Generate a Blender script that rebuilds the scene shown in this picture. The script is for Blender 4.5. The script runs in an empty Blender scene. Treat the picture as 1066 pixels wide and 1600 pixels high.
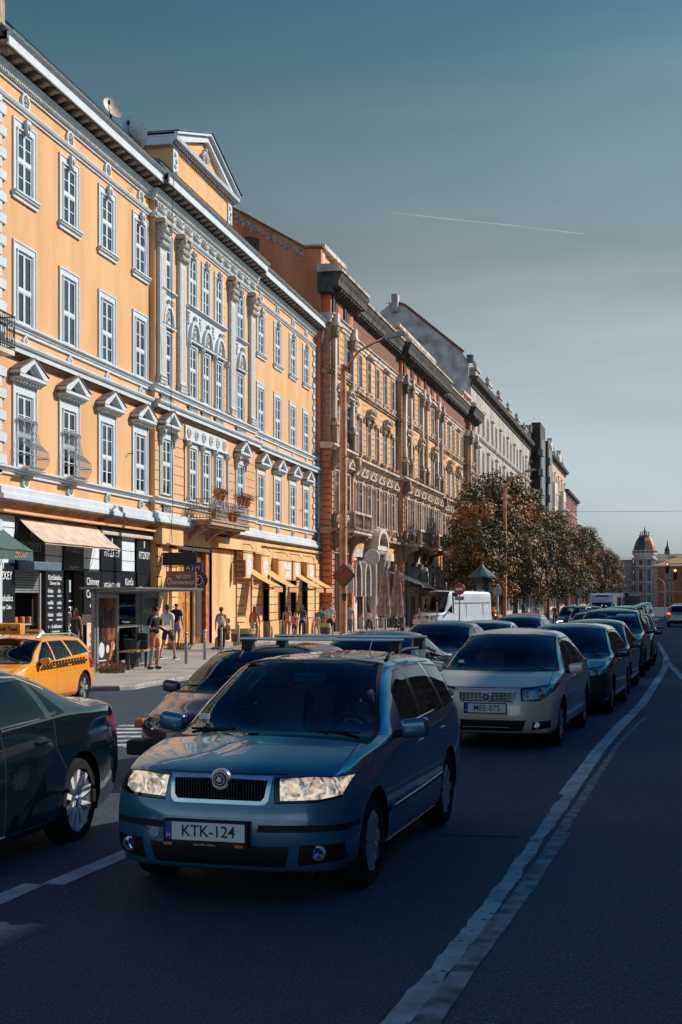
import bpy, bmesh, math, random
from mathutils import Vector, Matrix
from mathutils.bvhtree import BVHTree
R = math.radians
PI = math.pi
random.seed(7)
S = bpy.context.scene
COL = S.collection

# ------------------------------------------------------------------ camera
cam = bpy.data.cameras.new('camera'); camo = bpy.data.objects.new('camera', cam); COL.objects.link(camo)
YAW = math.atan(442/2100)
camo.location = (0, 0, 1.9); camo.rotation_euler = (R(90), 0, YAW)
cam.sensor_fit = 'VERTICAL'; cam.sensor_height = 36; cam.sensor_width = 24
cam.lens = 36*2100/1600; cam.shift_y = 132/1600
cam.clip_start = .1; cam.clip_end = 6000
S.camera = camo

# ------------------------------------------------------------------ light
SUN_AZ = math.atan2(.81, .585); SUN_EL = R(33)      # towards the sun: ahead and to the right
sun = bpy.data.lights.new('sun', 'SUN'); suno = bpy.data.objects.new('sun', sun); COL.objects.link(suno)
sun.energy = 4.3; sun.angle = R(.5); sun.color = (1, .93, .84)
sd = Vector((math.sin(SUN_AZ)*math.cos(SUN_EL), math.cos(SUN_AZ)*math.cos(SUN_EL), math.sin(SUN_EL)))
suno.rotation_euler = sd.to_track_quat('Z', 'Y').to_euler()
suno.location = (30, 60, 60)

W = bpy.data.worlds.new('World'); S.world = W; W.use_nodes = True
nt = W.node_tree; nt.nodes.clear()
def N(t, **k):
    n = nt.nodes.new(t)
    for a, b in k.items(): setattr(n, a, b)
    return n
L = lambda a, b: nt.links.new(a, b)
out = N('ShaderNodeOutputWorld'); bg = N('ShaderNodeBackground')
sky = N('ShaderNodeTexSky', sky_type='NISHITA', sun_disc=False)
sky.sun_elevation = SUN_EL; sky.sun_rotation = SUN_AZ; sky.air_density = 1.6; sky.dust_density = 2.2; sky.ozone_density = 2.5
tc = N('ShaderNodeTexCoord'); sep = N('ShaderNodeSeparateXYZ'); L(tc.outputs['Generated'], sep.inputs[0])
tint = N('ShaderNodeValToRGB'); cr = tint.color_ramp
cr.elements[0].position = 0; cr.elements[0].color = (.92, .98, .96, 1)
cr.elements[1].position = 1; cr.elements[1].color = (.008, .11, .50, 1)
for p, c in ((.06, (.76, .83, .84)), (.13, (.55, .65, .69)), (.22, (.42, .51, .545)), (.36, (.18, .385, .48)), (.5, (.03, .32, .53)), (.66, (.02, .21, .62))):
    e = cr.elements.new(p); e.color = (*c, 1)
L(sep.outputs[2], tint.inputs[0])
mul = N('ShaderNodeMix', data_type='RGBA', blend_type='MULTIPLY'); mul.inputs[0].default_value = 1
bw = N('ShaderNodeRGBToBW'); L(sky.outputs[0], bw.inputs[0]); L(bw.outputs[0], mul.inputs[6]); L(tint.outputs[0], mul.inputs[7])
# thin high streaks of cloud low over the street
mp = N('ShaderNodeMapping'); mp.inputs['Scale'].default_value = (1.0, 1.0, 4.2); mp.inputs['Rotation'].default_value = (R(3), R(-5), 0)
L(tc.outputs['Generated'], mp.inputs[0])
nz = N('ShaderNodeTexNoise'); nz.inputs['Scale'].default_value = 1.9; nz.inputs['Detail'].default_value = 9; nz.inputs['Roughness'].default_value = .5; nz.inputs['Distortion'].default_value = .5
L(mp.outputs[0], nz.inputs[0])
cm = N('ShaderNodeMapRange'); cm.inputs[1].default_value = .42; cm.inputs[2].default_value = .70; L(nz.outputs[0], cm.inputs[0])
hm = N('ShaderNodeValToRGB'); h = hm.color_ramp; h.elements[0].position = 0; h.elements[0].color = (.25,)*3+(1,)
h.elements[1].position = .42; h.elements[1].color = (0, 0, 0, 1)
e = h.elements.new(.12); e.color = (.85,)*3+(1,); e = h.elements.new(.24); e.color = (.34,)*3+(1,)
L(sep.outputs[2], hm.inputs[0])
mm = N('ShaderNodeMath', operation='MULTIPLY'); xr = N('ShaderNodeMapRange'); xr.inputs[1].default_value = -.3; xr.inputs[2].default_value = .05; xr.inputs[3].default_value = .35; xr.inputs[4].default_value = 1.25; L(sep.outputs[0], xr.inputs[0]); xm = N('ShaderNodeMath', operation='MULTIPLY'); L(cm.outputs[0], xm.inputs[0]); L(xr.outputs[0], xm.inputs[1]); L(xm.outputs[0], mm.inputs[0]); L(hm.outputs[0], mm.inputs[1])
cl = N('ShaderNodeMix', data_type='RGBA'); L(mm.outputs[0], cl.inputs[0]); L(mul.outputs[2], cl.inputs[6]); cl.inputs[7].default_value = (3.9, 4.7, 5.0, 1)
bk = N('ShaderNodeMapRange'); bk.inputs[1].default_value = .25; bk.inputs[2].default_value = -.8; bk.inputs[3].default_value = 1; bk.inputs[4].default_value = 2.5   # sky brightened behind the viewer, added fill for faces turned that way
L(sep.outputs[1], bk.inputs[0]); vm = N('ShaderNodeVectorMath', operation='SCALE'); L(cl.outputs[2], vm.inputs[0]); L(bk.outputs[0], vm.inputs[3])
L(vm.outputs[0], bg.inputs[0]); bg.inputs[1].default_value = .108
L(bg.outputs[0], out.inputs[0])
S.view_settings.view_transform = 'Standard'; S.view_settings.look = 'None'
S.view_settings.exposure = 0.34; S.view_settings.gamma = 1
S.render.engine = 'CYCLES'

# ------------------------------------------------------------------ materials
_mc = {}
def mat(name, col, rough=.6, metal=0, var=.12, scale=6, bump=0, bscale=60, coat=0, spec=.5, dirt=None, streak=False):
    if name in _mc: return _mc[name]
    m = bpy.data.materials.new(name); m.use_nodes = True; _mc[name] = m
    t = m.node_tree; b = t.nodes['Principled BSDF']
    b.inputs['Roughness'].default_value = rough; b.inputs['Metallic'].default_value = metal
    b.inputs['Coat Weight'].default_value = coat; b.inputs['Coat Roughness'].default_value = .03
    b.inputs['Specular IOR Level'].default_value = spec
    c = t.nodes.new('ShaderNodeTexCoord')
    src = c.outputs['Object']
    n = t.nodes.new('ShaderNodeTexNoise'); n.inputs['Scale'].default_value = scale; n.inputs['Detail'].default_value = 6
    if streak:
        q = t.nodes.new('ShaderNodeMapping'); q.inputs['Scale'].default_value = (1, 1, .22); t.links.new(src, q.inputs[0]); t.links.new(q.outputs[0], n.inputs[0])
    else: t.links.new(src, n.inputs[0])
    r = t.nodes.new('ShaderNodeValToRGB')
    d = dirt or tuple(v*(1-var*1.6) for v in col)
    r.color_ramp.elements[0].position = .32; r.color_ramp.elements[0].color = (*d, 1)
    r.color_ramp.elements[1].position = .62; r.color_ramp.elements[1].color = (*[min(1, v*(1+var*.5)) for v in col], 1)
    t.links.new(n.outputs[0], r.inputs[0]); t.links.new(r.outputs[0], b.inputs['Base Color'])
    if bump:
        n2 = t.nodes.new('ShaderNodeTexNoise'); n2.inputs['Scale'].default_value = bscale; n2.inputs['Detail'].default_value = 4; t.links.new(src, n2.inputs[0])
        bp = t.nodes.new('ShaderNodeBump'); bp.inputs['Strength'].default_value = bump; bp.inputs['Distance'].default_value = .02
        t.links.new(n2.outputs[0], bp.inputs['Height']); t.links.new(bp.outputs[0], b.inputs['Normal'])
    return m
def emit(name, col, st):
    if name in _mc: return _mc[name]
    m = mat(name, col, .3, var=0); b = m.node_tree.nodes['Principled BSDF']
    b.inputs['Emission Color'].default_value = (*col, 1); b.inputs['Emission Strength'].default_value = st
    return m
def glass(name, tint=(.3, .36, .38), rough=.02, ior=1.55):
    if name in _mc: return _mc[name]
    m = bpy.data.materials.new(name); m.use_nodes = True; _mc[name] = m
    t = m.node_tree; t.nodes.clear(); o = t.nodes.new('ShaderNodeOutputMaterial')
    a = t.nodes.new('ShaderNodeBsdfTransparent'); a.inputs[0].default_value = (*tint, 1)
    g = t.nodes.new('ShaderNodeBsdfGlossy'); g.inputs['Roughness'].default_value = rough; g.inputs[0].default_value = (.9, .95, 1, 1)
    f = t.nodes.new('ShaderNodeFresnel'); f.inputs[0].default_value = ior
    # slow ripple so that the pane does not mirror like polished steel
    nn = t.nodes.new('ShaderNodeTexNoise'); nn.inputs['Scale'].default_value = 3; c = t.nodes.new('ShaderNodeTexCoord'); t.links.new(c.outputs['Object'], nn.inputs[0])
    bp = t.nodes.new('ShaderNodeBump'); bp.inputs['Strength'].default_value = .03; bp.inputs['Distance'].default_value = .02
    t.links.new(nn.outputs[0], bp.inputs['Height']); t.links.new(bp.outputs[0], g.inputs['Normal'])
    x = t.nodes.new('ShaderNodeMixShader'); t.links.new(f.outputs[0], x.inputs[0]); t.links.new(a.outputs[0], x.inputs[1]); t.links.new(g.outputs[0], x.inputs[2])
    t.links.new(x.outputs[0], o.inputs[0])
    return m
def paint(name, col, metal=.5, rough=.32):
    """car paint: flake speckle, clear coat, dark inner side"""
    if name in _mc: return _mc[name]
    m = mat(name, col, rough, metal, var=.05, scale=2, coat=1); t = m.node_tree; b = t.nodes['Principled BSDF']
    ramp = [n for n in t.nodes if n.type == 'VALTORGB'][0]
    g = t.nodes.new('ShaderNodeNewGeometry'); mx = t.nodes.new('ShaderNodeMix'); mx.data_type = 'RGBA'
    t.links.new(g.outputs['Backfacing'], mx.inputs[0]); t.links.new(ramp.outputs[0], mx.inputs[6]); mx.inputs[7].default_value = (.012, .013, .015, 1)
    t.links.new(mx.outputs[2], b.inputs['Base Color'])
    # road dust towards the sills
    return m

# ------------------------------------------------------------------ mesh collector
class M:
    def __init__(s): s.v = []; s.f = []; s.m = []
    def add(s, vs, fs, m=0):
        b = len(s.v); s.v += [tuple(v) for v in vs]
        for f in fs: s.f.append([i+b for i in f]); s.m.append(m)
        return s
    def box(s, x0, x1, y0, y1, z0, z1, m=0):
        return s.add([(x0,y0,z0),(x1,y0,z0),(x1,y1,z0),(x0,y1,z0),(x0,y0,z1),(x1,y0,z1),(x1,y1,z1),(x0,y1,z1)],
              [(0,3,2,1),(4,5,6,7),(0,1,5,4),(1,2,6,5),(2,3,7,6),(3,0,4,7)], m)
    def rbox(s, x0, x1, y0, y1, z0, z1, r=.03, m=0):
        """box with chamfered edges"""
        bm = bmesh.new(); bmesh.ops.create_cube(bm, size=1)
        for v in bm.verts: v.co = Vector(((x0+x1)/2+v.co.x*(x1-x0), (y0+y1)/2+v.co.y*(y1-y0), (z0+z1)/2+v.co.z*(z1-z0)))
        bmesh.ops.bevel(bm, geom=bm.edges[:]+bm.verts[:], offset=r, segments=2, profile=.6, affect='EDGES')
        s.bm(bm, m=m); bm.free(); return s
    def bm(s, bm, m=0, T=None):
        bm.verts.index_update()
        return s.add([(T @ v.co if T else v.co) for v in bm.verts], [[v.index for v in f.verts] for f in bm.faces], m)
    def mold(s, prof, y0, y1, m=0, close=True):
        """profile of (x,z) points pushed along y"""
        n = len(prof)
        vs = [(x, y0, z) for x, z in prof]+[(x, y1, z) for x, z in prof]
        fs = [(i, (i+1) % n, (i+1) % n+n, i+n) for i in range(n if close else n-1)]
        if close: fs += [tuple(range(n))[::-1], tuple(range(n, 2*n))]
        return s.add(vs, fs, m)
    def prism(s, pts, a, b, ax='x', m=0):
        """pts are the two other coordinates in order; pushed from a to b along ax"""
        def P(p, t): return {'x': (t, p[0], p[1]), 'y': (p[0], t, p[1]), 'z': (p[0], p[1], t)}[ax]
        n = len(pts)
        return s.add([P(p, a) for p in pts]+[P(p, b) for p in pts],
              [tuple(range(n))[::-1], tuple(range(n, 2*n))]+[(i, (i+1) % n, (i+1) % n+n, i+n) for i in range(n)], m)
    def ring(s, outer, inner, a, b, ax='x', m=0):
        def P(p, t): return {'x': (t, p[0], p[1]), 'y': (p[0], t, p[1]), 'z': (p[0], p[1], t)}[ax]
        n = len(outer); vs = [P(p, t) for t in (a, b) for L_ in (outer, inner) for p in L_]
        fs = []
        for i in range(n):
            j = (i+1) % n
            fs += [(i, j, j+n, i+n), (2*n+i, 3*n+i, 3*n+j, 2*n+j), (i, 2*n+i, 2*n+j, j), (n+i, n+j, 3*n+j, 3*n+i)]
        return s.add(vs, fs, m)
    def tube(s, pts, r, n=8, m=0, cap=True):
        pts = [Vector(p) for p in pts]; rs = r if isinstance(r, (list, tuple)) else [r]*len(pts)
        vs = []; up = Vector((0, 0, 1))
        for i, p in enumerate(pts):
            d = (pts[min(i+1, len(pts)-1)]-pts[max(i-1, 0)]).normalized()
            a = d.cross(up if abs(d.z) < .95 else Vector((1, 0, 0))).normalized(); b = a.cross(d)
            for k in range(n):
                t = 2*PI*k/n; vs.append(p+(a*math.cos(t)+b*math.sin(t))*rs[i])
        fs = [(i*n+k, i*n+(k+1) % n, (i+1)*n+(k+1) % n, (i+1)*n+k) for i in range(len(pts)-1) for k in range(n)]
        if cap: fs += [tuple(range(n))[::-1], tuple(range((len(pts)-1)*n, len(pts)*n))]
        return s.add(vs, fs, m)
    def lathe(s, prof, c=(0, 0, 0), n=16, ax='z', m=0, sy=1):
        """prof (r,h) turned about ax through c"""
        vs = []
        for r, hh in prof:
            for k in range(n):
                t = 2*PI*k/n; a, b = r*math.cos(t), r*math.sin(t)*sy
                p = {'z': (a, b, hh), 'y': (a, hh, b), 'x': (hh, a, b)}[ax]
                vs.append((p[0]+c[0], p[1]+c[1], p[2]+c[2]))
        k_ = len(prof)
        fs = [(i*n+k, i*n+(k+1) % n, (i+1)*n+(k+1) % n, (i+1)*n+k) for i in range(k_-1) for k in range(n)]
        fs += [tuple(range(n))[::-1], tuple(range((k_-1)*n, k_*n))]
        return s.add(vs, fs, m)
    def ell(s, c, r, n=10, m=0):
        pr = [(math.sin(PI*i/6), -math.cos(PI*i/6)) for i in range(1, 6)]
        b = len(s.v); s.lathe(pr, (0, 0, 0), n, 'z', m)
        for i in range(b, len(s.v)):
            v = s.v[i]; s.v[i] = (c[0]+v[0]*r[0], c[1]+v[1]*r[1], c[2]+v[2]*r[2])
        return s
    def build(s, name, mats, parent=None, loc=(0, 0, 0), rot=(0, 0, 0), smooth=False, fixn=True):
        me = bpy.data.meshes.new(name); me.from_pydata(s.v, [], s.f)
        mats = mats if isinstance(mats, (list, tuple)) else [mats]
        for q in mats: me.materials.append(q)
        me.polygons.foreach_set('material_index', s.m)
        if fixn:
            bm = bmesh.new(); bm.from_mesh(me); bmesh.ops.recalc_face_normals(bm, faces=bm.faces[:]); bm.to_mesh(me); bm.free()
        if smooth:
            me.polygons.foreach_set('use_smooth', [True]*len(me.polygons))
            if smooth is not True: me.set_sharp_from_angle(angle=R(smooth))
        return link(name, me, parent, loc, rot)
def link(name, me, parent=None, loc=(0, 0, 0), rot=(0, 0, 0)):
    o = bpy.data.objects.new(name, me); COL.objects.link(o); o.location = loc; o.rotation_euler = rot
    if parent: o.parent = parent
    return o
def tag(o, label=None, cat=None, group=None, kind=None):
    for k, v in (('label', label), ('category', cat), ('group', group), ('kind', kind)):
        if v: o[k] = v
    return o
def thing(name, label, cat, loc=(0, 0, 0), rz=0, group=None, scale=1):
    o = bpy.data.objects.new(name, None); COL.objects.link(o); o.empty_display_size = .2
    o.location = loc; o.rotation_euler = (0, 0, rz); o.scale = (scale,)*3
    return tag(o, label, cat, group)
def dup(o, parent=None, loc=None, rz=None, label=None):
    c = o.copy(); COL.objects.link(c)
    if parent: c.parent = parent
    if loc is not None: c.location = loc
    if rz is not None: c.rotation_euler[2] = rz
    if label: c['label'] = label
    for ch in list(o.children):
        dup(ch, c)
    return c
_tx = {}
def text(name, s, size, m, parent=None, loc=(0, 0, 0), rot=(R(90), 0, R(90)), sx=1, ext=.004, bold=0, al='CENTER'):
    k = (s, size, sx, bold, ext, m.name, al)
    if k not in _tx:
        c = bpy.data.curves.new(name, 'FONT'); c.body = s; c.size = size; c.align_x = al; c.align_y = 'CENTER'
        c.extrude = ext; c.offset = bold; c.resolution_u = 3
        c.space_line = .8
        o = bpy.data.objects.new('t', c); COL.objects.link(o)
        bpy.context.view_layer.update()
        me = bpy.data.meshes.new_from_object(o.evaluated_get(bpy.context.evaluated_depsgraph_get()))
        bpy.data.objects.remove(o)
        me.transform(Matrix.Diagonal((sx, 1, 1, 1))); me.materials.clear(); me.materials.append(m); _tx[k] = me
    return link(name, _tx[k], parent, loc, rot)

def pchip(pts, x):
    """monotone-ish smooth curve through (x,y) points"""
    if x <= pts[0][0]: return pts[0][1]
    if x >= pts[-1][0]: return pts[-1][1]
    n = len(pts)
    for i in range(n-1):
        if pts[i][0] <= x <= pts[i+1][0]: break
    def sl(j): return (pts[j+1][1]-pts[j][1])/(pts[j+1][0]-pts[j][0])
    def dv(j):
        if j == 0: return sl(0)
        if j == n-1: return sl(n-2)
        a, b = sl(j-1), sl(j)
        return 0 if a*b <= 0 else 2*a*b/(a+b)
    h_ = pts[i+1][0]-pts[i][0]; t = (x-pts[i][0])/h_
    return (2*t**3-3*t*t+1)*pts[i][1]+(t**3-2*t*t+t)*h_*dv(i)+(-2*t**3+3*t*t)*pts[i+1][1]+(t**3-t*t)*h_*dv(i+1)

# ------------------------------------------------------------------ lie of the land
def bend(y): return .028*max(0, y-80)
def road_z(x, y):
    yy = max(0, min(y, 135)-10)
    return -.0045*yy-.025*max(0, min(8.3, -3-(x-bend(y))))
KERB = -11.15
def kerb_x(y): return KERB+bend(y)-2.5*max(0, min(1, (29.3-y)/1.2))
def pave_z(x, y):
    yy = max(0, min(y, 135)-10)
    return -.0045*yy-.205+.13+.012*max(0, KERB-(x-bend(y)))
# ------------------------------------------------------------------ the setting
def asphalt(name, col, sp=.5, patch=.35, crack=True, rough=.78):
    m = bpy.data.materials.new(name); m.use_nodes = True; t = m.node_tree; b = t.nodes['Principled BSDF']
    c = t.nodes.new('ShaderNodeTexCoord'); l = t.links.new
    def nz(s, d=4, r=.6):
        n = t.nodes.new('ShaderNodeTexNoise'); n.inputs['Scale'].default_value = s; n.inputs['Detail'].default_value = d; n.inputs['Roughness'].default_value = r
        l(c.outputs['Object'], n.inputs[0]); return n
    big = nz(.35, 6); fine = nz(40, 4, .8); grit = nz(60, 2, .9); mid = nz(3.5, 7, .7)
    r = t.nodes.new('ShaderNodeValToRGB'); r.color_ramp.elements[0].position = .42; r.color_ramp.elements[1].position = .6
    r.color_ramp.elements[0].color = (*[v*(1-patch) for v in col], 1); r.color_ramp.elements[1].color = (*[v*(1+patch) for v in col], 1)
    av = t.nodes.new('ShaderNodeMath'); av.operation = 'MULTIPLY_ADD'; l(mid.outputs[0], av.inputs[0]); av.inputs[1].default_value = .5; hv = t.nodes.new('ShaderNodeMath'); hv.operation = 'MULTIPLY'; hv.inputs[1].default_value = .5; l(big.outputs[0], hv.inputs[0]); l(hv.outputs[0], av.inputs[2]); l(av.outputs[0], r.inputs[0])
    g = t.nodes.new('ShaderNodeMapRange'); g.inputs[1].default_value = .56; g.inputs[2].default_value = .66; l(grit.outputs[0], g.inputs[0])
    mx = t.nodes.new('ShaderNodeMix'); mx.data_type = 'RGBA'; l(g.outputs[0], mx.inputs[0]); l(r.outputs[0], mx.inputs[6]); mx.inputs[7].default_value = (*[min(.5, v*5+.08*sp) for v in col], 1)
    last = mx.outputs[2]
    if crack:
        v = t.nodes.new('ShaderNodeTexVoronoi'); v.feature = 'DISTANCE_TO_EDGE'; v.inputs['Scale'].default_value = .22
        wv = nz(2.2, 5); ad = t.nodes.new('ShaderNodeVectorMath'); ad.operation = 'MULTIPLY_ADD'; l(wv.outputs['Color'], ad.inputs[0]); ad.inputs[1].default_value = (.9, .9, 0); l(c.outputs['Object'], ad.inputs[2]); l(ad.outputs[0], v.inputs[0])
        q = t.nodes.new('ShaderNodeMapRange'); q.inputs[1].default_value = .0015; q.inputs[2].default_value = .006; l(v.outputs['Distance'], q.inputs[0])
        m2 = t.nodes.new('ShaderNodeMix'); m2.data_type = 'RGBA'; l(q.outputs[0], m2.inputs[0]); m2.inputs[6].default_value = (*[v_*.35 for v_ in col], 1); l(last, m2.inputs[7]); last = m2.outputs[2]
    l(last, b.inputs['Base Color'])
    rr = t.nodes.new('ShaderNodeMapRange'); rr.inputs[3].default_value = rough-.2; rr.inputs[4].default_value = rough+.12; l(big.outputs[0], rr.inputs[0]); l(rr.outputs[0], b.inputs['Roughness'])
    bp = t.nodes.new('ShaderNodeBump'); bp.inputs['Strength'].default_value = .9; bp.inputs['Distance'].default_value = .02; l(fine.outputs[0], bp.inputs['Height']); l(bp.outputs[0], b.inputs['Normal'])
    return m
def worn(name, col, under=None, lo=.40, hi=.5, sc=9):
    """paint worn through to the asphalt in flakes (the holes are really holes)"""
    m = bpy.data.materials.new(name); m.use_nodes = True; t = m.node_tree; b = t.nodes['Principled BSDF']; l = t.links.new
    c = t.nodes.new('ShaderNodeTexCoord')
    n = t.nodes.new('ShaderNodeTexNoise'); n.inputs['Scale'].default_value = sc; n.inputs['Detail'].default_value = 8; n.inputs['Roughness'].default_value = .7; l(c.outputs['Object'], n.inputs[0])
    n2 = t.nodes.new('ShaderNodeTexNoise'); n2.inputs['Scale'].default_value = 3; n2.inputs['Detail'].default_value = 8; l(c.outputs['Object'], n2.inputs[0])
    r = t.nodes.new('ShaderNodeValToRGB'); r.color_ramp.elements[0].position = .3; r.color_ramp.elements[0].color = (*[v*.45 for v in col], 1); r.color_ramp.elements[1].position = .65; r.color_ramp.elements[1].color = (*col, 1)
    l(n2.outputs[0], r.inputs[0]); l(r.outputs[0], b.inputs['Base Color']); b.inputs['Roughness'].default_value = .7
    q = t.nodes.new('ShaderNodeMapRange'); q.inputs[1].default_value = lo; q.inputs[2].default_value = hi; l(n.outputs[0], q.inputs[0]); l(q.outputs[0], b.inputs['Alpha'])
    return m
A_ROAD = asphalt('road_asphalt', (.010, .024, .044), crack=False)
A_ISL = asphalt('island_asphalt', (.009, .025, .050), patch=.25, crack=False)
A_PAVE = mat('pavement_asphalt', (.36, .31, .27), .85, var=.18, scale=.9, bump=.3, bscale=30)
STONE_K = mat('kerb_stone', (.33, .30, .27), .8, var=.3, scale=3, bump=.4, bscale=25)
def sheet(name, xs, ys, zf, m, xf=lambda x, y: x+bend(y)):
    g = M(); nx = len(xs)
    g.add([(xf(x, y), y, zf(xf(x, y), y)) for y in ys for x in xs], [(j*nx+i, j*nx+i+1, (j+1)*nx+i+1, (j+1)*nx+i) for j in range(len(ys)-1) for i in range(nx-1)])
    return tag(g.build(name, m, smooth=True, fixn=False), kind='structure')
YS = [-60, -30, -10, 0, 5, 10, 15, 20, 30, 40, 50, 60, 70, 80, 90, 100, 115, 135, 160, 200, 260, 330, 420, 520]
sheet('ground', [-900, -200, -60, -30, -19, -12, -3, 0, 10, 30, 80, 300, 1500], YS+[800, 1500, 4000], lambda x, y: min(road_z(x, y)-.06, -.06), mat('ground_soil', (.16, .15, .14), .9))
sheet('road', [KERB-2.6, -9, -7, -5, -3, -1, 2, 6, 12, 20], YS, road_z, A_ROAD)
sheet('pavement', [0, .5, 1], sorted(YS+[27.5, 28.1, 28.5, 28.9, 29.3]), pave_z, A_PAVE, xf=lambda f, y: (-19.6+bend(y))*(1-f)+(kerb_x(y)-.28)*f)
g = M()                                                       # granite kerb, one stone after another
y = -20
while y < 420:
    y2 = y+random.uniform(.9, 1.1)*(1 if y < 90 else 6)*(.4 if 27 < y < 29.5 else 1); x0 = KERB-.28; j = random.uniform(-.012, .012)
    a = [(x0+j, 0), (KERB+j-.03, 0), (KERB+j, -.03), (KERB+.01+j, -.3), (x0+j, -.3)]
    vs = [(px+kerb_x(yy)-KERB, yy, pave_z(x0+bend(yy), yy)+pz+.004+random.uniform(-.003, .003)) for yy in (y+.012, y2-.012) for px, pz in a]
    g.add(vs, [(0, 1, 2, 3, 4), (9, 8, 7, 6, 5)]+[(i, (i+1) % 5, (i+1) % 5+5, i+5) for i in range(5)]); y = y2
tag(g.build('kerb', STONE_K), kind='structure')

def ribbon(name, pts, w, m, zf=road_z, dz=.004, rag=0, seg=.25, side=0):
    """a strip of paint or stone along pts with uneven edges"""
    P = [Vector((a, b, 0)) for a, b in pts]; vs = []; rnd = random.Random(len(pts)*7+int(w*100)); el = er = 0
    for i in range(len(P)-1):
        n = max(1, int((P[i+1]-P[i]).length/(seg*(1 if P[i].y < 25 else 6))))
        for k in range(n+(1 if i == len(P)-2 else 0)):
            t = k/n; p = P[i].lerp(P[i+1], t)
            d0 = (P[i+1]-P[max(i-1, 0)]).normalized() if i else (P[1]-P[0]).normalized(); d1 = (P[min(i+2, len(P)-1)]-P[i]).normalized(); d = d0.lerp(d1, t).normalized()
            nn = Vector((d.y, -d.x, 0)); el = el*.6+rnd.uniform(-rag, rag); er = er*.6+rnd.uniform(-rag, rag)
            a, b = p-nn*(w/2-side*w/2+el), p+nn*(w/2+side*w/2+er)
            vs += [(a.x, a.y, zf(a.x, a.y)+dz), (b.x, b.y, zf(b.x, b.y)+dz)]
    g = M().add(vs, [(2*i, 2*i+1, 2*i+3, 2*i+2) for i in range(len(vs)//2-1)])
    return tag(g.build(name, m, fixn=False), kind='structure')
# the raised traffic island on the right: asphalt behind a worn stone edge
KS = [(-1.35, -4), (-1.12, 3), (-.93, 5.91), (-.87, 6.75), (-.77, 7.87), (-.68, 8.96), (-.57, 10.67), (-.44, 12.73), (-.33, 14.6), (-.12, 17.86), (.25, 21.74), (.95, 26.84)]
g = M(); vs = []; rnd = random.Random(3)
for i in range(len(KS)-1):
    n = max(1, int((KS[i+1][1]-KS[i][1])/.12))
    for k in range(n+(i == len(KS)-2)):
        t = k/n; x_ = KS[i][0]*(1-t)+KS[i+1][0]*t; y_ = KS[i][1]*(1-t)+KS[i+1][1]*t
        vs.append((x_+rnd.uniform(-.008, .012)+.10, y_))
nn = len(vs); 
g.add([(x_, y_, .012) for x_, y_ in vs]+[(14, y_, .012) for x_, y_ in vs]+[(x_, y_, -.1) for x_, y_ in vs],
      [(i, nn+i, nn+i+1, i+1) for i in range(nn-1)]+[(i, i+1, 2*nn+i+1, 2*nn+i) for i in range(nn-1)]+[(nn-1, 2*nn-1, nn-1+2*nn)])
tag(g.build('traffic_island', A_ISL), kind='structure')
tag(ribbon('island_kerb', [(a+.075, b) for a, b in KS], .12, mat('island_kerb_stone', (.20, .20, .205), .8, var=.45, scale=7, bump=.6, bscale=18), dz=.016, rag=.006, seg=.16), kind='structure')
WL = [(-1.42, -4), (-1.2, 3), (-1.04, 5.88), (-.98, 6.61), (-.88, 7.84), (-.81, 8.93), (-.71, 10.64), (-.57, 13.12), (-.35, 17.06), (-.09, 20.57), (.29, 25.07), (.63, 30.79), (1.05, 37.97), (1.37, 46.62), (1.5, 60.28), (1.43, 85.25), (1.7, 110), (2.4, 135), (4.2, 200)]
W_OLD = worn('worn_white_paint', (.42, .43, .42), lo=.34, hi=.42, sc=7)
W_NEW = worn('white_road_paint', (.5, .5, .48), lo=.33, hi=.38, sc=12)
ribbon('edge_line', [(a+.05, b) for a, b in WL[:8]], .115, W_OLD, rag=.012, seg=.1)
ribbon('edge_line', [(a+.03, b) for a, b in WL[7:]], .16, W_NEW, rag=.004)
ribbon('branch_line', [(1.34, 44.5), (1.36, 40), (1.41, 34.28), (1.6, 29), (2.1, 24)], .15, W_NEW)
y = -6.4
for a, b in ((4.9, 8.35), (-1, 2), (10.9, 13.9), (17, 20), (23, 26), (29, 32), (35, 38), (41, 44), (47, 50), (53, 56), (59, 62)):
    f = lambda q: -3.88+.062*(q-7.8) if q < 40 else -1.88+.005*(q-40)
    ribbon('lane_line', [(f(a), a), (f(b), b)], .17, W_NEW, rag=.004)
    if a > 10: ribbon('lane_line', [(f(a)-3.2, a), (f(b)-3.2, b)], .13, W_NEW, rag=.004)
ribbon('lane_line', [(-3.72, 8.35), (-3.62, 9.6)], .17, W_NEW, rag=.004)
W_YEL = worn('yellow_road_paint', (.55, .24, .07), lo=.42, hi=.5, sc=10)
ribbon('bus_stop_line', [(-10.8, 22), (-10.75, 30), (-10.7, 40), (-10.7, 52)], .1, W_YEL)
zz = [(-10.9 if i % 2 else -9.3, 24+i*1.9) for i in range(12)]
ribbon('bus_stop_zigzag', zz, .1, W_YEL, seg=2)
for i in range(6): ribbon('crossing_bar', [(-7.9, 17.2+i*.62), (-6.2, 17.3+i*.62)], .3, worn('painted_glint%d' % i, (.5, .5, .48), lo=.36, hi=.46) if i == 0 else bpy.data.materials['painted_glint0'], rag=.01)  # stripes painted for sunlight that facade windows throw on the road
ribbon('stop_line', [(1.7, 112), (13, 112)], .5, W_NEW)
ribbon('crossing_line', [(1.7, 116), (13, 116)], .4, W_NEW)
# dark repair patch and worn seam across the island
ribbon('repair_patch', [(1.3, 11.9), (3.4, 11.5), (6, 11.7)], .55, asphalt('patch_asphalt', (.022, .024, .028)), zf=lambda a, b: .012, rag=.03)
ribbon('road_seam', [(-3.1, 10.7), (-2, 10.62), (-.8, 10.7)], .04, asphalt('seam_tar', (.016, .017, .02)), rag=.01)
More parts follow.
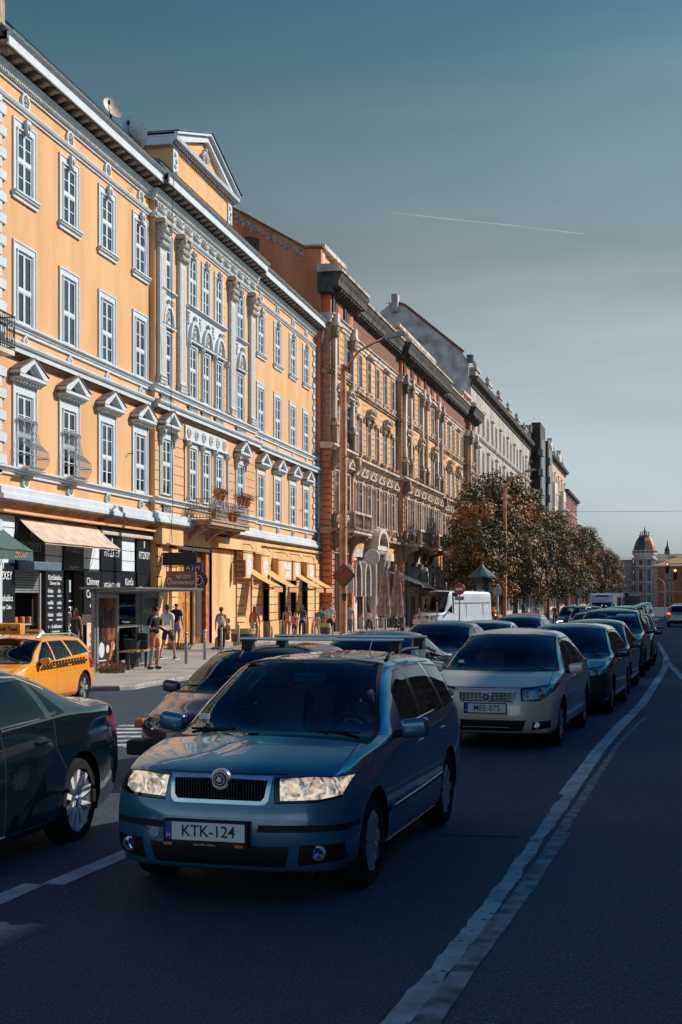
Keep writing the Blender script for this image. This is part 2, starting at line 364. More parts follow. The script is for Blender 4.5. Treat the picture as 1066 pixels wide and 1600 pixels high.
# ------------------------------------------------------------------ the yellow corner building
K = 1.088
YEL = mat('yellow_stucco', (.69, .385, .175), .88, var=.10, scale=.9, dirt=(.60, .315, .13), bump=.12, bscale=8, streak=True)
WHT = mat('white_stucco', (.54, .585, .62), .8, var=.10, scale=1.6, dirt=(.50, .53, .55), streak=True)
GREYST = mat('weathered_soffit_and_shade', (.22, .15, .12), .85, var=.3, scale=2)
FRAME = mat('white_window_paint', (.62, .66, .69), .55, var=.06)
CURT = mat('net_curtain', (.60, .63, .64), .9, var=.2, scale=5)
BLIND = mat('grey_blind', (.30, .33, .35), .9, var=.2)
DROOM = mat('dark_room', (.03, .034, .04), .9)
PANE = glass('window_pane', (.8, .84, .86), .015)
ZINC = mat('zinc_roof', (.10, .11, .125), .45, .5, var=.3, scale=2)
TILE = mat('clay_roof_tiles', (.20, .085, .05), .85, var=.35, scale=4)
GROOVE = mat('dark_groove', (.06, .045, .035), .9)
ORN = mat('stucco_relief', (.52, .50, .46), .85, var=.35, scale=12)

def wall(g, y0, y1, z0, z1, holes, x=0, dep=.1, m=0, mr=1):
    """front face at x with rectangular openings (ya,yb,za,zb) and their reveals"""
    ys = sorted({y0, y1}|{min(max(q, y0), y1) for h in holes for q in h[:2]}); zs = sorted({z0, z1}|{min(max(q, z0), z1) for h in holes for q in h[2:4]})
    for a, b in zip(ys, ys[1:]):
        run = None
        for c, d in zip(zs, zs[1:]):
            if any(h[0] < (a+b)/2 < h[1] and h[2] < (c+d)/2 < h[3] for h in holes):
                if run: g.add([(x, a, run[0]), (x, b, run[0]), (x, b, run[1]), (x, a, run[1])], [(0, 1, 2, 3)], m); run = None
            else: run = (run[0], d) if run else (c, d)
        if run: g.add([(x, a, run[0]), (x, b, run[0]), (x, b, run[1]), (x, a, run[1])], [(0, 1, 2, 3)], m)
    for a, b, c, d in [h[:4] for h in holes]:
        p = [(a, c), (b, c), (b, d), (a, d)]
        for i in range(4):
            (p0, q0), (p1, q1) = p[i], p[(i+1) % 4]
            g.add([(x, p0, q0), (x, p1, q1), (x-dep, p1, q1), (x-dep, p0, q0)], [(0, 1, 2, 3)], mr)

def window_meshes(w, h, trans=.56, sw=.27, sh=.27, sill=True, bars=(1, 1), dep=.1, key=False, base=True, room=None, fm=None, sm=None, blind=0):
    """window centred on y=0 with its opening from z=0 to h: stucco surround, casements, panes"""
    g = M(); H = w/2; bot = 0 if base else 0
    if sw:
        g.ring([(-H-sw, bot), (H+sw, bot), (H+sw, h+sh), (-H-sw, h+sh)], [(-H, bot), (H, bot), (H, h), (-H, h)], .0, .03)
        g.ring([(-H-sw, bot), (H+sw, bot), (H+sw, h+sh), (-H-sw, h+sh)], [(-H-sw+.05, bot), (H+sw-.05, bot), (H+sw-.05, h+sh-.05), (-H-sw+.05, h+sh-.05)], .03, .055)
        g.ring([(-H-.045, bot), (H+.045, bot), (H+.045, h+.045), (-H-.045, h+.045)], [(-H-.002, bot), (H+.002, bot), (H+.002, h), (-H-.002, h)], .056, .075)
    if sill:
        g.mold([(0, -.02), (.17, -.02), (.17, -.07), (.13, -.09), (.13, -.13), (.07, -.16), (.07, -.25), (0, -.25)], -H-sw-.05, H+sw+.05)
    if key:
        g.prism([(-.09, h-.03), (.09, h-.03), (.14, h+sh+.08), (-.14, h+sh+.08)], .05, .17); g.ell((.17, 0, h+.17), (.06, .08, .1), 8, 1); g.ell((.14, 0, h+.02), (.05, .05, .08), 8, 1)
    x = -.03 if dep < .15 else -dep; f = .055
    g.ring([(-H, 0), (H, 0), (H, h), (-H, h)], [(-H+f, f), (H-f, f), (H-f, h-f), (-H+f, h-f)], x, x+.05, m=2)
    zt = h*trans
    g.box(x, x+.055, -H+f, H-f, zt-.045, zt+.045, 2)
    for a, b in ((f, zt-.05), (zt+.05, h-f)):
        g.box(x, x+.048, -.032, .032, a, b, 2)
        for s_ in (-1, 1):
            y0, y1 = (-H+f, -.032) if s_ < 0 else (.032, H-f)
            g.ring([(y0, a), (y1, a), (y1, b), (y0, b)], [(y0+.03, a+.03), (y1-.03, a+.03), (y1-.03, b-.03), (y0+.03, b-.03)], x+.002, x+.042, m=2)
            nb = bars[0] if a < zt-.1 and b < zt else bars[1]
            for q in range(nb):
                zz_ = a+(b-a)*(q+1)/(nb+1); g.box(x+.005, x+.04, y0+.035, y1-.035, zz_-.014, zz_+.014, 2)
    p = M().add([(x+.026, -H+.03, .03), (x+.026, H-.03, .03), (x+.026, H-.03, h-.03), (x+.026, -H+.03, h-.03)], [(0, 1, 2, 3)])
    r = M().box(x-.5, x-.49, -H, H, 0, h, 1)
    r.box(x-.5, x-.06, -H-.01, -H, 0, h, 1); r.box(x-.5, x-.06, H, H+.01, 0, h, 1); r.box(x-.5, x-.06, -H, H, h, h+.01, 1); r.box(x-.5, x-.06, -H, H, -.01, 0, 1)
    rn = random.Random(int(w*100+h*10+blind*7))
    if blind == 3: r.box(x+.005, x+.012, -H+.02, H-.02, h*.42, h-.02, 2)
    if blind != 3:                                               # hanging curtains in folds
        for s_ in (-1, 1):
            n = 7; reach = {0: H*.99, 1: H*.72, 2: H*.99}[blind]
            ys_ = [s_*(H-.02-reach*i/n) for i in range(n+1)]
            vs = [(x+.008+.005*(i % 2), q, z_) for i, q in enumerate(ys_) for z_ in (.05, h-.05)]
            r.add(vs, [(2*i, 2*i+2, 2*i+3, 2*i+1) for i in range(n)], 0)
    return g, p, r
def window(parent, y, z, spec, mats=None, x=0, name='window', cache={}):
    key = (id(parent), tuple(sorted(spec.items()))); mats = mats or [WHT, ORN, FRAME]
    ped = spec.get('ped')
    if key not in cache:
        s2 = {k: v for k, v in spec.items() if k != 'ped'}
        g, p, r = window_meshes(**s2)
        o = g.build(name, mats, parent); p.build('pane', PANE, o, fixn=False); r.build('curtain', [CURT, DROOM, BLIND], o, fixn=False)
        if ped:
            pd = ped_mesh(spec, ped).build('hood', mats, o)
        cache[key] = o; o.location = (x, y, z); return o
    return dup(cache[key], parent, (x, y, z))
def ped_mesh(spec, kind):
    w, h = spec['w'], spec['h']; H = w/2+spec.get('sw', .27)+.12; z0 = h+spec.get('sh', .27); g = M()
    d = .32 if kind != 'flat' else .3
    g.mold([(.0, z0), (.12, z0), (.16, z0+.06), (.26, z0+.1), (d, z0+.13), (d, z0+.22), (0, z0+.22)], -H, H)
    for i in range(9): yy = -H+.1+(2*H-.2)*i/8; g.box(.1, .2, yy-.035, yy+.035, z0+.01, z0+.06, 1)
    if kind == 'tri' or kind == 'tric':
        A = z0+.22; T = A+.42
        for s_ in (-1, 1):
            g.prism([(s_*(H+.02), A), (s_*(H+.02), A+.1), (0, T+.1), (0, T-.02), (s_*(H-.28), A)], 0, d+.02)
        g.prism([(-H+.25, A), (H-.25, A), (0, T-.02)], 0, .06, m=3)  # darker tympanum colour paints in the shade of the recess
        for s_ in (-1, 1): g.prism([(s_*(H-.26), A+.02), (s_*(H-.36), A+.02), (0, T-.12), (0, T-.04)], .1, .2)
        # zinc laid on the slopes
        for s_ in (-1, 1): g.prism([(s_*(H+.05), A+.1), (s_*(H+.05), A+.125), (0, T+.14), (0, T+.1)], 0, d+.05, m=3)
    if kind == 'seg':
        A = z0+.22; n = 10
        arc = [(-H*math.cos(PI*i/n), A+.42*math.sin(PI*i/n)) for i in range(n+1)]; inn = [(-(H-.16)*math.cos(PI*i/n), A+.3*math.sin(PI*i/n)) for i in range(n+1)]
        for i in range(n): g.prism([arc[i], arc[i+1], inn[i+1], inn[i]], 0, d+.04)
        for i in range(n):
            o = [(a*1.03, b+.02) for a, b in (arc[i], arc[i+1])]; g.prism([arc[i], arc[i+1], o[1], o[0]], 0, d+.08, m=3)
        g.prism(inn, 0, .1)
    g.box(0, d-.02, -H-.012, -H+.0, z0+.12, z0+.23, 3)  # end cap whose darker colour paints the shade on the near side
    if kind in ('tric', 'seg'):
        for s_ in (-1, 1):
            y = s_*(H-.16); g.mold([(0, z0), (.26, z0), (.27, z0-.12), (.16, z0-.3), (.14, z0-.5), (.06, z0-.58), (0, z0-.58)], y-.08, y+.08, 1); g.ell((.2, y, z0-.1), (.1, .1, .1), 8, 1)
    return g
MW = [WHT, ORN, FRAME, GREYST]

def baluster(g, y, z0, z1, x=.06, r=.05, m=1, n=8):
    h_ = z1-z0; g.lathe([(r*.9, 0), (r*.9, h_*.08), (r*.5, h_*.14), (r, h_*.36), (r*.85, h_*.5), (r*.4, h_*.75), (r*.45, h_*.86), (r*.9, h_*.92), (r*.9, h_)], (x, y, z0), n, 'z', m)

b1 = thing('yellow_tenement', 'bright yellow four-storey building with white stucco trim, risalit and rooftop pediment', 'building', (-18.5, 34.3*K, -.167), scale=K)
L1 = 39.6; ra, rb = 12.45, 26.1           # length, risalit from..to
LW = [1.9, 5.1, 8.25, 11.4]; RW = [27.77, 30.95, 34.1, 37.1]
ROWS = {1: (13.5, 1.8, .27), 2: (9.74, 2.08, .25), 3: (5.72, 2.02, .30)}
RIS = [13.65, 16.8, 18.52, 20.28, 23.55]   # five bays of the risalit
g = M()
holes = []
for c in LW+RW:
    for k_, (z0, h_, sh_) in ROWS.items(): holes.append((c-.5, c+.5, z0, z0+h_))
lh = [h_ for h_ in holes if h_[1] < ra]; rh = [h_ for h_ in holes if h_[0] > rb]
wall(g, 0, ra, 4.45, 17, lh); wall(g, rb, L1, 4.45, 17, rh)
rish = []
for i, c in enumerate(RIS):
    w_ = .5 if i in (0, 4) else .44
    rish += [(c-w_, c+w_, 13.35, 15.3), (c-w_, c+w_, 9.85, 11.8), (c-w_, c+w_, 5.75, 7.8)]
wall(g, ra, rb, -1, 17, rish+[(14.7, 19.4, -1, 3.85)], x=.2)
g.add([(0, ra, -1), (.2, ra, -1), (.2, ra, 17), (0, ra, 17)], [(0, 1, 2, 3)]); g.add([(0, rb, -1), (.2, rb, -1), (.2, rb, 17), (0, rb, 17)], [(0, 1, 2, 3)])
g.box(-14, -.75, 0, L1, 4.3, 17, 0); g.box(-14, -2.6, 0, L1, -1, 4.3, 0)
g.box(-2.7, -.01, 0, L1, 4.3, 4.45, 0)
g.build('wall', [YEL, WHT], b1, fixn=False)
# rustication grooves of the risalit, first floor and side bays of the upper floors
g = M()
for z_ in [4.75+.36*i for i in range(1, 10)]:
    for a, b in ((ra+.01, 12.85), (14.45, 15.75), (21.35, 22.75), (24.4, rb-.01)): g.box(.19, .202, a, b, z_-.012, z_+.012)
for z_ in [10.1+.42*i for i in range(14)]:
    for a, b in ((14.45, 14.62), (15.65, 15.95), (21.05, 21.3), (22.6, 22.75)): g.box(.19, .202, a, b, z_-.01, z_+.01)
g.build('groove', GROOVE, b1)
# quoins
q = M()
for i in range(37):
    z_ = 4.7+i*.305
    if 4.9 < z_ < 5.2 or 8.6 < z_+.3 < 9.3: continue
    w_ = .9 if i % 2 else .62
    q.box(.0, .07, L1-w_, L1+.04, z_, z_+.26); q.box(0, .07, -.02, w_-.25, z_, z_+.26)
q.build('quoin', WHT, b1)
# string courses: profile boxes run round the risalit
def course(name, z, prof, mats=WHT, ex=.0, m=0):
    g = M()
    for a, b, dx in ((-.05, ra, 0), (ra-prof_d(prof), rb+prof_d(prof), .2), (rb, L1+.05, 0)):
        g.mold([(x_+dx if x_ > 0 else -.1, z+zz_) for x_, zz_ in prof], a, b, m)
    return g.build(name, mats, b1)
def prof_d(p): return max(x_ for x_, z_ in p)-.02
course('sill_course', 9.45, [(0, 0), (.07, 0), (.07, .09), (.11, .1), (.12, .16), (.2, .19), (.2, .25), (0, .27)])
course('string_course', 8.9, [(0, -.16), (.05, -.16), (.1, -.1), (.24, -.08), (.24, .04), (.3, .08), (.34, .14), (.34, .2), (.1, .24), (0, .24)])
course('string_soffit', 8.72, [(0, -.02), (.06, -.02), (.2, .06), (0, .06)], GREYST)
course('balcony_course', 5.35, [(0, 0), (.07, 0), (.07, .08), (.12, .1), (.12, .14), (.2, .17), (.2, .22), (0, .24)])
course('shop_cornice', 4.62, [(0, 0), (.32, 0), (.32, .13), (.27, .14), (.27, .17), (.25, .18), (.25, .33), (.2, .34), (.12, .4), (0, .42)], WHT)
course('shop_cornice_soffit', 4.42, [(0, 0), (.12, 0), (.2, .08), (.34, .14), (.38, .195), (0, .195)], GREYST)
course('frieze_band', 15.8, [(0, 0), (.05, 0), (.05, .07), (.1, .08), (.14, .15), (.14, .18), (0, .2)])
course('frieze_moulding', 16.42, [(0, 0), (.06, 0), (.06, .08), (.12, .1), (.12, .2), (.17, .22), (.17, .3), (.22, .34), (.22, .38), (0, .4)])
g = M(); g.box(.1, .112, 0, L1, 16.5, 16.64)
for i in range(int(L1/.11)):
    y_ = i*.11+.05; dx = .2 if ra < y_ < rb else 0; g.box(.11+dx, .155+dx, y_-.03, y_+.03, 16.53, 16.61)
g.build('dentil_band', ORN, b1)['kind'] = 'stuff'
# the eaves: soffit, fascia, gutter and brackets
for a, b, dx in ((-.3, ra-.1, 0), (ra-.1, rb+.1, .2), (rb+.1, L1+.25, 0)):
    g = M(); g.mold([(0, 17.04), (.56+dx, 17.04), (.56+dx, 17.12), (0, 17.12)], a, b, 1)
    g.mold([(.54+dx, 16.98), (.6+dx, 16.98), (.6+dx, 17.24), (.66+dx, 17.3), (.54+dx, 17.3)], a, b, 0)
    g.mold([(.54+dx, 17.3), (.70+dx, 17.3), (.74+dx, 17.36), (.6+dx, 17.38), (.56+dx, 17.42)], a, b, 2)
    g.mold([(.55+dx, 17.36), (.25+dx, 17.72), (.25+dx, 17.8), (.3+dx, 17.82), (.2+dx, 17.9), (-3, 18.6), (-3, 17.2)], a, b, 3)
    g.build('eaves', [WHT, GREYST, mat('gutter_metal', (.42, .42, .42), .5, .3), ZINC], b1)
g = M()
n = 66
g = M(); dx = 0; y_ = 0
if 1:
    g.mold([(0+dx, 17.03), (.48+dx, 17.03), (.5+dx, 16.97), (.46+dx, 16.9), (.4+dx, 16.93), (.3+dx, 16.88), (.2+dx, 16.87), (.1+dx, 16.8), (dx, 16.78)], y_-.12, y_+.12)
    g.ell((.45+dx, y_, 16.95), (.07, .125, .07), 8)
br0 = g.build('bracket', [mat('dark_bracket_stucco', (.26, .22, .20), .85, var=.3)], b1)
for i in range(n):
    y_ = .12+i*(L1-.2)/(n-1); q_ = dup(br0, b1) if i else br0; q_.location = (.2 if ra-.1 < y_ < rb+.1 else 0, y_, 0)
g = M(); g.box(-9, -8.6, -.2, .25, 17.2, 18.5); g.mold([(-3, 18.55), (-6, 19.6), (-9, 18.5), (-9, 17.2), (-3, 17.2)], 0, L1); g.build('roof', [ZINC], b1)
g = M(); g.box(-3, .35, -.35, -.05, 17.3, 18.35); g.box(-3.1, .45, -.42, 0.02, 18.35, 18.5, 1); g.build('fire_wall', [mat('rough_brick', (.38, .28, .21), .9, var=.3), ZINC], b1)
# rosettes, lozenges
for c in LW+RW:
    g = M()
    oo = lambda cx, cz, ry, rz_: [(cx+ry*math.cos(2*PI*i/16), cz+rz_*math.sin(2*PI*i/16)) for i in range(16)]
    for cz, ry, rz_ in ((16.2, .27, .26), (5.19, .2, .17)):
        g = M()
        g.prism(oo(c, cz, ry, rz_), .0, .03, m=0); g.ring(oo(c, cz, ry, rz_), oo(c, cz, ry*.7, rz_*.75), .03, .08, m=0)
        for i in range(6): t_ = i*PI/3; g.ell((.04, c+ry*.34*math.cos(t_), cz+rz_*.4*math.sin(t_)), (.05, ry*.17, rz_*.17), 6, 1)
        g.ell((.06, c, cz), (.06, ry*.22, rz_*.22), 6, 1); g.build('rosette', [WHT, ORN], b1)
    g = M()
    d = [(c-.2, 9.29), (c, 9.1), (c+.2, 9.29), (c, 9.48)]; e = [(c+(a-c)*.6, 9.29+(b-9.29)*.6) for a, b in d]
    g.ring(d, e, 0, .07); g.ell((.04, c, 9.29), (.05, .08, .08), 6, 1); g.build('lozenge', [WHT, ORN], b1)

# windows of the wings
for j, c in enumerate(LW+RW):
    window(b1, c, 13.5, dict(w=1.0, h=1.8, sw=.27, sh=.27, key=True, blind=j % 3, trans=.52), MW)
    window(b1, c, 9.74, dict(w=1.0, h=2.08, sw=.27, sh=.26, sill=False, blind=(j+1) % 3, bars=(0, 0) if j < 2 else (1, 1), trans=.47), MW)
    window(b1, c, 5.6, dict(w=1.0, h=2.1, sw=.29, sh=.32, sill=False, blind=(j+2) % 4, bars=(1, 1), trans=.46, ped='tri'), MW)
for i, c in enumerate(RIS):
    side = i in (0, 4); w_ = 1.0 if side else .88; sw_ = .22 if side else .16
    window(b1, c, 13.35, dict(w=w_, h=1.95, sw=sw_, sh=.22, key=True, sill=False, blind=i % 2), MW, x=.2)
    window(b1, c, 9.74, dict(w=w_, h=2.06, sw=sw_, sh=.2, sill=False, blind=(i+1) % 3, bars=(1, 1)), MW, x=.2)
    sp = dict(w=w_, h=2.1, sw=.24 if side else .16, sh=.3 if side else .25, sill=False, blind=(i) % 3)
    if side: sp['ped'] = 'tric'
    window(b1, c, 5.68, sp, MW, x=.2)
# pilasters with corinthian capitals
PIL = [12.95, 15.25, 22.1, 25.3]
for c in PIL:
    g = M(); h0, h1 = 9.75, 14.75
    g.box(.19, .35, c-.33, c+.33, h0+.35, h1, 0); g.box(.19, .39, c-.38, c+.38, h0, h0+.14, 1); g.mold([(.19, h0+.14), (.41, h0+.14), (.39, h0+.22), (.43, h0+.27), (.35, h0+.35), (.19, h0+.35)], c-.37, c+.37, 1)
    for i in range(3): g.box(.35, .36, c-.2+.2*i-.03, c-.2+.2*i+.03, h0+.45, h1-.2, 0)
    g.prism([(.19, h1), (.37, h1), (.45, h1+.35), (.51, h1+.85), (.19, h1+.85)], c-.3, c+.3, 'y', 1)
    for rr in range(3):
        for i in range(4): yy = c-.3+.2*i; g.ell((.41+.03*rr, yy, h1+.14+.25*rr), (.1, .09, .13), 7, 1)
    for s_ in (-1, 1): g.ell((.51, c+s_*.33, h1+.75), (.12, .12, .13), 8, 1)
    g.box(.19, .59, c-.45, c+.45, h1+.87, h1+.98, 2); g.box(.19, .53, c-.4, c+.4, h1+.98, h1+1.05, 2)
    g.build('pilaster', [mat('painted_pilaster', (.56, .56, .56), .8, var=.1), ORN, mat('abacus_stone', (.42, .34, .29), .85)], b1)
# colonnettes and arches over the three middle windows, lunettes over the side ones
g = M(); f = .205
for zc, wins in ((11.95, RIS[1:4]), (11.95, RIS[:1]), (11.95, RIS[4:])):
    a, b = wins[0]-.66, wins[-1]+.66
    g.box(f, f+.05, a-.08, b+.08, zc+.02, zc+1.28, 0)
    g.mold([(f, zc), (f+.16, zc), (f+.16, zc+.06), (f+.2, zc+.1), (f, zc+.12)], a-.1, b+.1, 0)
    for c in wins:
        n = 14; R1, R0 = .62, .5
        o = [(c+R1*math.cos(PI*i/n), zc+.12+R1*1.25*math.sin(PI*i/n)) for i in range(n+1)]; q_ = [(c+R0*math.cos(PI*i/n), zc+.12+R0*1.25*math.sin(PI*i/n)) for i in range(n+1)]
        for i in range(n): g.prism([o[i], o[i+1], q_[i+1], q_[i]], f+.05, f+.17, m=0)
        oo = [(c+.2*math.cos(2*PI*i/14), zc+.42+.25*math.sin(2*PI*i/14)) for i in range(14)]; o2 = [(c+.14*math.cos(2*PI*i/14), zc+.42+.18*math.sin(2*PI*i/14)) for i in range(14)]
        g.ring(oo, o2, f+.05, f+.11, m=1); g.ell((f+.07, c, zc+.42), (.08, .09, .12), 7, 1); g.ell((f+.12, c, zc+.95), (.1, .07, .14), 7, 1)
    for y_ in [wins[0]-.62]+[c+.86 if c != wins[-1] else c+.62 for c in wins]:
        for i in range(4): g.ell((f+.06, y_+random.uniform(-.06, .06), zc+.7+.14*i), (.05, .07+.02*i, .07), 6, 1)
    g.mold([(f, zc+1.28), (f+.1, zc+1.28), (f+.2, zc+1.36), (f+.2, zc+1.4), (f, zc+1.4)], a-.12, b+.12, 0)
for z0, z1 in ((9.75, 11.95), (5.68, 8.0)):
    for y_ in (15.93, 17.66, 19.4, 21.15):
        if z0 < 6: pass
        g.lathe([(.1, 0), (.1, .12), (.07, .15), (.065, z1-z0-.35), (.085, z1-z0-.3), (.12, z1-z0-.06), (.12, z1-z0)], (f+.14, y_, z0), 10, 'z', 0)
        for i in range(5): t_ = 2*PI*i/5; g.ell((f+.14+.09*math.cos(t_), y_+.09*math.sin(t_), z1-.16), (.045, .045, .09), 6, 1)
g.box(f, f+.06, 15.8, 21.3, 8.05, 8.62, 0)
for i in range(6): y_ = 16.2+i*.95; g.lathe([(.22, 0), (.22, .03), (.12, .06), (.1, .02)], (f+.06, y_, 8.34), 12, 'x', 1); g.ell((f+.09, y_, 8.34), (.06, .07, .07), 6, 1)
g.mold([(f, 8.0), (f+.14, 8.0), (f+.14, 8.06), (f, 8.1)], 15.7, 21.4, 0)
g.build('stucco_arcade', [WHT, ORN], b1)
# swag frieze over the risalit
g = M(); n = 13
g.box(.19, .22, ra+.1, rb-.1, 15.98, 16.42, 0)
for i in range(n):
    c = ra+.6+i*(rb-ra-1.2)/(n-1)
    pts = [(.27+.05*math.sin(PI*k_/8), c-.42+.84*k_/8, 16.34-.26*math.sin(PI*k_/8)) for k_ in range(9)]
    g.tube(pts, [.03, .05, .07, .085, .095, .085, .07, .05, .03], 7, 1)
    g.ell((.30, c, 16.3), (.08, .13, .1), 8, 1); g.ell((.27, c-.5, 16.3), (.05, .05, .16), 6, 1)
g.build('swag', [WHT, ORN], b1)
# balustrade panels between the storeys
g = M()
for a, b, z0, z1 in ((12.95, 14.35, 9.08, 9.42), (22.85, 24.3, 9.08, 9.42), (16.2, 17.3, 9.08, 9.42), (17.9, 19.0, 9.08, 9.42), (19.7, 20.8, 9.08, 9.42), (13.2, 14.1, 5.02, 5.32)):
    g = M(); g.box(.18, .21, a, b, z0-.02, z1+.02, 2)
    nb = max(4, int((b-a)/.13))
    for i in range(nb): baluster(g, a+(i+.5)*(b-a)/nb, z0, z1, .27, .05, 1, 7)
    g.box(.19, .35, a-.04, b+.04, z1, z1+.04, 0)
    g.build('balustrade', [WHT, ORN, GROOVE], b1)
# rooftop pediment
g = M(); pa, pb = 14.2, 22.0; X0 = .25
g.box(-1.7, X0, pa, pb, 17.2, 18.95, 0)
for c in (pa+.28, pb-.28):
    g.box(X0, X0+.06, c-.28, c+.28, 17.3, 18.9, 1)
    for i in range(6): g.ell((X0+.07, c+.06*(-1)**i, 17.6+.22*i), (.05, .12, .1), 7, 2)
A = 18.95
g.mold([(-1.75, A), (X0+.08, A), (X0+.12, A+.1), (X0+.3, A+.18), (X0+.34, A+.3), (-1.75, A+.3)], pa-.32, pb+.32, 1)
for i in range(36): yy = pa-.1+(pb-pa+.2)*i/35; g.box(X0+.1, X0+.2, yy-.05, yy+.05, A+.03, A+.12, 3)
H_ = (pb-pa)/2+.34; c = (pa+pb)/2; T = A+1.62
g.prism([(pa, A+.3), (pb, A+.3), (c, T-.25)], -1.7, X0, m=0)
for s_ in (-1, 1):
    g.prism([(c+s_*H_, A+.3), (c+s_*H_, A+.44), (c, T+.14), (c, T-.2), (c+s_*(H_-.75), A+.3)], -1.75, X0+.22, m=1)
    g.prism([(c+s_*H_, A+.36), (c+s_*H_, A+.46), (c, T+.16), (c, T+.04)], -1.75, X0+.36, m=1)
    g.prism([(c+s_*(H_+.03), A+.46), (c+s_*(H_+.03), A+.5), (c, T+.2), (c, T+.16)], -1.8, X0+.42, m=4)
for i in range(11):                                               # coat of arms relief
    t_ = 2*PI*i/11; g.ell((X0+.08, c+.3*math.cos(t_)*(1+.3*(i % 2)), A+.72+.24*math.sin(t_)), (.09, .13, .1), 7, 2)
g.ell((X0+.1, c, A+.74), (.14, .2, .28), 10, 2); g.ell((X0+.1, c, A+1.08), (.1, .12, .1), 8, 2)
for s_ in (-1, 1):
    for i in range(4): g.ell((X0+.05, c+s_*(.6+.32*i), A+.5-.02*i), (.06, .16, .12-.02*i), 7, 2)
g.build('roof_pediment', [YEL, WHT, ORN, GREYST, ZINC], b1)
# pipes and cables down the front
g = M(); g.tube([(.42, L1+.1, 16.9), (.3, L1+.12, 16.3), (.12, L1+.15, 15.9), (.12, L1+.15, 4.4)], .08, 8); g.build('downpipe', mat('painted_pipe', (.6, .6, .6), .5), b1)
g = M(); g.tube([(.98, 12.3, 17.3), (.9, 12.35, 16.2), (.56, 13.2, 9), (.6, 13.3, 5.3), (.5, 13.4, 4.4), (.62, 13.2, 3.9)], .012, 5); g.tube([(.62, 11.2, 16.9), (.2, 10.4, 16.3), (.1, 9.8, 15.8)], .01, 5)
g.build('cable', mat('black_cable', (.02, .02, .02), .6), b1)

# ---- the gate recess, niche and ground floor of the risalit and right wing
PEACH = mat('rusticated_plaster', (.74, .45, .20), .88, var=.16, scale=1.1, dirt=(.58, .31, .12), streak=True)
ORG = mat('ochre_gate_paint', (.62, .26, .03), .6, var=.2, scale=3)
g = M(); XR = .21
def pier(g, a, b, z0, z1, x=XR, dz=.375, d=.07, base=True):
    z_ = z0
    if base: g.box(x-.3, x+d+.06, a-.03, b+.03, -1, .75, 0)
    z_ = .75 if base else z0
    while z_ < z1-.05: g.box(x-.3, x+d, a, b, z_+.015, min(z1, z_+dz-.015), 0); z_ += dz
    g.box(x-.3, x+.02, a+.01, b-.01, z0, z1, 1)
PMAT = [PEACH, GROOVE]
for a, b in ((12.5, 12.95), (14.05, 14.75)): g = M(); pier(g, a, b, -1, 3.8, XR+.03); g.build('ground_floor_pier', PMAT, b1)
g = M()
g.box(.2, .5, 12.4, 14.8, 3.83, 4.4, 0); g.build('lintel', PMAT, b1); g = M()
g.box(.2, .5, 19.4, 26.15, 3.95, 4.4, 0)
g.build('lintel', [PEACH, GROOVE], b1)
gt = M()
gt.box(-.0, .05, 14.75, 17.45, -1, 3.9, 1)
for a, b in ((14.8, 16.1), (16.25, 16.75), (16.95, 17.4)):
    gt.box(.05, .12, a, b, .0, 3.62, 0)
    gt.ring([(a+.08, .2), (b-.08, .2), (b-.08, 1.7), (a+.08, 1.7)], [(a+.14, .26), (b-.14, .26), (b-.14, 1.64), (a+.14, 1.64)], 0.12, .14, m=0)
    gt.ring([(a+.08, 1.85), (b-.08, 1.85), (b-.08, 3.5), (a+.08, 3.5)], [(a+.14, 1.91), (b-.14, 1.91), (b-.14, 3.44), (a+.14, 3.44)], 0.12, .14, m=0)
gt.box(.1, .22, 16.78, 16.93, -.5, 3.85, 1); gt.box(-.0, .2, 14.75, 19.4, 3.72, 3.9, 1)
gt.build('gate', [ORG, GROOVE], b1)
nc = M(); nc.box(-.3, -.1, 17.5, 18.0, -1, 3.7, 0); nc.box(-.28, -.08, 18.0, 18.9, -1, 3.7, 1); nc.box(-.1, .1, 18.9, 19.4, -1, 3.9, 0); nc.box(-.08, -.05, 18.1, 18.8, .3, 2.3, 2); nc.tube([(.0, 18.95, -.5), (.0, 18.95, 3.9)], .05, 8, 3)
nc.build('side_door', [mat('red_orange_plaster', (.52, .15, .03), .85, var=.3), mat('stained_brown_door', (.16, .06, .025), .7, var=.5), GROOVE, WHT], b1)
# right wing: piers, shop openings, fascia
g = M(); PR = [(19.4+3.5, 24.2)]
openings = [(24.25, 25.35), (27.15, 28.45), (30.15, 31.7), (32.75, 33.95), (35.0, 36.5)]
wall(g, 22.9, 38.2, -1, 4.45, [(a, b, -1, 3.1) for a, b in openings], x=XR, dep=.5, mr=0)
g.add([(XR, 38.2, -1), (XR, L1, -1), (XR, L1, 4.45), (XR, 38.2, 4.45)], [(0, 1, 2, 3)])
g.add([(XR, 19.4, 3.9), (XR, 22.9, 3.9), (XR, 22.9, 4.45), (XR, 19.4, 4.45)], [(0, 1, 2, 3)])
g.box(-.15, XR+.0, 19.4, 22.9, -1, 3.95, 0)
ends = [(22.9, 24.25)]+[(openings[i][1], openings[i+1][0]) for i in range(4)]+[(36.5, 38.0), (38.4, L1)]
for a, b in ends:
    z_ = .75; g.box(XR-.2, XR+.1, a+.02, b-.02, -1, .72)
    while z_ < 3.75: g.box(XR-.2, XR+.06, a+.02, b-.02, z_+.015, z_+.36); z_ += .375
    g.box(XR-.25, XR+.012, a, b, .7, 3.75, 1)
g.box(0, XR+.12, 22.8, L1+.1, 4.3, 4.42)
g.build('shop_front_wall', [PEACH, GROOVE], b1, fixn=False)
sg = M(); 
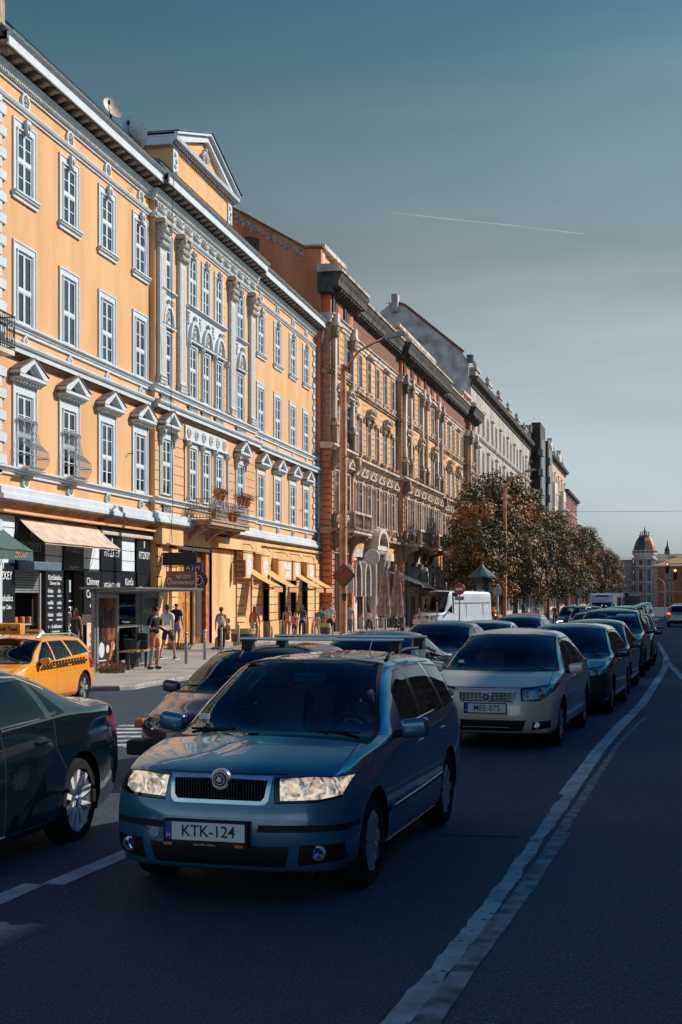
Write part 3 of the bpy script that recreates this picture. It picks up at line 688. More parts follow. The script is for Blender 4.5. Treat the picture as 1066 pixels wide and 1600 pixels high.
for i, (a, b) in enumerate(openings):
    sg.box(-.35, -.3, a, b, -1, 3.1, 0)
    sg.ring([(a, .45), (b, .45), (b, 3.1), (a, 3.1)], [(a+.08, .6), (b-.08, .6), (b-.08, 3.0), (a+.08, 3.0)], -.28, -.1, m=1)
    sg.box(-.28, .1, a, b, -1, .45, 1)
    rn = random.Random(i)
    for k_ in range(7): y_ = a+.12+rn.random()*(b-a-.4); z_ = .6+rn.random()*1.7; sg.box(-.3, -.27-rn.random()*.02, y_, y_+.22, z_, z_+.35, 2+rn.randrange(4))
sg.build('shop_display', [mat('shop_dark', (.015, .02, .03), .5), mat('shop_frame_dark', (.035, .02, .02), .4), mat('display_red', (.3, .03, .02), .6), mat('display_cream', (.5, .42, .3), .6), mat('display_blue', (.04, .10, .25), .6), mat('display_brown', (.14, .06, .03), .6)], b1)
for i, (a, b) in enumerate(openings): M().add([(-.12, a+.08, .6), (-.12, b-.08, .6), (-.12, b-.08, 3.0), (-.12, a+.08, 3.0)], [(0, 1, 2, 3)]).build('shop_window', PANE, b1)
def at1(x, y, z): return (-18.5+x*K, (34.3+y)*K, z*K-.167)
# ------------------------------------------------------------------ the ochre palace next door and what follows it
OCH = mat('ochre_stucco', (.68, .38, .165), .9, var=.2, scale=.8, dirt=(.44, .22, .09), streak=True)
SOOT = mat('sooty_stone', (.34, .24, .17), .9, var=.5, scale=1.4, dirt=(.07, .055, .05), streak=True)
SOOTL = mat('pale_sooty_stone', (.56, .48, .41), .9, var=.4, scale=1.4, dirt=(.26, .19, .15), streak=True)
BLK = mat('blackened_cornice', (.075, .062, .056), .9, var=.5, scale=2, dirt=(.015, .015, .017))
RUST = mat('red_brown_plaster', (.58, .20, .09), .9, var=.22, scale=.8, dirt=(.38, .11, .05), streak=True)
BRF = mat('brown_window_paint', (.16, .12, .10), .6)
GL2 = mat('hood_zinc', (.36, .30, .24), .6, .2, var=.3)
ROT = -math.atan(.028)
def lw2(w, h, **k):
    """stone surround window of the palace"""
    return dict(w=w, h=h, **k)
M2 = [SOOTL, SOOT, BRF, GL2]
b2 = thing('ochre_palace', 'soot-stained ochre stone palace with hooded windows, balconies and giant columns', 'building', (-18.1, 74*K, -.167), ROT, scale=K)
L2 = 60.0
ZS = -1.2
top2 = [80.0]
# bay layout along the front: (start, end, projection)
secs = [(0, 5.6, .45), (5.6, 21.5, 0), (21.5, 39.2, .4), (39.2, 55, 0), (55, 60, .45)]
bays = []
for a, b, x_ in secs:
    n = {5.6: 2, 5: 2}.get(round(b-a, 1), 6)
    for i in range(n): bays.append((a+(i+.5)*(b-a)/n, x_, i, n))
g = M()
for a, b, x_ in secs:
    hs = []
    for c, xx, i, n in bays:
        if a < c < b:
            hs += [(c-.5, c+.5, 15.1, 17.1), (c-.5, c+.5, 10.95, 13.2), (c-.55, c+.55, 6.55, 9.1), (c-.8, c+.8, ZS, 4.4)]
    wall(g, a, b, 4.9, 17.9, hs, x=x_, mr=1); wall(g, a, b, ZS, 4.9, hs, x=x_, m=2, mr=2, dep=.4)
    g.add([(x_, a, ZS), (-1, a, ZS), (-1, a, 17.9), (x_, a, 17.9)], [(0, 1, 2, 3)], 3 if a == 0 else 1); g.add([(x_, b, ZS), (-1, b, ZS), (-1, b, 17.9), (x_, b, 17.9)], [(0, 1, 2, 3)], 0)
g.box(-14, -.62, 0.02, L2, ZS, 17.9, 1)
g.build('wall', [OCH, SOOT, SOOTL, mat('pinkish_stone', (.34, .20, .16), .9, var=.3)], b2, fixn=False)
# rustication: red brown blocks on the corner piers, lines on the ochre fields
g = M()
for a, b, x_ in secs:
    z_ = .4
    while z_ < 10.4:
        if not 5.3 < z_ < 6.2:
            for c in (a+.02, b-.62): g.box(x_-.1, x_+.09, c, c+.6, z_+.03, z_+.33, 1 if x_ else 0)
        z_ += .36
    for c, xx, i, n in bays:
        if a < c < b:
            for z_ in [6.6+.38*k_ for k_ in range(29)]:
                if not (17.2 < z_): 
                    e_ = (b-a)/n/2
                    g.box(x_-.01, x_+.006, c-e_, c-.86, z_-.02, z_+.02, 2); g.box(x_-.01, x_+.006, c+.86, c+e_, z_-.02, z_+.02, 2)
for z_ in [.5+.36*i for i in range(27)]: g.box(.0, .47, -.07, .0, z_+.02, z_+.30, 1)
g.build('rustication', [OCH, RUST, GROOVE], b2)
def c2(name, z, prof, mats, root=b2, S_=None, end=0):
    for a, b, x_ in (S_ or secs):
        e_ = prof_d(prof) if x_ else 0
        g = M(); g.mold([(px+x_ if px > 0 else -.1, z+pz) for px, pz in prof], a-e_+(0 if x_ else .01), b+e_-(0 if x_ else .01)); g.build(name, mats, root)
c2('string_course', 10.25, [(0, 0), (.12, 0), (.2, .12), (.34, .16), (.34, .28), (.1, .34), (0, .36)], SOOTL)
c2('sill_course', 14.5, [(0, 0), (.1, 0), (.12, .1), (.2, .14), (.2, .2), (0, .22)], SOOT)
c2('balcony_course', 5.45, [(0, 0), (.14, 0), (.22, .12), (.42, .16), (.42, .3), (.1, .36), (0, .38)], SOOT)
c2('architrave', 17.35, [(0, 0), (.08, 0), (.1, .2), (.16, .22), (.18, .42), (.28, .46), (.28, .52), (0, .54)], SOOTL)
g = M()
for a, b, x_ in secs: g.box(-.5, x_+.02, a, b, 17.85, 19.0, 0)
for c, x_, i, n in bays: g.box(x_, x_+.05, c-.35, c+.35, 18.1, 18.8, 1); g.box(x_, x_+.12, c-1.15, c-.75, 17.95, 18.95, 1)
g.build('frieze', [RUST, BLK], b2)
c2('cornice', 18.95, [(0, 0), (.22, 0), (.26, .25), (.66, .32), (.7, .6), (.8, .78), (.86, .95), (.6, 1.0), (0, 1.1)], BLK)
g = M()
y_ = .3
while y_ < L2:
    x_ = next(s_[2] for s_ in secs if s_[0] <= y_ <= s_[1]); g.mold([(x_, 19.25), (x_+.6, 19.25), (x_+.6, 19.12), (x_+.35, 18.95), (x_, 18.8)], y_-.16, y_+.16); y_ += .62
g.build('cornice_bracket', BLK, b2)
c2('gutter', 20.02, [(0, 0), (.88, 0), (.92, .12), (.8, .16), (.6, .4), (0, .45)], SOOTL)
for a, b in ((.3, 5.4), (22.5, 38.2), (55, 59.8)):
    g = M(); g.box(-3.2, -.2, a, b, 20.2, 21.6 if a > 1 else 21.7, 0); g.box(-3.25, .1, a-.15, b+.15, 21.5 if a > 1 else 21.6, 21.75 if a > 1 else 21.85, 1); g.box(-.2, -.1, a+.1, a+.7, 20.3, 21.9, 1); g.box(-.2, -.1, b-.7, b-.1, 20.3, 21.9, 1)
    g.build('attic', [OCH, SOOTL], b2)
g = M(); g.mold([(.3, 20.4), (-5.5, 23.2), (-12, 20.4), (-12, 17.8), (.2, 17.8)], 0.03, L2); g.build('roof', TILE, b2)
# party wall above the lower neighbour, coping tiles and a bare brick patch
g = M(); g.prism([(-14.5, 10), (-.06, 10), (-.06, 18.0), (.0, 21.45), (-.9, 21.5), (-4.6, 23.7), (-9, 26), (-14.5, 23)], -.03, -.33, 'y', 0)
g.prism([(-.9, 21.5), (-4.6, 23.7), (-9, 26), (-9, 26.12), (-4.6, 23.82), (-.9, 21.62)], .0, -.42, 'y', 1)
g.box(-.95, .1, -.4, .02, 21.5, 21.6, 1)
rn = random.Random(5)
for i in range(26):
    t_ = i/26; xx = -1.0-7.5*t_; g.prism([(xx, 21.35+2.15*t_*2.05), (xx-.3, 21.5+2.15*t_*2.05), (xx-.1-rn.random()*.2, 21.1+4.4*t_-rn.random()*.25), (xx+.15, 21.2+4.3*t_-rn.random()*.15)], -.33, -.342-.002*i, 'y', 2)
for cx, cz, r_ in ((-3.1, 18.95, .42), (-4.2, 21.9, .55)):
    pts = [(cx+r_*math.cos(k_*PI/5)*(1+.3*rn.random()), cz+r_*.8*math.sin(k_*PI/5)*(1+.3*rn.random())) for k_ in range(10)]
    g.prism(pts, -.33, -.342, 'y', 3)
g.build('party_wall', [RUST, TILE, mat('spalled_plaster', (.40, .26, .22), .9, var=.4, scale=6), mat('bare_brick', (.12, .06, .045), .95, var=.6, scale=12)], b2)
# windows
for j, (c, x_, i, n) in enumerate(bays):
    hood = (i % 2 == 0)
    window(b2, c, 15.1, dict(w=1.0, h=2.0, sw=.17, sh=.2, trans=.7, blind=3 if j % 3 else 0, ped='flat' if hood else None), M2, x=x_)
    window(b2, c, 10.95, dict(w=1.0, h=2.25, sw=.2, sh=.25, trans=.7, sill=False, blind=3 if j % 2 else 1, ped='seg' if hood or n == 2 else None), M2, x=x_)
    window(b2, c, 6.55, dict(w=1.1, h=2.55, sw=.25, sh=.2, trans=.72, sill=True, blind=3 if j % 4 else 0, ped='tri'), M2, x=x_)
    g = M()                                                       # slim engaged columns beside the first floor windows
    for s_ in (-1, 1):
        g.lathe([(.08, 0), (.08, .3), (.06, .36), (.055, 2.2), (.09, 2.3), (.09, 2.5)], (x_+.1, c+s_*.88, 6.5), 8, 'z', 0); g.box(x_, x_+.2, c+s_*.93-.14, c+s_*.93+.14, 6.2, 6.5, 1)
        g.ell((x_+.15, c+s_*.8, 10.75), (.14, .12, .2), 7, 1); g.ell((x_+.1, c+s_*.8, 13.15), (.1, .1, .22), 7, 1)
    for k_ in range(5): baluster(g, c-.4+.2*k_, 6.05, 6.5, x_+.1, .06, 1, 6)
    if x_ == 0: g.box(x_, x_+.16, c-.7, c+.7, 5.85, 6.05, 0)
    g.build('window_column', [SOOTL, SOOT], b2)
# giant order
for c, x_ in ((.45, .45), (5.0, .45), (22.1, .4), (24.3, .4), (29.2, .4), (31.3, .4), (36.3, .4), (38.6, .4), (55.5, .45), (59.4, .45)):
    g = M(); g.box(x_, x_+.34, c-.3, c+.3, 10.62, 11.7, 1); g.box(x_, x_+.4, c-.36, c+.36, 11.6, 11.76, 0)
    g.box(x_, x_+.24, c-.22, c+.22, 11.76, 16.5, 0); g.box(x_, x_+.28, c-.26, c+.26, 11.76, 12.0, 1)
    g.prism([(x_, 16.5), (x_+.25, 16.5), (x_+.4, 17.1), (x_+.4, 17.2), (x_, 17.2)], c-.27, c+.27, 'y', 1)
    for k_ in range(6): g.ell((x_+.3, c-.2+.08*k_, 16.7+.2*(k_ % 2)), (.09, .08, .13), 6, 1)
    g.box(x_, x_+.46, c-.36, c+.36, 17.2, 17.36, 0); g.box(x_, x_+.4, c-.3, c+.3, 17.36, 17.9, 0)
    g.build('giant_pilaster', [SOOTL, SOOT], b2)
for c, x_ in ((.35, .45), (5.2, .45), (22, .4), (38.8, .4)):          # heads under the projecting balcony stones
    g = M(); g.mold([(x_, 10.2), (x_+.55, 10.2), (x_+.6, 9.9), (x_+.4, 9.4), (x_+.15, 9.1), (x_, 9.0)], c-.22, c+.22, 0); g.ell((x_+.45, c, 9.75), (.2, .2, .28), 8, 0); g.build('bracket_head', SOOT, b2)
# stone balconies
def balcony(root, a, b, x_, z_=5.5, d=1.3):
    g = M(); g.box(x_, x_+d, a, b, z_, z_+.28, 0); g.box(x_, x_+d+.08, a-.08, b+.08, z_+.2, z_+.3, 1)
    for c in (a+.3, b-.3): g.mold([(x_, z_), (x_+d-.2, z_), (x_+d-.25, z_-.25), (x_+.4, z_-.5), (x_+.2, z_-1.0), (x_, z_-1.1)], c-.18, c+.18, 1)
    for px, py in ((x_+d-.12, a+.12), (x_+d-.12, b-.12), (x_+.15, a+.12), (x_+.15, b-.12), (x_+d-.12, (a+b)/2)): g.box(px-.13, px+.13, py-.13, py+.13, z_+.3, z_+1.15, 1)
    g.ring([(x_, a), (x_+d, a), (x_+d, b), (x_, b)], [(x_, a+.24), (x_+d-.24, a+.24), (x_+d-.24, b-.24), (x_, b-.24)], z_+1.1, z_+1.24, 'z', 0)
    n = int((b-a)/.28)
    for i in range(n): baluster(g, a+(i+.5)*(b-a)/n, z_+.3, z_+1.1, x_+d-.12, .07, 1, 7)
    for i in range(4): 
        for yy in (a+.12, b-.12): baluster(g, yy, z_+.3, z_+1.1, x_+.25+i*.27, .07, 1, 7)
    g.build('balcony', [SOOTL, SOOT], root)
balcony(b2, .4, 5.2, .45); balcony(b2, 22.0, 27, .4); balcony(b2, 30, 33.5, .4); balcony(b2, 42, 45, 0); balcony(b2, 49, 52, 0)
# entrance aedicule with round pediment
g = M(); c = 12.8
n = 12; arc = [(c-1.7*math.cos(PI*i/n), 5.2+1.15*math.sin(PI*i/n)) for i in range(n+1)]; inn = [(c-1.35*math.cos(PI*i/n), 5.2+.85*math.sin(PI*i/n)) for i in range(n+1)]
for i in range(n): g.prism([arc[i], arc[i+1], inn[i+1], inn[i]], 0, .9, m=0)
g.prism(inn, 0, .35, m=1); g.box(0, .85, c-1.75, c+1.75, 4.9, 5.2, 0)
for i in range(9): g.box(.6, .8, c-1.6+.4*i-.1, c-1.6+.4*i+.1, 4.72, 4.9, 0)
for s_ in (-1, 1): g.lathe([(.3, -1.2), (.3, .5), (.24, .6), (.22, 4.0), (.32, 4.3), (.32, 4.7)], (.5, c+s_*1.35, 0), 12, 'z', 0)
g.build('portal', [SOOTL, SOOT], b2)
# shopfronts: arches and dark glass in the bays
SHF = [mat('shop_dark_glass', (.012, .02, .03), .12), mat('shop_frame_brown', (.09, .05, .04), .5), mat('pale_shop_stone', (.42, .37, .33), .8, var=.3), mat('poster_mix', (.3, .12, .08), .6, var=.8, scale=3), mat('cool_poster', (.25, .3, .33), .6, var=.7, scale=4)]
g = M()
for j, (c, x_, i, n_) in enumerate(bays):
    g.box(x_-.42, x_-.38, c-.8, c+.8, ZS, 4.4, 0)
    g.ring([(c-.8, ZS), (c+.8, ZS), (c+.8, 4.4), (c-.8, 4.4)], [(c-.7, ZS+.2), (c+.7, ZS+.2), (c+.7, 4.3), (c-.7, 4.3)], x_-.38, x_-.25, m=1)
    g.box(x_-.38, x_-.3, c-.7, c+.7, 2.2, 2.35, 1); g.box(x_-.38, x_-.3, c-.05, c+.05, ZS, 4.3, 1)
    rn = random.Random(j)
    for k_ in range(3): yy = c-.6+rn.random()*.8; zz_ = .2+rn.random()*1.4; g.box(x_-.38, x_-.36, yy, yy+.4, zz_, zz_+.5, 3+k_ % 2)
    if 5.6 < c < 12 or 23 < c < 38:
        arc = [(c-.95*math.cos(PI*q/10), 3.2+.95*math.sin(PI*q/10)) for q in range(11)]; inn = [(c-.62*math.cos(PI*q/10), 3.2+.72*math.sin(PI*q/10)) for q in range(11)]
        for q in range(10): g.prism([arc[q], arc[q+1], inn[q+1], inn[q]], x_, x_+.55, m=2)
        g.box(x_, x_+.55, c-.95, c-.62, 1.9, 3.2, 2); g.box(x_, x_+.55, c+.62, c+.95, 1.9, 3.2, 2)
g.build('shopfront', SHF, b2)

# ------------------------------------------------------------------ further along: B3 grey gabled house
GRY = mat('pale_grey_stone', (.42, .38, .34), .9, var=.3, scale=1, dirt=(.22, .19, .18), streak=True)
GRD = mat('dark_render', (.46, .42, .41), .9, var=.4, scale=.9, dirt=(.28, .26, .26))
M3 = [GRY, SOOT, BRF, GL2]
TRIM_ = mat('dark_fascia', (.03, .035, .04), .5)
def far_house(name, label, y0, length, h, x0, mats, nb, rows, root_rot=ROT, depth=14, bw=1.1, cornice=.7, roof=3, group=None, party=None, attic=0, sw=.15):
    """a tenement of the row: wall, windows with panes, cornice, roof"""
    t = thing(name, label, 'building', (x0, y0, -.9), root_rot)
    pitch = length/nb; g = M(); hs = []
    for i in range(nb):
        for z_, hh in rows: hs.append(((i+.5)*pitch-bw/2, (i+.5)*pitch+bw/2, z_, z_+hh))
    wall(g, 0, length, 0, h, hs, x=0, mr=1, dep=.15); g.box(-depth, -.62, 0, length, 0, h, 0)
    g.add([(0, 0, 0), (-1, 0, 0), (-1, 0, h), (0, 0, h)], [(0, 1, 2, 3)], 3); g.build('wall', mats, t, fixn=False)
    for i in range(nb):
        for r_, (z_, hh) in enumerate(rows):
            window(t, (i+.5)*pitch, z_, dict(w=bw, h=hh, sw=sw, sh=.2, trans=.7, sill=sw > 0, blind=3 if (i*3+r_) % 3 else 0, ped=('seg' if r_ == 1 else 'flat') if sw and (i+r_) % 2 else None), [mats[1], mats[1], BRF, GL2])
    for z_ in [rows[k_][0]-.75 for k_ in range(1, len(rows))]:
        M().mold([(0, z_), (.12, z_), (.3, z_+.2), (.3, z_+.32), (0, z_+.4)], -.02, length+.02).build('string_course', mats[1], t)
    M().mold([(0, h-.9), (.15, h-.9), (.2, h-.4), (cornice, h-.3), (cornice+.1, h), (cornice+.15, h+.15), (0, h+.25)], -.1, length+.1).build('cornice', mats[2], t)
    g = M(); g.mold([(.1, h+.1), (-depth/2, h+roof), (-depth, h+.1)], 0, length)
    if party:
        g.prism(party, 0, -.3, 'y', 1)
        g.prism([(-.9, 29.3), (-7.2, 34.6), (-8.6, 35.2), (-8.6, 35.45), (-7.1, 34.85), (-.7, 29.5)], .15, -.42, 'y', 2); g.box(-.4, .3, -.5, .3, 28.2, 29.0, 0)
    g.build('roof', [ZINC, mats[3], TILE], t)
    g = M()
    for i in range(nb): g.box(.0, .04, (i+.12)*pitch, (i+.88)*pitch, .9, 4.2, 0); g.box(.0, .3, (i+.05)*pitch, (i+.95)*pitch, 4.25, 4.9, 1+(i*7) % 3)
    g.build('shopfront', [SHF[0], TRIM_, SHF[2], SHF[3]], t)
    if attic:
        g = M()
        for k_ in range(attic):
            c = (k_+.5)*length/attic; g.box(-1, 0, c-1.6, c+1.6, h+.2, h+1.5, 0); g.box(-1.1, .15, c-1.75, c+1.75, h+1.5, h+1.75, 1); g.lathe([(.3, 0), (.12, .3), (.3, .6), (.05, 1)], (-.3, c, h+1.75), 8, 'z', 1)
        g.build('attic', [mats[0], mats[1]], t)
    return t
y3 = 74*K+60*K; x3 = -18.1+.028*60*K
b3 = far_house('grey_gabled_house', 'tall pale grey house behind trees, with a dark weathered gable end', y3, 66, 26.6, x3, [GRY, SOOTL, BLK, GRD], 16, [(7.2, 3.0), (12.1, 2.8), (16.6, 2.8), (21.3, 2.4)], attic=6,
    party=[(-.2, 15), (-.2, 28.2), (-.9, 29.3), (-7.2, 34.6), (-8.6, 35.2), (-14, 31), (-14, 15)])
y4 = y3+66
b4 = far_house('dark_brick_block', 'dark brown modern block with recessed balconies behind the trees', y4, 34, 29.5, x3+.028*66, [mat('dark_brown_brick', (.06, .035, .03), .8, var=.2), mat('brown_balcony_slab', (.22, .16, .14), .8), BRF, GRD], 7, [(6+3.1*k_, 1.6) for k_ in range(7)], cornice=.15, roof=.5, sw=0)
for a in (3, 17):
    g = M(); g.box(0, 1.4, a, a+9, 5, 30.4 if a == 3 else 29, 0); g.box(1.4, 1.5, a+1, a+8, 5, 28, 1)
    for k_ in range(7): g.box(1.3, 2.0, a-2.5, a+.5, 6.3+3.1*k_, 7.3+3.1*k_, 1)
    g.build('projecting_bay', [bpy.data.materials['dark_brown_brick'], mat('bay_glazing', (.12, .13, .14), .3, var=.4)], b4)
y5 = y4+34
CRM = mat('cream_pink_stone', (.55, .36, .27), .85, var=.25, scale=.7)
b5 = far_house('cream_domed_tenement', 'cream and salmon tenement with gabled attic above the tree crowns', y5, 44, 29, x3+.028*100, [CRM, mat('cream_trim', (.62, .55, .48), .85), BLK, CRM], 10, [(6+4.4*k_, 2.6) for k_ in range(5)], attic=4)
for a in (8, 30):
    g = M(); g.box(0, .9, a-3, a+3, 6, 24, 0); [g.box(.9, .93, a-2.6, a+2.6, z_, z_+2.4, 1) for z_ in (7, 11.2, 15.4, 19.6)]; [g.box(.93, 1.0, a-.2, a+.2, z_, z_+2.4, 0) for z_ in (7, 11.2, 15.4, 19.6)]; g.prism([(a-3.4, 29.2), (a+3.4, 29.2), (a+2.4, 31), (a+.9, 31.4), (a, 32.4), (a-.9, 31.4), (a-2.4, 31)], -.8, .1, 'x', 0); g.build('oriel', [bpy.data.materials['cream_trim'], GRD], b5)
b6 = far_house('red_brick_tenement', 'narrow red brick tenement farthest along the left row of houses', y5+44, 40, 25.5, x3+.028*144, [mat('dark_red_brick', (.22, .06, .04), .85, var=.2), SOOTL, BLK, mat('red_side_wall', (.30, .09, .06), .85, var=.2)], 9, [(6+4*k_, 2.2) for k_ in range(5)])
b7 = far_house('brown_corner_tenement', 'low brown tenement half hidden by the last trees', y5+84, 90, 20, x3+.028*184, [SOOT, SOOTL, BLK, GRD], 14, [(5+3.8*k_, 2) for k_ in range(4)])
# chimney with ladder on the dark gable
g = M(); g.box(-8.6, -7.9, -1.0, .1, 34, 35.9); g.tube([(-8.9, -.6, 33.5), (-8.9, -.6, 35.2)], .05, 5); g.tube([(-9.3, -.6, 35), (-8, -.6, 35)], .04, 5); g.build('chimney', GRD, b3)

# ------------------------------------------------------------------ the domed palace and the brick church house at the end of the street
def up(px, d):
    k_ = (px-533)/2100; r_ = d*k_; return (r_*math.cos(YAW)-d*math.sin(YAW), d*math.cos(YAW)+r_*math.sin(YAW))
FARD = 400
def far_root(name, label, px, d, rz):
    x_, y_ = up(px, d); return thing(name, label, 'building', (x_, y_, -.7), rz)
dm = far_root('domed_corner_palace', 'grey stone palace with a red and slate corner dome at the end of the street', 1023, FARD, 0); dm.scale = (.74, .74, .80)
PST = mat('violet_grey_stone', (.30, .27, .30), .85, var=.3, scale=.5); PSL = mat('cream_parapet', (.52, .46, .42), .85, var=.2)
g = M()
wall(g, 0, 26, 0, 17, [(1.5+3.2*i, 3+3.2*i, z_, z_+2.6) for i in range(7) for z_ in (1, 5.2, 9.2, 13.2)], x=-8, dep=.4, m=0, mr=2)
g.box(-26, -8.4, 0, 26, 0, 17, 0)
# octagonal corner tower facing the street
TWR = lambda r_, z0, z1, m: g.lathe([(r_, z0), (r_, z1)], (-3.9, -1, 0), 8, 'z', m)
TWR(4.3, 0, 17.2, 0); TWR(4.7, 4.0, 4.5, 1); TWR(4.7, 8.3, 8.7, 1); TWR(4.8, 14.2, 14.6, 1); TWR(5.1, 17, 17.5, 1); TWR(4.4, 17.5, 18.7, 1); TWR(4.9, 18.7, 19.4, 1)
g.build('wall', [PST, PSL, mat('far_window_dark', (.03, .04, .06), .3)], dm, fixn=False)
g = M()
for k_ in range(8):
    t_ = 2*PI*(k_+.5)/8; cx, cy = -3.9+4.0*math.cos(t_), -1+4.0*math.sin(t_)
    T_ = Matrix.Translation((cx, cy, 0)) @ Matrix.Rotation(t_, 4, 'Z')
    for z0, z1 in ((1, 3.4), (5, 7.6), (9.2, 13.4), (15, 16.6)):
        bmx = bmesh.new(); bmesh.ops.create_cube(bmx, size=1, matrix=T_ @ Matrix.Translation((.0, 0, (z0+z1)/2)) @ Matrix.Diagonal((.25, 1.5, z1-z0, 1))); g.bm(bmx); bmx.free()
        for s_ in (-1, 1):
            bmx = bmesh.new(); bmesh.ops.create_cube(bmx, size=1, matrix=T_ @ Matrix.Translation((.1, s_*.95, (z0+z1)/2)) @ Matrix.Diagonal((.3, .25, z1-z0+.6, 1))); g.bm(bmx, 1); bmx.free()
g.build('window', [bpy.data.materials['far_window_dark'], PSL], dm)
DRD = mat('red_brown_dome_copper', (.42, .17, .09), .6, var=.35, scale=.4); DSL = mat('slate_dome', (.045, .055, .075), .5, var=.3)
g = M(); pr = [(4.6, 19.4), (4.5, 20.6), (4.1, 22.2), (3.3, 24), (2.4, 25.3), (2.1, 25.7)]
b0 = len(g.f); g.lathe(pr, (-3.9, -1, 0), 8, 'z', 0)
for i in range(b0, len(g.f)):
    if len(g.f[i]) == 4:
        c = sum((Vector(g.v[q]) for q in g.f[i]), Vector())/4
        g.m[i] = 1 if (c.x+3.9)*.35+(c.y+1)*1 > -2.2 and c.x > -4.3 or c.x > -3.9 and False else 0
        g.m[i] = 0 if c.x > -3.9 else 1
g.build('dome', [DRD, DSL], dm)
g = M(); g.lathe([(2.3, 25.6), (2.3, 26.0), (1.9, 26.1)], (-3.9, -1, 0), 8, 'z', 0)
for k_ in range(6): t_ = k_*PI/3; g.lathe([(.3, 0), (.18, .5), (.3, 1), (.05, 1.5)], (-3.9+1.6*math.cos(t_), -1+1.6*math.sin(t_), 26), 6, 'z', 0)
g.lathe([(.5, 26), (.35, 27), (.55, 27.4), (.2, 28.4), (.1, 29.2)], (-3.9, -1, 0), 8, 'z', 0)
for k_ in range(16): t_ = k_*PI/8; g.box(-3.9+4.75*math.cos(t_)-.15, -3.9+4.75*math.cos(t_)+.15, -1+4.75*math.sin(t_)-.15, -1+4.75*math.sin(t_)+.15, 19.4, 20.3, 1)
g.ring([(-3.9+4.9*math.cos(k_*PI/8), -1+4.9*math.sin(k_*PI/8)) for k_ in range(16)], [(-3.9+4.5*math.cos(k_*PI/8), -1+4.5*math.sin(k_*PI/8)) for k_ in range(16)], 20.1, 20.4, 'z', 1)
g.build('finial', [SOOT, PSL], dm)
g = M()
# wing running right, with mansard and parapet
wall(g, 0, 14, 0, 15.5, [(1.2+2.4*i, 2.4+2.4*i, z_, z_+2.2) for i in range(5) for z_ in (2, 6.5, 11)], x=0, dep=.3, m=0, mr=2)
o = M(); g2 = M()
g2.box(0, 22, 1, 16, 0, 16.2, 0); g2.box(-.3, 22.3, .6, 16.3, 16.0, 16.6, 1); g2.prism([(1, 16.6), (16, 16.6), (12, 19.2), (5, 19.2)], 0, 22, 'x', 2)
g2.box(0, 22, .8, 1, 11.6, 14.6, 3)
g2.build('side_wing', [PST, PSL, mat('patched_roof', (.33, .28, .22), .8, var=.4, scale=.4), mat('blue_awning_glass', (.05, .10, .16), .4)], dm)

ch = far_root('brick_church_house', 'red brick corner house with tan roof, pale quoins and a small domed bell turret', 1022, 330, R(-6)); ch.scale = (1, 1, .88)
BRK = mat('orange_brick', (.42, .17, .11), .85, var=.15, scale=.5); QN = mat('cream_quoins', (.55, .45, .35), .85); TAN = mat('tan_roof_tiles', (.45, .28, .15), .85, var=.2)
g = M(); Hh = 11.2
holes = [(3+5*i, 4.5+5*i, z_, z_+2) for i in range(6) for z_ in (1.4, 4.8, 8.2)]
fr = M(); wall(fr, 0, 34, 0, Hh, holes, x=0, dep=.3, m=0, mr=0)
vs = [(y_, x_*-1, z_) for x_, y_, z_ in fr.v]; fr.v = vs; fr.box(0, .1, .3, 26, 0, Hh, 0); fr.box(0.1, 34, .6, 26, 0, Hh-.1, 1)
fr.add([(0, 0, 0), (0, 26, 0), (0, 26, Hh), (0, 0, Hh)], [(0, 1, 2, 3)])
fr.build('wall', [BRK, bpy.data.materials['far_window_dark']], ch, fixn=False)
g = M()
for i in range(19): w_ = .95 if i % 2 else .65; g.box(-.12, w_, -.12, .0, i*.58, i*.58+.5, 0); g.box(-.12, 0, -.12, w_*.8, i*.58, i*.58+.5, 0)
g.box(-.5, 34.5, -.5, 26.4, Hh, Hh+.35, 0); g.box(-.1, 34, -.12, 0, 4.1, 4.4, 0)
for a, b, c, d in holes: g.ring([(a-.2, c-.2), (b+.2, c-.2), (b+.2, d+.2), (a-.2, d+.2)], [(a, c), (b, c), (b, d), (a, d)], -.1, 0, 'y', m=0); g.box(a, b, .1, .15, c, d, 1); g.box((a+b)/2-.06, (a+b)/2+.06, .04, .1, c, d, 2)
g.build('quoin', [QN, mat('far_pane', (.16, .2, .24), .2), FRAME], ch)
g = M(); g.add([(-.5, -.5, Hh+.35), (34.5, -.5, Hh+.35), (34.5, 26.4, Hh+.35), (-.5, 26.4, Hh+.35), (10, 12, Hh+5), (34.5, 12, Hh+5)], [(0, 1, 5, 4), (1, 2, 5), (2, 3, 4, 5), (3, 0, 4), (0, 3, 2, 1)]); g.build('roof', TAN, ch)
g = M(); cx, cy = 12.8, -2
for sx in (-1, 1):
    for sy in (-1, 1): g.box(cx+sx*1.5-.4, cx+sx*1.5+.4, cy+sy*1.5-.4, cy+sy*1.5+.4, 6, 14.2, 1)
g.box(cx-1.9, cx+1.9, cy-1.9, cy+1.9, -.5, 9.5, 0); g.box(cx-1.5, cx+1.5, cy-.4, cy+.4, 9.5, 14, 0); g.box(cx-.7, cx+.7, cy-.5, cy-.4, 9.8, 12.4, 2)
g.box(cx-2.3, cx+2.3, cy-2.3, cy+2.3, 14.2, 14.7, 1)
g.lathe([(2.1, 14.7), (1.9, 15.2), (1.5, 15.6), (1.35, 16.3), (1.4, 17), (1.1, 18), (.5, 18.8), (.1, 19.1)], (cx, cy, 0), 12, 'z', 3)
g.tube([(cx, cy, 19), (cx, cy, 22.2)], .07, 6, 2); g.tube([(cx-.7, cy, 21.3), (cx+.7, cy, 21.3)], .07, 6, 2)
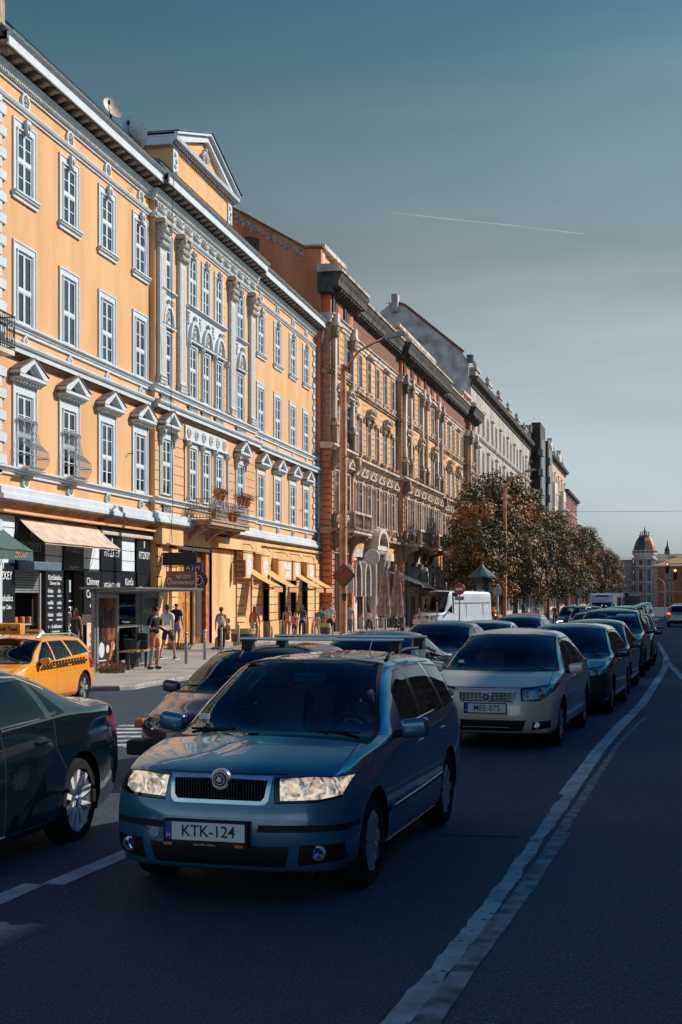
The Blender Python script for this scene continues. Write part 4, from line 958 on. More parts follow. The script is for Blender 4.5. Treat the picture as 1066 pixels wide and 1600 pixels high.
g.build('bell_turret', [mat('red_turret_wall', (.5, .1, .06), .8), QN, GROOVE, mat('pale_copper', (.34, .40, .38), .6, var=.2)], ch)
g = M(); g.add([(4, -5, -.5), (16, -5, -.5), (16, -.2, -.5), (4, -.2, -.5), (16, -5, 8.2), (16, -.2, 8.2), (4, -5, 1), (4, -.2, 1)], [(0, 1, 4, 6), (1, 2, 5, 4), (2, 3, 7, 5), (3, 0, 6, 7), (6, 4, 5, 7)]); g.build('porch', mat('orange_porch', (.6, .13, .05), .8), ch)
bl = far_root('green_roofed_block', 'distant block with a long green copper roof and thin spire behind the brick house', 1030, 470, 0); bl.scale = (1, 1, .69)
g = M(); g.box(0, 60, 0, 20, 0, 21, 0); g.prism([(-.5, 21), (20, 21), (16, 25.5), (4, 25.5)], -.5, 60, 'x', 1); g.build('wall', [PST, mat('green_copper_roof', (.10, .17, .16), .7, var=.2)], bl)
g = M(); g.lathe([(1.2, 25), (.9, 27), (1.1, 27.3), (.3, 30), (.05, 33)], (3, 6, 0), 8); g.build('spire', ZINC, bl)

# the house just before the yellow one: only its edge shows, the rest is mirrored in the cars
b0 = thing('cream_corner_house', 'pale house at the left edge with iron balcony railing and green awning', 'building', (-18.5, 4, -.5))
g = M(); hs = [(2.2+3.4*i-.55, 2.2+3.4*i+.55, z_, z_+2.1) for i in range(9) for z_ in (6, 10.5, 14.8)]
L0 = 34.3*K-4.05
wall(g, 0, L0, 0, 18.6, hs, mr=0); g.box(-12, -.7, 0, L0, 0, 18.6); g.build('wall', [mat('buff_stucco', (.55, .40, .24), .9, var=.15, streak=True)], b0, fixn=False)
for i in range(9):
    for r_, z_ in enumerate((6, 10.5, 14.8)): window(b0, 2.2+3.4*i, z_, dict(w=1.1, h=2.1, blind=(i+r_) % 3, sw=.25), MW)
M().mold([(0, 17.6), (.2, 17.7), (.7, 18.2), (.8, 18.7), (0, 18.8)], 0, L0-1.6).build('cornice', WHT, b0)
M().mold([(0, 4.7), (.42, 4.7), (.42, 5.1), (.2, 5.5), (0, 5.5)], 0, L0-.6).build('shop_cornice', WHT, b0)
M().box(0, .3, L0-.9, L0, 0, 4.7).box(0, .02, 0, L0-.9, .2, 4.6, 1).build('ground_floor_front', [WHT, mat('dark_shop_glass', (.02, .03, .04), .1)], b0)
g = M(); a, b, d, z_ = L0-2.0, L0-.42, .9, 9.5
g.box(0, d, a, b, z_, z_+.14, 0)
for zz_ in (z_+.25, z_+1.15): g.tube([(0, a, zz_), (d, a, zz_), (d, b, zz_), (0, b, zz_)], .025, 6, 1)
n = 14
for i in range(n+1): yy = a+(b-a)*i/n; g.tube([(d, yy, z_+.14), (d, yy, z_+1.15)], .012, 5, 1)
for i in range(9): xx = d*i/8; g.tube([(xx, b, z_+.14), (xx, b, z_+1.15)], .014, 5, 1)
for i in range(3): g.tube([(.15+.3*i+.13*math.cos(t_*PI/6), b, z_+.7+.3*math.sin(t_*PI/6)) for t_ in range(13)], .014, 5, 1)
g.build('iron_balcony', [SOOTL, mat('black_iron', (.012, .012, .015), .5)], b0)
# unseen row off to the right, placed and sized to shade the near lanes
br = thing('unseen_tenement_row', 'long unseen brown tenement row sized to shade the right-hand side of the street', 'building', (15.9, -35, 0), -math.atan(.055))
g = M(); RH, RL = 17.75, 330
hs = [(2+3.4*i-.6, 2+3.4*i+.6, z_, z_+2.2) for i in range(96) for z_ in (5, 8.6, 12.2, 15)]
wall(g, 0, RL, 0, RH, hs, x=0, dep=.25, mr=0); g.box(.3, 12, 0, RL, 0, RH, 1); g.box(-.4, 1, 0, RL, RH-.5, RH, 0)
g.build('wall', [mat('brown_render', (.16, .13, .12), .9, var=.2), mat('dark_row_window', (.03, .035, .045), .15)], br, fixn=False)
# ------------------------------------------------------------------ cars: one lofted shell, cut into panels, panes, lamps
RUB = mat('tyre_rubber', (.009, .009, .010), .9, var=.3, scale=20, spec=.2)
TRIM = mat('black_plastic_trim', (.009, .010, .012), .6, var=.1, spec=.25)
GRL = mat('grille_black', (.006, .006, .007), .4)
CHR = mat('chrome', (.8, .8, .8), .2, .75, var=.03)
SILV = mat('wheel_silver', (.62, .62, .62), .3, .8, var=.08)
DISC = mat('brake_steel', (.10, .09, .085), .5, .8)
LENS = glass('lamp_lens', (.93, .95, .97), .03)
WIND = glass('windscreen_glass', (.70, .80, .83), .012, 1.5)
TINT = glass('tinted_glass', (.45, .52, .56), .012, 1.36)
REFL = mat('lamp_reflector', (.85, .80, .72), .3, .75, var=.25, scale=14, bump=.9, bscale=22)
BULB = emit('lit_bulb', (1, .86, .62), 30)
REDL = mat('red_lamp_lens', (.28, .008, .006), .15, coat=1, var=.1)
ORL = mat('amber_lens', (.6, .16, .02), .15, coat=1)
SEAT = mat('seat_cloth', (.16, .165, .18), .9)
DASH = mat('dashboard', (.04, .042, .046), .7)
PLW = mat('plate_white', (.62, .64, .64), .45, var=.03); PLK = mat('plate_black', (.01, .01, .012), .5); PLB = mat('plate_blue', (.01, .03, .22), .5)
SKIN = mat('skin', (.50, .28, .18), .55, var=.08)

_m = mat('headlamp_painted_glow', (.85, .80, .72), .25, .8, var=.35, scale=16, bump=.9, bscale=26); _t = _m.node_tree; _b = _t.nodes['Principled BSDF']
_v = _t.nodes.new('ShaderNodeTexNoise'); _v.inputs['Scale'].default_value = 13; _v.inputs['Detail'].default_value = 1; _v.inputs['Distortion'].default_value = 1.6; _c = _t.nodes.new('ShaderNodeTexCoord'); _t.links.new(_c.outputs['Object'], _v.inputs[0]); _r = _t.nodes.new('ShaderNodeValToRGB'); _r.color_ramp.elements[0].position = .40; _r.color_ramp.elements[0].color = (.05, .05, .06, 1); _r.color_ramp.elements[1].position = .64; _r.color_ramp.elements[1].color = (.85, .68, .50, 1); _t.links.new(_v.outputs['Color'], _r.inputs[0]); _t.links.new(_r.outputs[0], _b.inputs['Emission Color']); _b.inputs['Emission Strength'].default_value = .75  # patterned glow painted in for sunlight the reflector would catch
def bar(pts, y): return pchip(pts, y)
def car_shell(sp):
    """closed loft of half sections; x across, y from nose (0) to tail (L), z up"""
    Ln = sp['L']; W2 = sp['W']/2; rnd_ = sp.get('round', .05)
    fy, ry = sp.get('bowF', .26), sp.get('bowR', .2)
    fp, rp = sp['nose'], sp['tail']                       # lean of nose / tail against height
    ys = [0, .01, .025, .05]; y = .1
    while y < Ln-.09: ys.append(y); y += .055
    ys += [Ln-.05, Ln-.025, Ln-.01, Ln]
    NS, NG, NC = 12, 9, 11
    def section(s):
        inset = 0
        for q in (s, Ln-s):
            if q < rnd_: inset = max(inset, rnd_-math.sqrt(max(0, rnd_**2-(rnd_-q)**2)))
        zb = bar(sp['zb'], s); wp = bar(sp['plan'], s)*W2
        zs, ws = bar(sp['zs'], s), bar(sp['ws'], s)*wp; ze, we = bar(sp['ze'], s), bar(sp['we'], s)*wp; zt = bar(sp['zt'], s)
        ze = min(ze, zt); zs = min(zs, ze-.001); zm = sp.get('zm', .56)
        zm = min(zm, zs-.04); wb = wp*.93
        side = [(wb-.04, zb), (wb, zb+.035), (wp*.985, zb+.12), (wp, zm), (wp*.995, zm+(zs-zm)*.5), (ws, zs)]
        pts = [(0, zb), (wb*.5, zb), (wb-.12, zb)]
        def cat(P, n):
            o = []; Q = [P[0]]+P+[P[-1]]
            for i in range(1, len(Q)-2):
                for k in range(n):
                    t = k/n; a, b, c, d = Q[i-1], Q[i], Q[i+1], Q[i+2]
                    o.append(tuple(.5*(2*b[j]+(c[j]-a[j])*t+(2*a[j]-5*b[j]+4*c[j]-d[j])*t*t+(3*b[j]-a[j]-3*c[j]+d[j])*t**3) for j in (0, 1)))
            return o
        pts += cat(side, 4)
        bul = sp.get('bulge', .02)*min(1, max(0, (ze-zs)/.3))
        for k in range(NG): t = k/NG; pts.append((ws+(we-ws)*t+bul*math.sin(PI*t), zs+(ze-zs)*t))
        for k in range(NC+1):
            x_ = we*(1-k/NC); pts.append((x_, ze+(zt-ze)*(1-(x_/max(we, .01))**2.0)))
        for _ in range(2):
            q = pts[:]
            for i in range(3, len(pts)-1): q[i] = tuple(.5*pts[i][j]+.25*(pts[i-1][j]+pts[i+1][j]) for j in (0, 1))
            pts = q
        cz = (zb+zt)/2
        if inset: pts = [(max(0, x_-inset*x_/wp), z_+(cz-z_)*inset/max(.1, abs(zt-zb)/2)) for x_, z_ in pts]
        return pts
    fF = lambda s: max(0, 1-s/.75)**1.5; fR = lambda s: max(0, 1-(Ln-s)/.6)**1.5
    def place(x, s, z, kF=None, kR=None):
        u = abs(x)/W2
        return (x, s+fF(s)*(fy*u**3+bar(fp, z))-fR(s)*(ry*u**3+bar(rp, z)), z)
    v = []; rings = []
    for s in ys:
        h = section(s); n = len(h); full = [(x, z) for x, z in h]+[(-x, z) for x, z in h[-2:0:-1]]
        rings.append(len(v)); v += [place(x, s, z) for x, z in full]
    m = 2*n-2; f = []
    for a, b in zip(rings, rings[1:]):
        for k in range(m): f.append((a+k, a+(k+1) % m, b+(k+1) % m, b+k))
    for end, s in ((0, 0), (1, Ln)):                      # caps: grid rows from side to side
        base = rings[0] if end == 0 else rings[-1]; h = section(s)
        half = list(range(n)); top = n-1
        prev = [base+k for k in range(m)]
        cx = [(v[q][0], v[q][2]) for q in prev]; zt_, zb_ = max(c[1] for c in cx), min(c[1] for c in cx); zc = (zt_+zb_)/2
        for t in (.93, .84, .72, .6, .48, .36, .24, .12):
            cur = []
            for (x_, z_) in cx:
                cur.append(len(v)); v.append(place(x_*t, s, zc+(z_-zc)*t))
            for k in range(m): f.append((prev[k], prev[(k+1) % m], cur[(k+1) % m], cur[k]))
            prev = cur
        c_ = len(v); v.append(place(0, s, zc))
        for k in range(m): f.append((prev[k], prev[(k+1) % m], c_))
    bm = bmesh.new(); bv = [bm.verts.new(p) for p in v]
    for q in f:
        if len(set(q)) == len(q):
            try: bm.faces.new([bv[i] for i in q])
            except ValueError: pass
    bmesh.ops.recalc_face_normals(bm, faces=bm.faces[:])
    for q in bm.faces: q.smooth = True
    return bm
AX = {'F': (0, 2, 1, -1), 'B': (0, 2, 1, 1), 'S': (1, 2, 0, 0), 'T': (0, 1, 2, 1)}
def cut(bm, poly, ax, mi, side=0, lim=None, nmin=.15, keep=None):
    """give every face inside the convex polygon, seen along ax, material mi (the faces are split along its edges)"""
    a, b, c, sg = AX[ax]; P = list(poly)
    A = sum(P[i][0]*P[(i+1) % len(P)][1]-P[(i+1) % len(P)][0]*P[i][1] for i in range(len(P)))
    if A < 0: P = P[::-1]
    x0, x1 = min(p[0] for p in P), max(p[0] for p in P); y0, y1 = min(p[1] for p in P), max(p[1] for p in P)
    lay = bm.faces.layers.int.get('t') or bm.faces.layers.int.new('t')
    def ok(f):
        n = f.normal[c]
        if sg and n*sg < nmin: return False
        if side and (f.calc_center_median().x*side <= 0 or n*side < nmin): return False
        co = f.calc_center_median()
        if lim and not (lim[0] <= co[c] <= lim[1]): return False
        us = [v.co[a] for v in f.verts]; vs = [v.co[b] for v in f.verts]
        return max(us) >= x0 and min(us) <= x1 and max(vs) >= y0 and min(vs) <= y1
    bm.normal_update()
    for f in bm.faces: f[lay] = 1 if ok(f) and (keep is None or f.material_index in keep) else 0
    for i in range(len(P)):
        p, q = P[i], P[(i+1) % len(P)]; d = (q[0]-p[0], q[1]-p[1]); no = [0, 0, 0]; no[a] = -d[1]; no[b] = d[0]; co = [0, 0, 0]; co[a], co[b] = p
        fs = [f for f in bm.faces if f[lay]]
        ge = set(fs)
        for f in fs: ge.update(f.edges); ge.update(f.verts)
        if not ge: return
        bmesh.ops.bisect_plane(bm, geom=list(ge), plane_co=co, plane_no=no, dist=1e-5)
        N_ = Vector(no).normalized(); C_ = Vector(co)
        for f in bm.faces:
            if f[lay] and (f.calc_center_median()-C_).dot(N_) < 0: f[lay] = 0
    for f in bm.faces:
        if f[lay]: f.material_index = mi; f.smooth = True
def seam(bm, pts, ax, w=.007, mi=2, **k):
    for p, q in zip(pts, pts[1:]):
        d = Vector((q[0]-p[0], q[1]-p[1])).normalized(); n = Vector((-d.y, d.x))*w/2; e = d*w*.3
        cut(bm, [(p[0]-n.x-e.x, p[1]-n.y-e.y), (q[0]-n.x+e.x, q[1]-n.y+e.y), (q[0]+n.x+e.x, q[1]+n.y+e.y), (p[0]+n.x-e.x, p[1]+n.y-e.y)], ax, mi, keep={0}, **k)
def grow(P, d):
    c = (sum(p[0] for p in P)/len(P), sum(p[1] for p in P)/len(P)); o = []
    A = sum(P[i][0]*P[(i+1) % len(P)][1]-P[(i+1) % len(P)][0]*P[i][1] for i in range(len(P)))
    s = 1 if A > 0 else -1; n = len(P)
    for i in range(n):
        a, b, c_ = Vector(P[i-1]), Vector(P[i]), Vector(P[(i+1) % n]); d1 = (b-a).normalized(); d2 = (c_-b).normalized()
        n1 = Vector((d1.y, -d1.x))*s; n2 = Vector((d2.y, -d2.x))*s; m_ = (n1+n2); m_ = m_/max(.3, m_.dot(n1)) if m_.length > 1e-6 else n1
        o.append(tuple(b+m_*d))
    return o
def arch(bm, yw, zw, r, side):
    dl = []
    for f in bm.faces:
        c = f.calc_center_median()
        if c.x*side > .42 and (c.y-yw)**2+(c.z-zw)**2 < r*r: dl.append(f)
    bmesh.ops.delete(bm, geom=dl, context='FACES')
    for v in bm.verts:
        if v.co.x*side > .42 and v.is_boundary:
            d = Vector((v.co.y-yw, v.co.z-zw))
            if .75*r < d.length < 1.3*r: d = d.normalized()*r; v.co.y, v.co.z = yw+d.x, zw+d.y
def extract(bm, mi):
    fs = [f for f in bm.faces if f.material_index == mi]
    if not fs: return None
    vm = {}; vs = []; out = []
    for f in fs:
        q = []
        for v in f.verts:
            if v not in vm: vm[v] = len(vs); vs.append(v.co.copy())
            q.append(vm[v])
        out.append(q)
    bmesh.ops.delete(bm, geom=fs, context='FACES')
    return vs, out
def wheel(parent, x, y, r, side, style, w=.2, ri=None, name='wheel'):
    """tyre with rim, spokes and brake disc; faces outwards along x*side"""
    ri = ri or r*.66
    g = M(); pr = [(ri*.98, -w*.42), (ri+.01, -w*.5), (r*.93, -w*.5), (r*.985, -w*.42), (r, -w*.3), (r, w*.3), (r*.985, w*.42), (r*.93, w*.5), (ri+.01, w*.5), (ri*.98, w*.42)]
    g.lathe(pr, (0, 0, 0), 36, 'x')
    g.f = g.f[:-2]; g.m = g.m[:-2]
    o = g.build(name, RUB, parent, (x, y, r), smooth=40)
    g = M(); s = side; d0 = s*w*.5
    g.lathe([(ri+.012, d0*.98), (ri+.012, d0*.9), (ri*.93, d0*.55), (ri*.92, d0*.1)], (0, 0, 0), 36, 'x'); g.f = g.f[:-2]; g.m = g.m[:-2]
    g.lathe([(ri*.93, d0*.25), (.02, d0*.25)], (0, 0, 0), 24, 'x', 1)
    g.lathe([(ri*.6, d0*.3), (ri*.6, d0*.34)], (0, 0, 0), 24, 'x', 2)
    n = style['n']; tw = style.get('w', .05)
    for k in range(n):
        for dd in ([-.5, .5] if style.get('dbl') else [0]):
            t = 2*PI*k/n+dd*style.get('gap', .24); t2 = 2*PI*k/n+dd*style.get('gap2', .36)
            a = Vector((0, math.cos(t), math.sin(t))); a2 = Vector((0, math.cos(t2), math.sin(t2))); b = a.cross(Vector((1, 0, 0)))
            p0 = a*ri*.12; p1 = a2*ri*1.0; h0, h1 = d0*style.get('in', .72), d0*.92
            w0, w1 = tw*.6, tw
            vs = [p0+b*w0+Vector((h0, 0, 0)), p0-b*w0+Vector((h0, 0, 0)), p1-b*w1+Vector((h1, 0, 0)), p1+b*w1+Vector((h1, 0, 0))]
            vs += [q-Vector((s*.03, 0, 0)) for q in vs]
            g.add(vs, [(0, 1, 2, 3), (4, 7, 6, 5), (0, 4, 5, 1), (1, 5, 6, 2), (2, 6, 7, 3), (3, 7, 4, 0)], 0)
    g.lathe([(ri*.24, d0*.6), (ri*.24, d0*.8), (ri*.15, d0*.86)], (0, 0, 0), 16, 'x', 0)
    for k in range(5): t = 2*PI*k/5+.3; g.lathe([(.012, d0*.82), (.012, d0*.86)], (0, ri*.19*math.cos(t), ri*.19*math.sin(t)), 6, 'x', 3)
    g.build('rim', [style.get('mat', SILV), GRL, DISC, GRL], o, smooth=35)
    return o
def cabin(t, sp, rhd=False):
    """dashboard, seats, wheel and floor behind the glass"""
    y0, y1 = sp['cabin']; W2 = sp['W']/2; zr = sp['roofz']
    g = M(); g.box(-W2+.16, W2-.16, y0+.1, y1, .3, .42); g.rbox(-W2+.14, W2-.14, y0-.05, y0+.42, .62, sp['dash'], .05)
    g.box(-W2+.1, -W2+.17, y0+.2, y1, .4, sp['dash']-.06); g.box(W2-.17, W2-.1, y0+.2, y1, .4, sp['dash']-.06)
    g.build('dashboard', DASH, t)
    for s in (-1, 1):
        for yy in (y0+1.0, y0+1.85):
            if yy+.5 > y1: continue
            g = M(); g.rbox(s*.37-.24, s*.37+.24, yy-.35, yy+.15, .42, .58, .05)
            bmx = bmesh.new(); bmesh.ops.create_cube(bmx, size=1, matrix=Matrix.Translation((s*.37, yy+.24, .85)) @ Matrix.Rotation(R(-14), 4, 'X') @ Matrix.Diagonal((.46, .14, .62, 1))); bmesh.ops.bevel(bmx, geom=bmx.edges[:], offset=.045, segments=2, affect='EDGES'); g.bm(bmx); bmx.free()
            g.rbox(s*.37-.13, s*.37+.13, yy+.27, yy+.37, 1.19, min(zr-.09, 1.37), .035); g.build('seat', SEAT, t, smooth=40)
    g = M(); c = Vector((.36, y0+.52, sp['dash']-.07)); n = 20; T_ = Matrix.Rotation(R(-25), 3, 'X')
    g.tube([c+T_ @ Vector((.185*math.cos(2*PI*k/n), 0, .185*math.sin(2*PI*k/n))) for k in range(n+1)], .015, 6)
    for k in (0, 2, 3): g.tube([c, c+T_ @ Vector((.18*math.cos(k*PI/2+.1), 0, .18*math.sin(k*PI/2+.1)))], .014, 5)
    g.build('steering_wheel', DASH, t, smooth=True)
    g = M(); g.rbox(-.12, .12, y0+.70+sp.get('mirdy', 0), y0+.73+sp.get('mirdy', 0), zr-.17, zr-.10, .012); g.tube([(0, y0+.7+sp.get('mirdy', 0), zr-.1), (0, y0+.72+sp.get('mirdy', 0), zr-.03)], .01, 5)
    g.build('rear_view_mirror', mat('mirror_back', (.35, .38, .4), .3, .3), t)
def door_mirror(t, x, y, z, s, m, sz=1):
    g = M(); w = .2*sz
    bmx = bmesh.new(); bmesh.ops.create_cube(bmx, size=1, matrix=Matrix.Translation((s*(x+w*.6), y, z)) @ Matrix.Rotation(R(-8*s), 4, 'Y') @ Matrix.Diagonal((w, .10, .135*sz, 1)))
    bmesh.ops.bevel(bmx, geom=bmx.edges[:], offset=.042, segments=3, profile=.6, affect='EDGES'); g.bm(bmx); bmx.free()
    g.tube([(s*(x-.04), y+.02, z-.05), (s*(x+.08), y+.0, z-.03)], [.035, .025], 6, 1)
    g.add([(s*(x+w*.15), y+.052, z-.045), (s*(x+w*1.05), y+.052, z-.045), (s*(x+w*1.05), y+.052, z+.045), (s*(x+w*.15), y+.052, z+.045)], [(0, 1, 2, 3)], 2)
    g.build('door_mirror', [m, TRIM, CHR], t, smooth=40)
def plate(t, y, z, txt, x=0, lean=0, face=-1, child=None):
    """number plate with blue band; face -1 looks to the front"""
    g = M(); W_ = .26; g.box(-W_-.012, W_+.012, 0, .014, -.067, .067, 0); g.box(-W_, W_, -.004, 0, -.055, .055, 1); g.box(-W_, -W_+.042, -.006, -.004, -.055, .055, 2)
    o = g.build('number_plate', [TRIM, PLW, PLB], t, (x, y, z), (lean, 0, 0 if face < 0 else PI))
    if txt:
        text('plate_lettering', txt, .1, PLK, o, (.022, -.0055, -.0), (R(90), 0, 0), sx=.95, ext=.0006, bold=.0008)
        text('country_letter', 'H', .038, PLW, o, (-W_+.021, -.0075, -.028), (R(90), 0, 0), ext=.0004)
    return o
def lamp_unit(t, vs, fs, name, lens, back, ax=1, deep=.07, bowls=(), lit=False, nrm=-1):
    """clear lens over a faceted reflector"""
    g = M().add(vs, fs); o = g.build(name, lens, t, smooth=True)
    if back is None: return o
    c = sum(vs, Vector())/len(vs)
    g = M().add([Vector((c.x+(v.x-c.x)*.96, v.y+deep, c.z+(v.z-c.z)*.94)) for v in vs], fs)
    for bx, bz, r in bowls:
        y = min(vs, key=lambda v: (v.x-bx)**2+(v.z-bz)**2).y
        g.lathe([(r*1.08, y+.014), (r, y+.01), (r*.92, y+.03), (r*.6, y+.06), (r*.25, y+.075)], (bx, 0, bz), 18, 'y', 1)
        g.ell((bx, y+.06, bz), (r*.38, r*.38, r*.38), 10, 2 if lit else 1)
    g.build('reflector', [back, back if lit else CHR, BULB], o, smooth=True)
    return o
def make_car(name, label, cat, sp, col, group=None):
    """returns the thing at the origin, nose at y=0 looking to -y"""
    t = thing(name, label, cat, group=group); W2 = sp['W']/2
    bm = car_shell(sp)
    for yw in sp['axles']:
        for s in (-1, 1): arch(bm, yw, sp['wr']+.01, sp['wr']+sp.get('ag', .045), s)
    for item in sp['cuts']:
        poly, ax, mi = item[:3]; k = item[3] if len(item) > 3 else {}
        k = dict(k); rim = k.pop('rim', 0); both = k.pop('both', False); mirror = k.pop('mir', False)
        reps = [(poly, k)]
        if both: reps = [(poly, dict(k, side=s)) for s in (-1, 1)]
        if mirror: reps = [(poly, k), ([(-p[0], p[1]) for p in poly], k)]
        for P, kk in reps:
            if rim: cut(bm, grow(P, rim), ax, k.get('rm', 2) if False else 2, **kk)
            cut(bm, P, ax, mi, **kk)
    for pts, ax, k in sp.get('seams', []):
        k = dict(k)
        if k.pop('both', False):
            for s in (-1, 1): seam(bm, pts, ax, side=s, **k)
        else: seam(bm, pts, ax, **k)
    ex = {mi: extract(bm, mi) for mi in (1, 3, 4, 6, 7, 8, 9)}
    me = bpy.data.meshes.new('body'); bm.to_mesh(me); bm.free()
    for q in (col, WIND, TRIM, LENS, TRIM, CHR): me.materials.append(q)
    link('body', me, t)
    if ex[1]:
        vs, fs = ex[1]; split_islands(vs, fs, 'window', WIND if sp.get('clear') else TINT, t, smooth=True)
    if ex[8]: split_islands(*ex[8], 'windscreen', WIND, t)
    if ex[3]:
        for vs, fs in islands(*ex[3]):
            cx = sum(v.x for v in vs)/len(vs)
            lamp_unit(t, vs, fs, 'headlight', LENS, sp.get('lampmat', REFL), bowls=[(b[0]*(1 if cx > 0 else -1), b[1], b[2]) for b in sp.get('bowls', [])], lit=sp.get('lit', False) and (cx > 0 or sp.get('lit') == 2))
    if ex[4]:                                              # grille opening: recessed black with bars
        for vs, fs in islands(*ex[4]):
            M().add([v+Vector((0, .05, 0)) for v in vs], fs).build('grille', sp.get('grillemat', GRL), t, smooth=True, fixn=False)
            e = {}
            for f in fs:
                for i in range(len(f)): k_ = tuple(sorted((f[i], f[(i+1) % len(f)]))); e[k_] = e.get(k_, 0)+1
            g = M()
            for (a, b), c in e.items():
                if c == 1: g.add([vs[a], vs[b], vs[b]+Vector((0, .052, 0)), vs[a]+Vector((0, .052, 0))], [(0, 1, 2, 3)])
            g.build('grille_surround', TRIM, t, fixn=False)
    if ex[6]: split_islands(*ex[6], 'tail_light', REDL, t)
    if ex[7]: split_islands(*ex[7], 'air_intake', GRL, t)
    if ex[9]: split_islands(*ex[9], 'indicator', ORL, t)
    for yw in sp['axles']:
        for s in (-1, 1):
            wheel(t, s*(W2-.125), yw, sp['wr'], s, sp['rim'], ri=sp.get('ri'))
    g = M()
    for yw in sp['axles']:
        for s in (-1, 1):
            n = 18; rr = sp['wr']+.05; vs = []
            for k in range(n+1): a = PI*k/n*1.2-.1*PI; vs += [(s*(W2-.32), yw+rr*math.cos(a), sp['wr']+rr*math.sin(a)), (s*(W2-.035), yw+rr*math.cos(a), sp['wr']+rr*math.sin(a))]
            g.add(vs, [(2*i, 2*i+1, 2*i+3, 2*i+2) for i in range(n)]); g.box(s*(W2-.34), s*(W2-.33), yw-rr, yw+rr, .12, sp['wr']+rr)
    g.build('wheel_housing', GRL, t, fixn=False)
    if sp.get('cabin'): cabin(t, sp)
    if sp.get('mirror'):
        for s in (-1, 1): door_mirror(t, *sp['mirror'], s, sp.get('mirmat') or col, sp.get('mirsz', 1))
    return t
def islands(vs, fs):
    par = list(range(len(vs)))
    def fd(a):
        while par[a] != a: par[a] = par[par[a]]; a = par[a]
        return a
    for f in fs:
        for a in f[1:]: par[fd(a)] = fd(f[0])
    gr = {}
    for f in fs: gr.setdefault(fd(f[0]), []).append(f)
    out = []
    for k, F in gr.items():
        mp_ = {}; V = []; G = []
        for f in F:
            q = []
            for a in f:
                if a not in mp_: mp_[a] = len(V); V.append(vs[a])
                q.append(mp_[a])
            G.append(q)
        if len(G) > 1: out.append((V, G))
    return out
def split_islands(vs, fs, name, m, t, smooth=True):
    for V, G in islands(vs, fs): M().add(V, G).build(name, m, t, smooth=smooth, fixn=False)
def place(t, x, y, head, z=None):
    """head: degrees the tail swings to the right of straight ahead"""
    t.location = (x, y, road_z(x, y+2) if z is None else z); t.rotation_euler[2] = -R(head); return t
# ---- the blue estate in front
FAB = dict(lampmat=mat('headlamp_painted_glow', (.85, .80, .72), .3, .6, var=.35, scale=16, bump=.9, bscale=26), L=4.22, W=1.646, wr=.298, axles=(.80, 3.262), clear=True, ag=.05, bowF=.24, bowR=.16, round=.06,
  nose=[(.15, .10), (.22, .03), (.40, 0), (.54, .01), (.64, .035), (.76, .07), (.84, .13)], tail=[(.2, .05), (.5, 0), (.9, .06), (1.1, .2), (1.35, .42)],
  zb=[(0, .20), (.5, .17), (3.7, .17), (4.22, .26)],
  plan=[(0, .92), (.35, .975), (.9, 1), (3.2, 1), (3.8, .98), (4.22, .93)],
  zs=[(0, .73), (.25, .80), (.8, .875), (1.15, .905), (1.6, .93), (2.5, .955), (3.5, .985), (4.22, .99)], ws=[(0, .93), (.6, .925), (1.2, .955), (3.2, .955), (4.22, .93)],
  zt=[(0, .815), (.12, .845), (.3, .87), (.7, .92), (1.02, .963), (1.12, .99), (1.5, 1.205), (1.86, 1.39), (1.98, 1.425), (2.4, 1.452), (3.2, 1.445), (3.9, 1.40), (4.15, 1.37), (4.22, 1.35)],
  ze=[(0, .79), (.25, .84), (.7, .89), (1.0, .925), (1.25, .955), (1.6, 1.15), (1.98, 1.345), (2.15, 1.385), (2.8, 1.40), (3.6, 1.375), (4.22, 1.31)],
  we=[(0, .90), (.6, .86), (1.1, .87), (1.5, .82), (2.0, .715), (2.8, .705), (3.6, .70), (4.22, .68)], zm=.58,
  rim=dict(n=9, w=.032, gap2=.1, **{'in': .86}), ri=.20,
  cabin=(1.2, 3.9), roofz=1.42, dash=.93, mirror=(.80, 1.50, .975), mirsz=1.0, mirdy=.05,
  bowls=[(.60, .71, .058), (.46, .70, .05)], lit=2)  # bulbs switched on to brighten both headlights
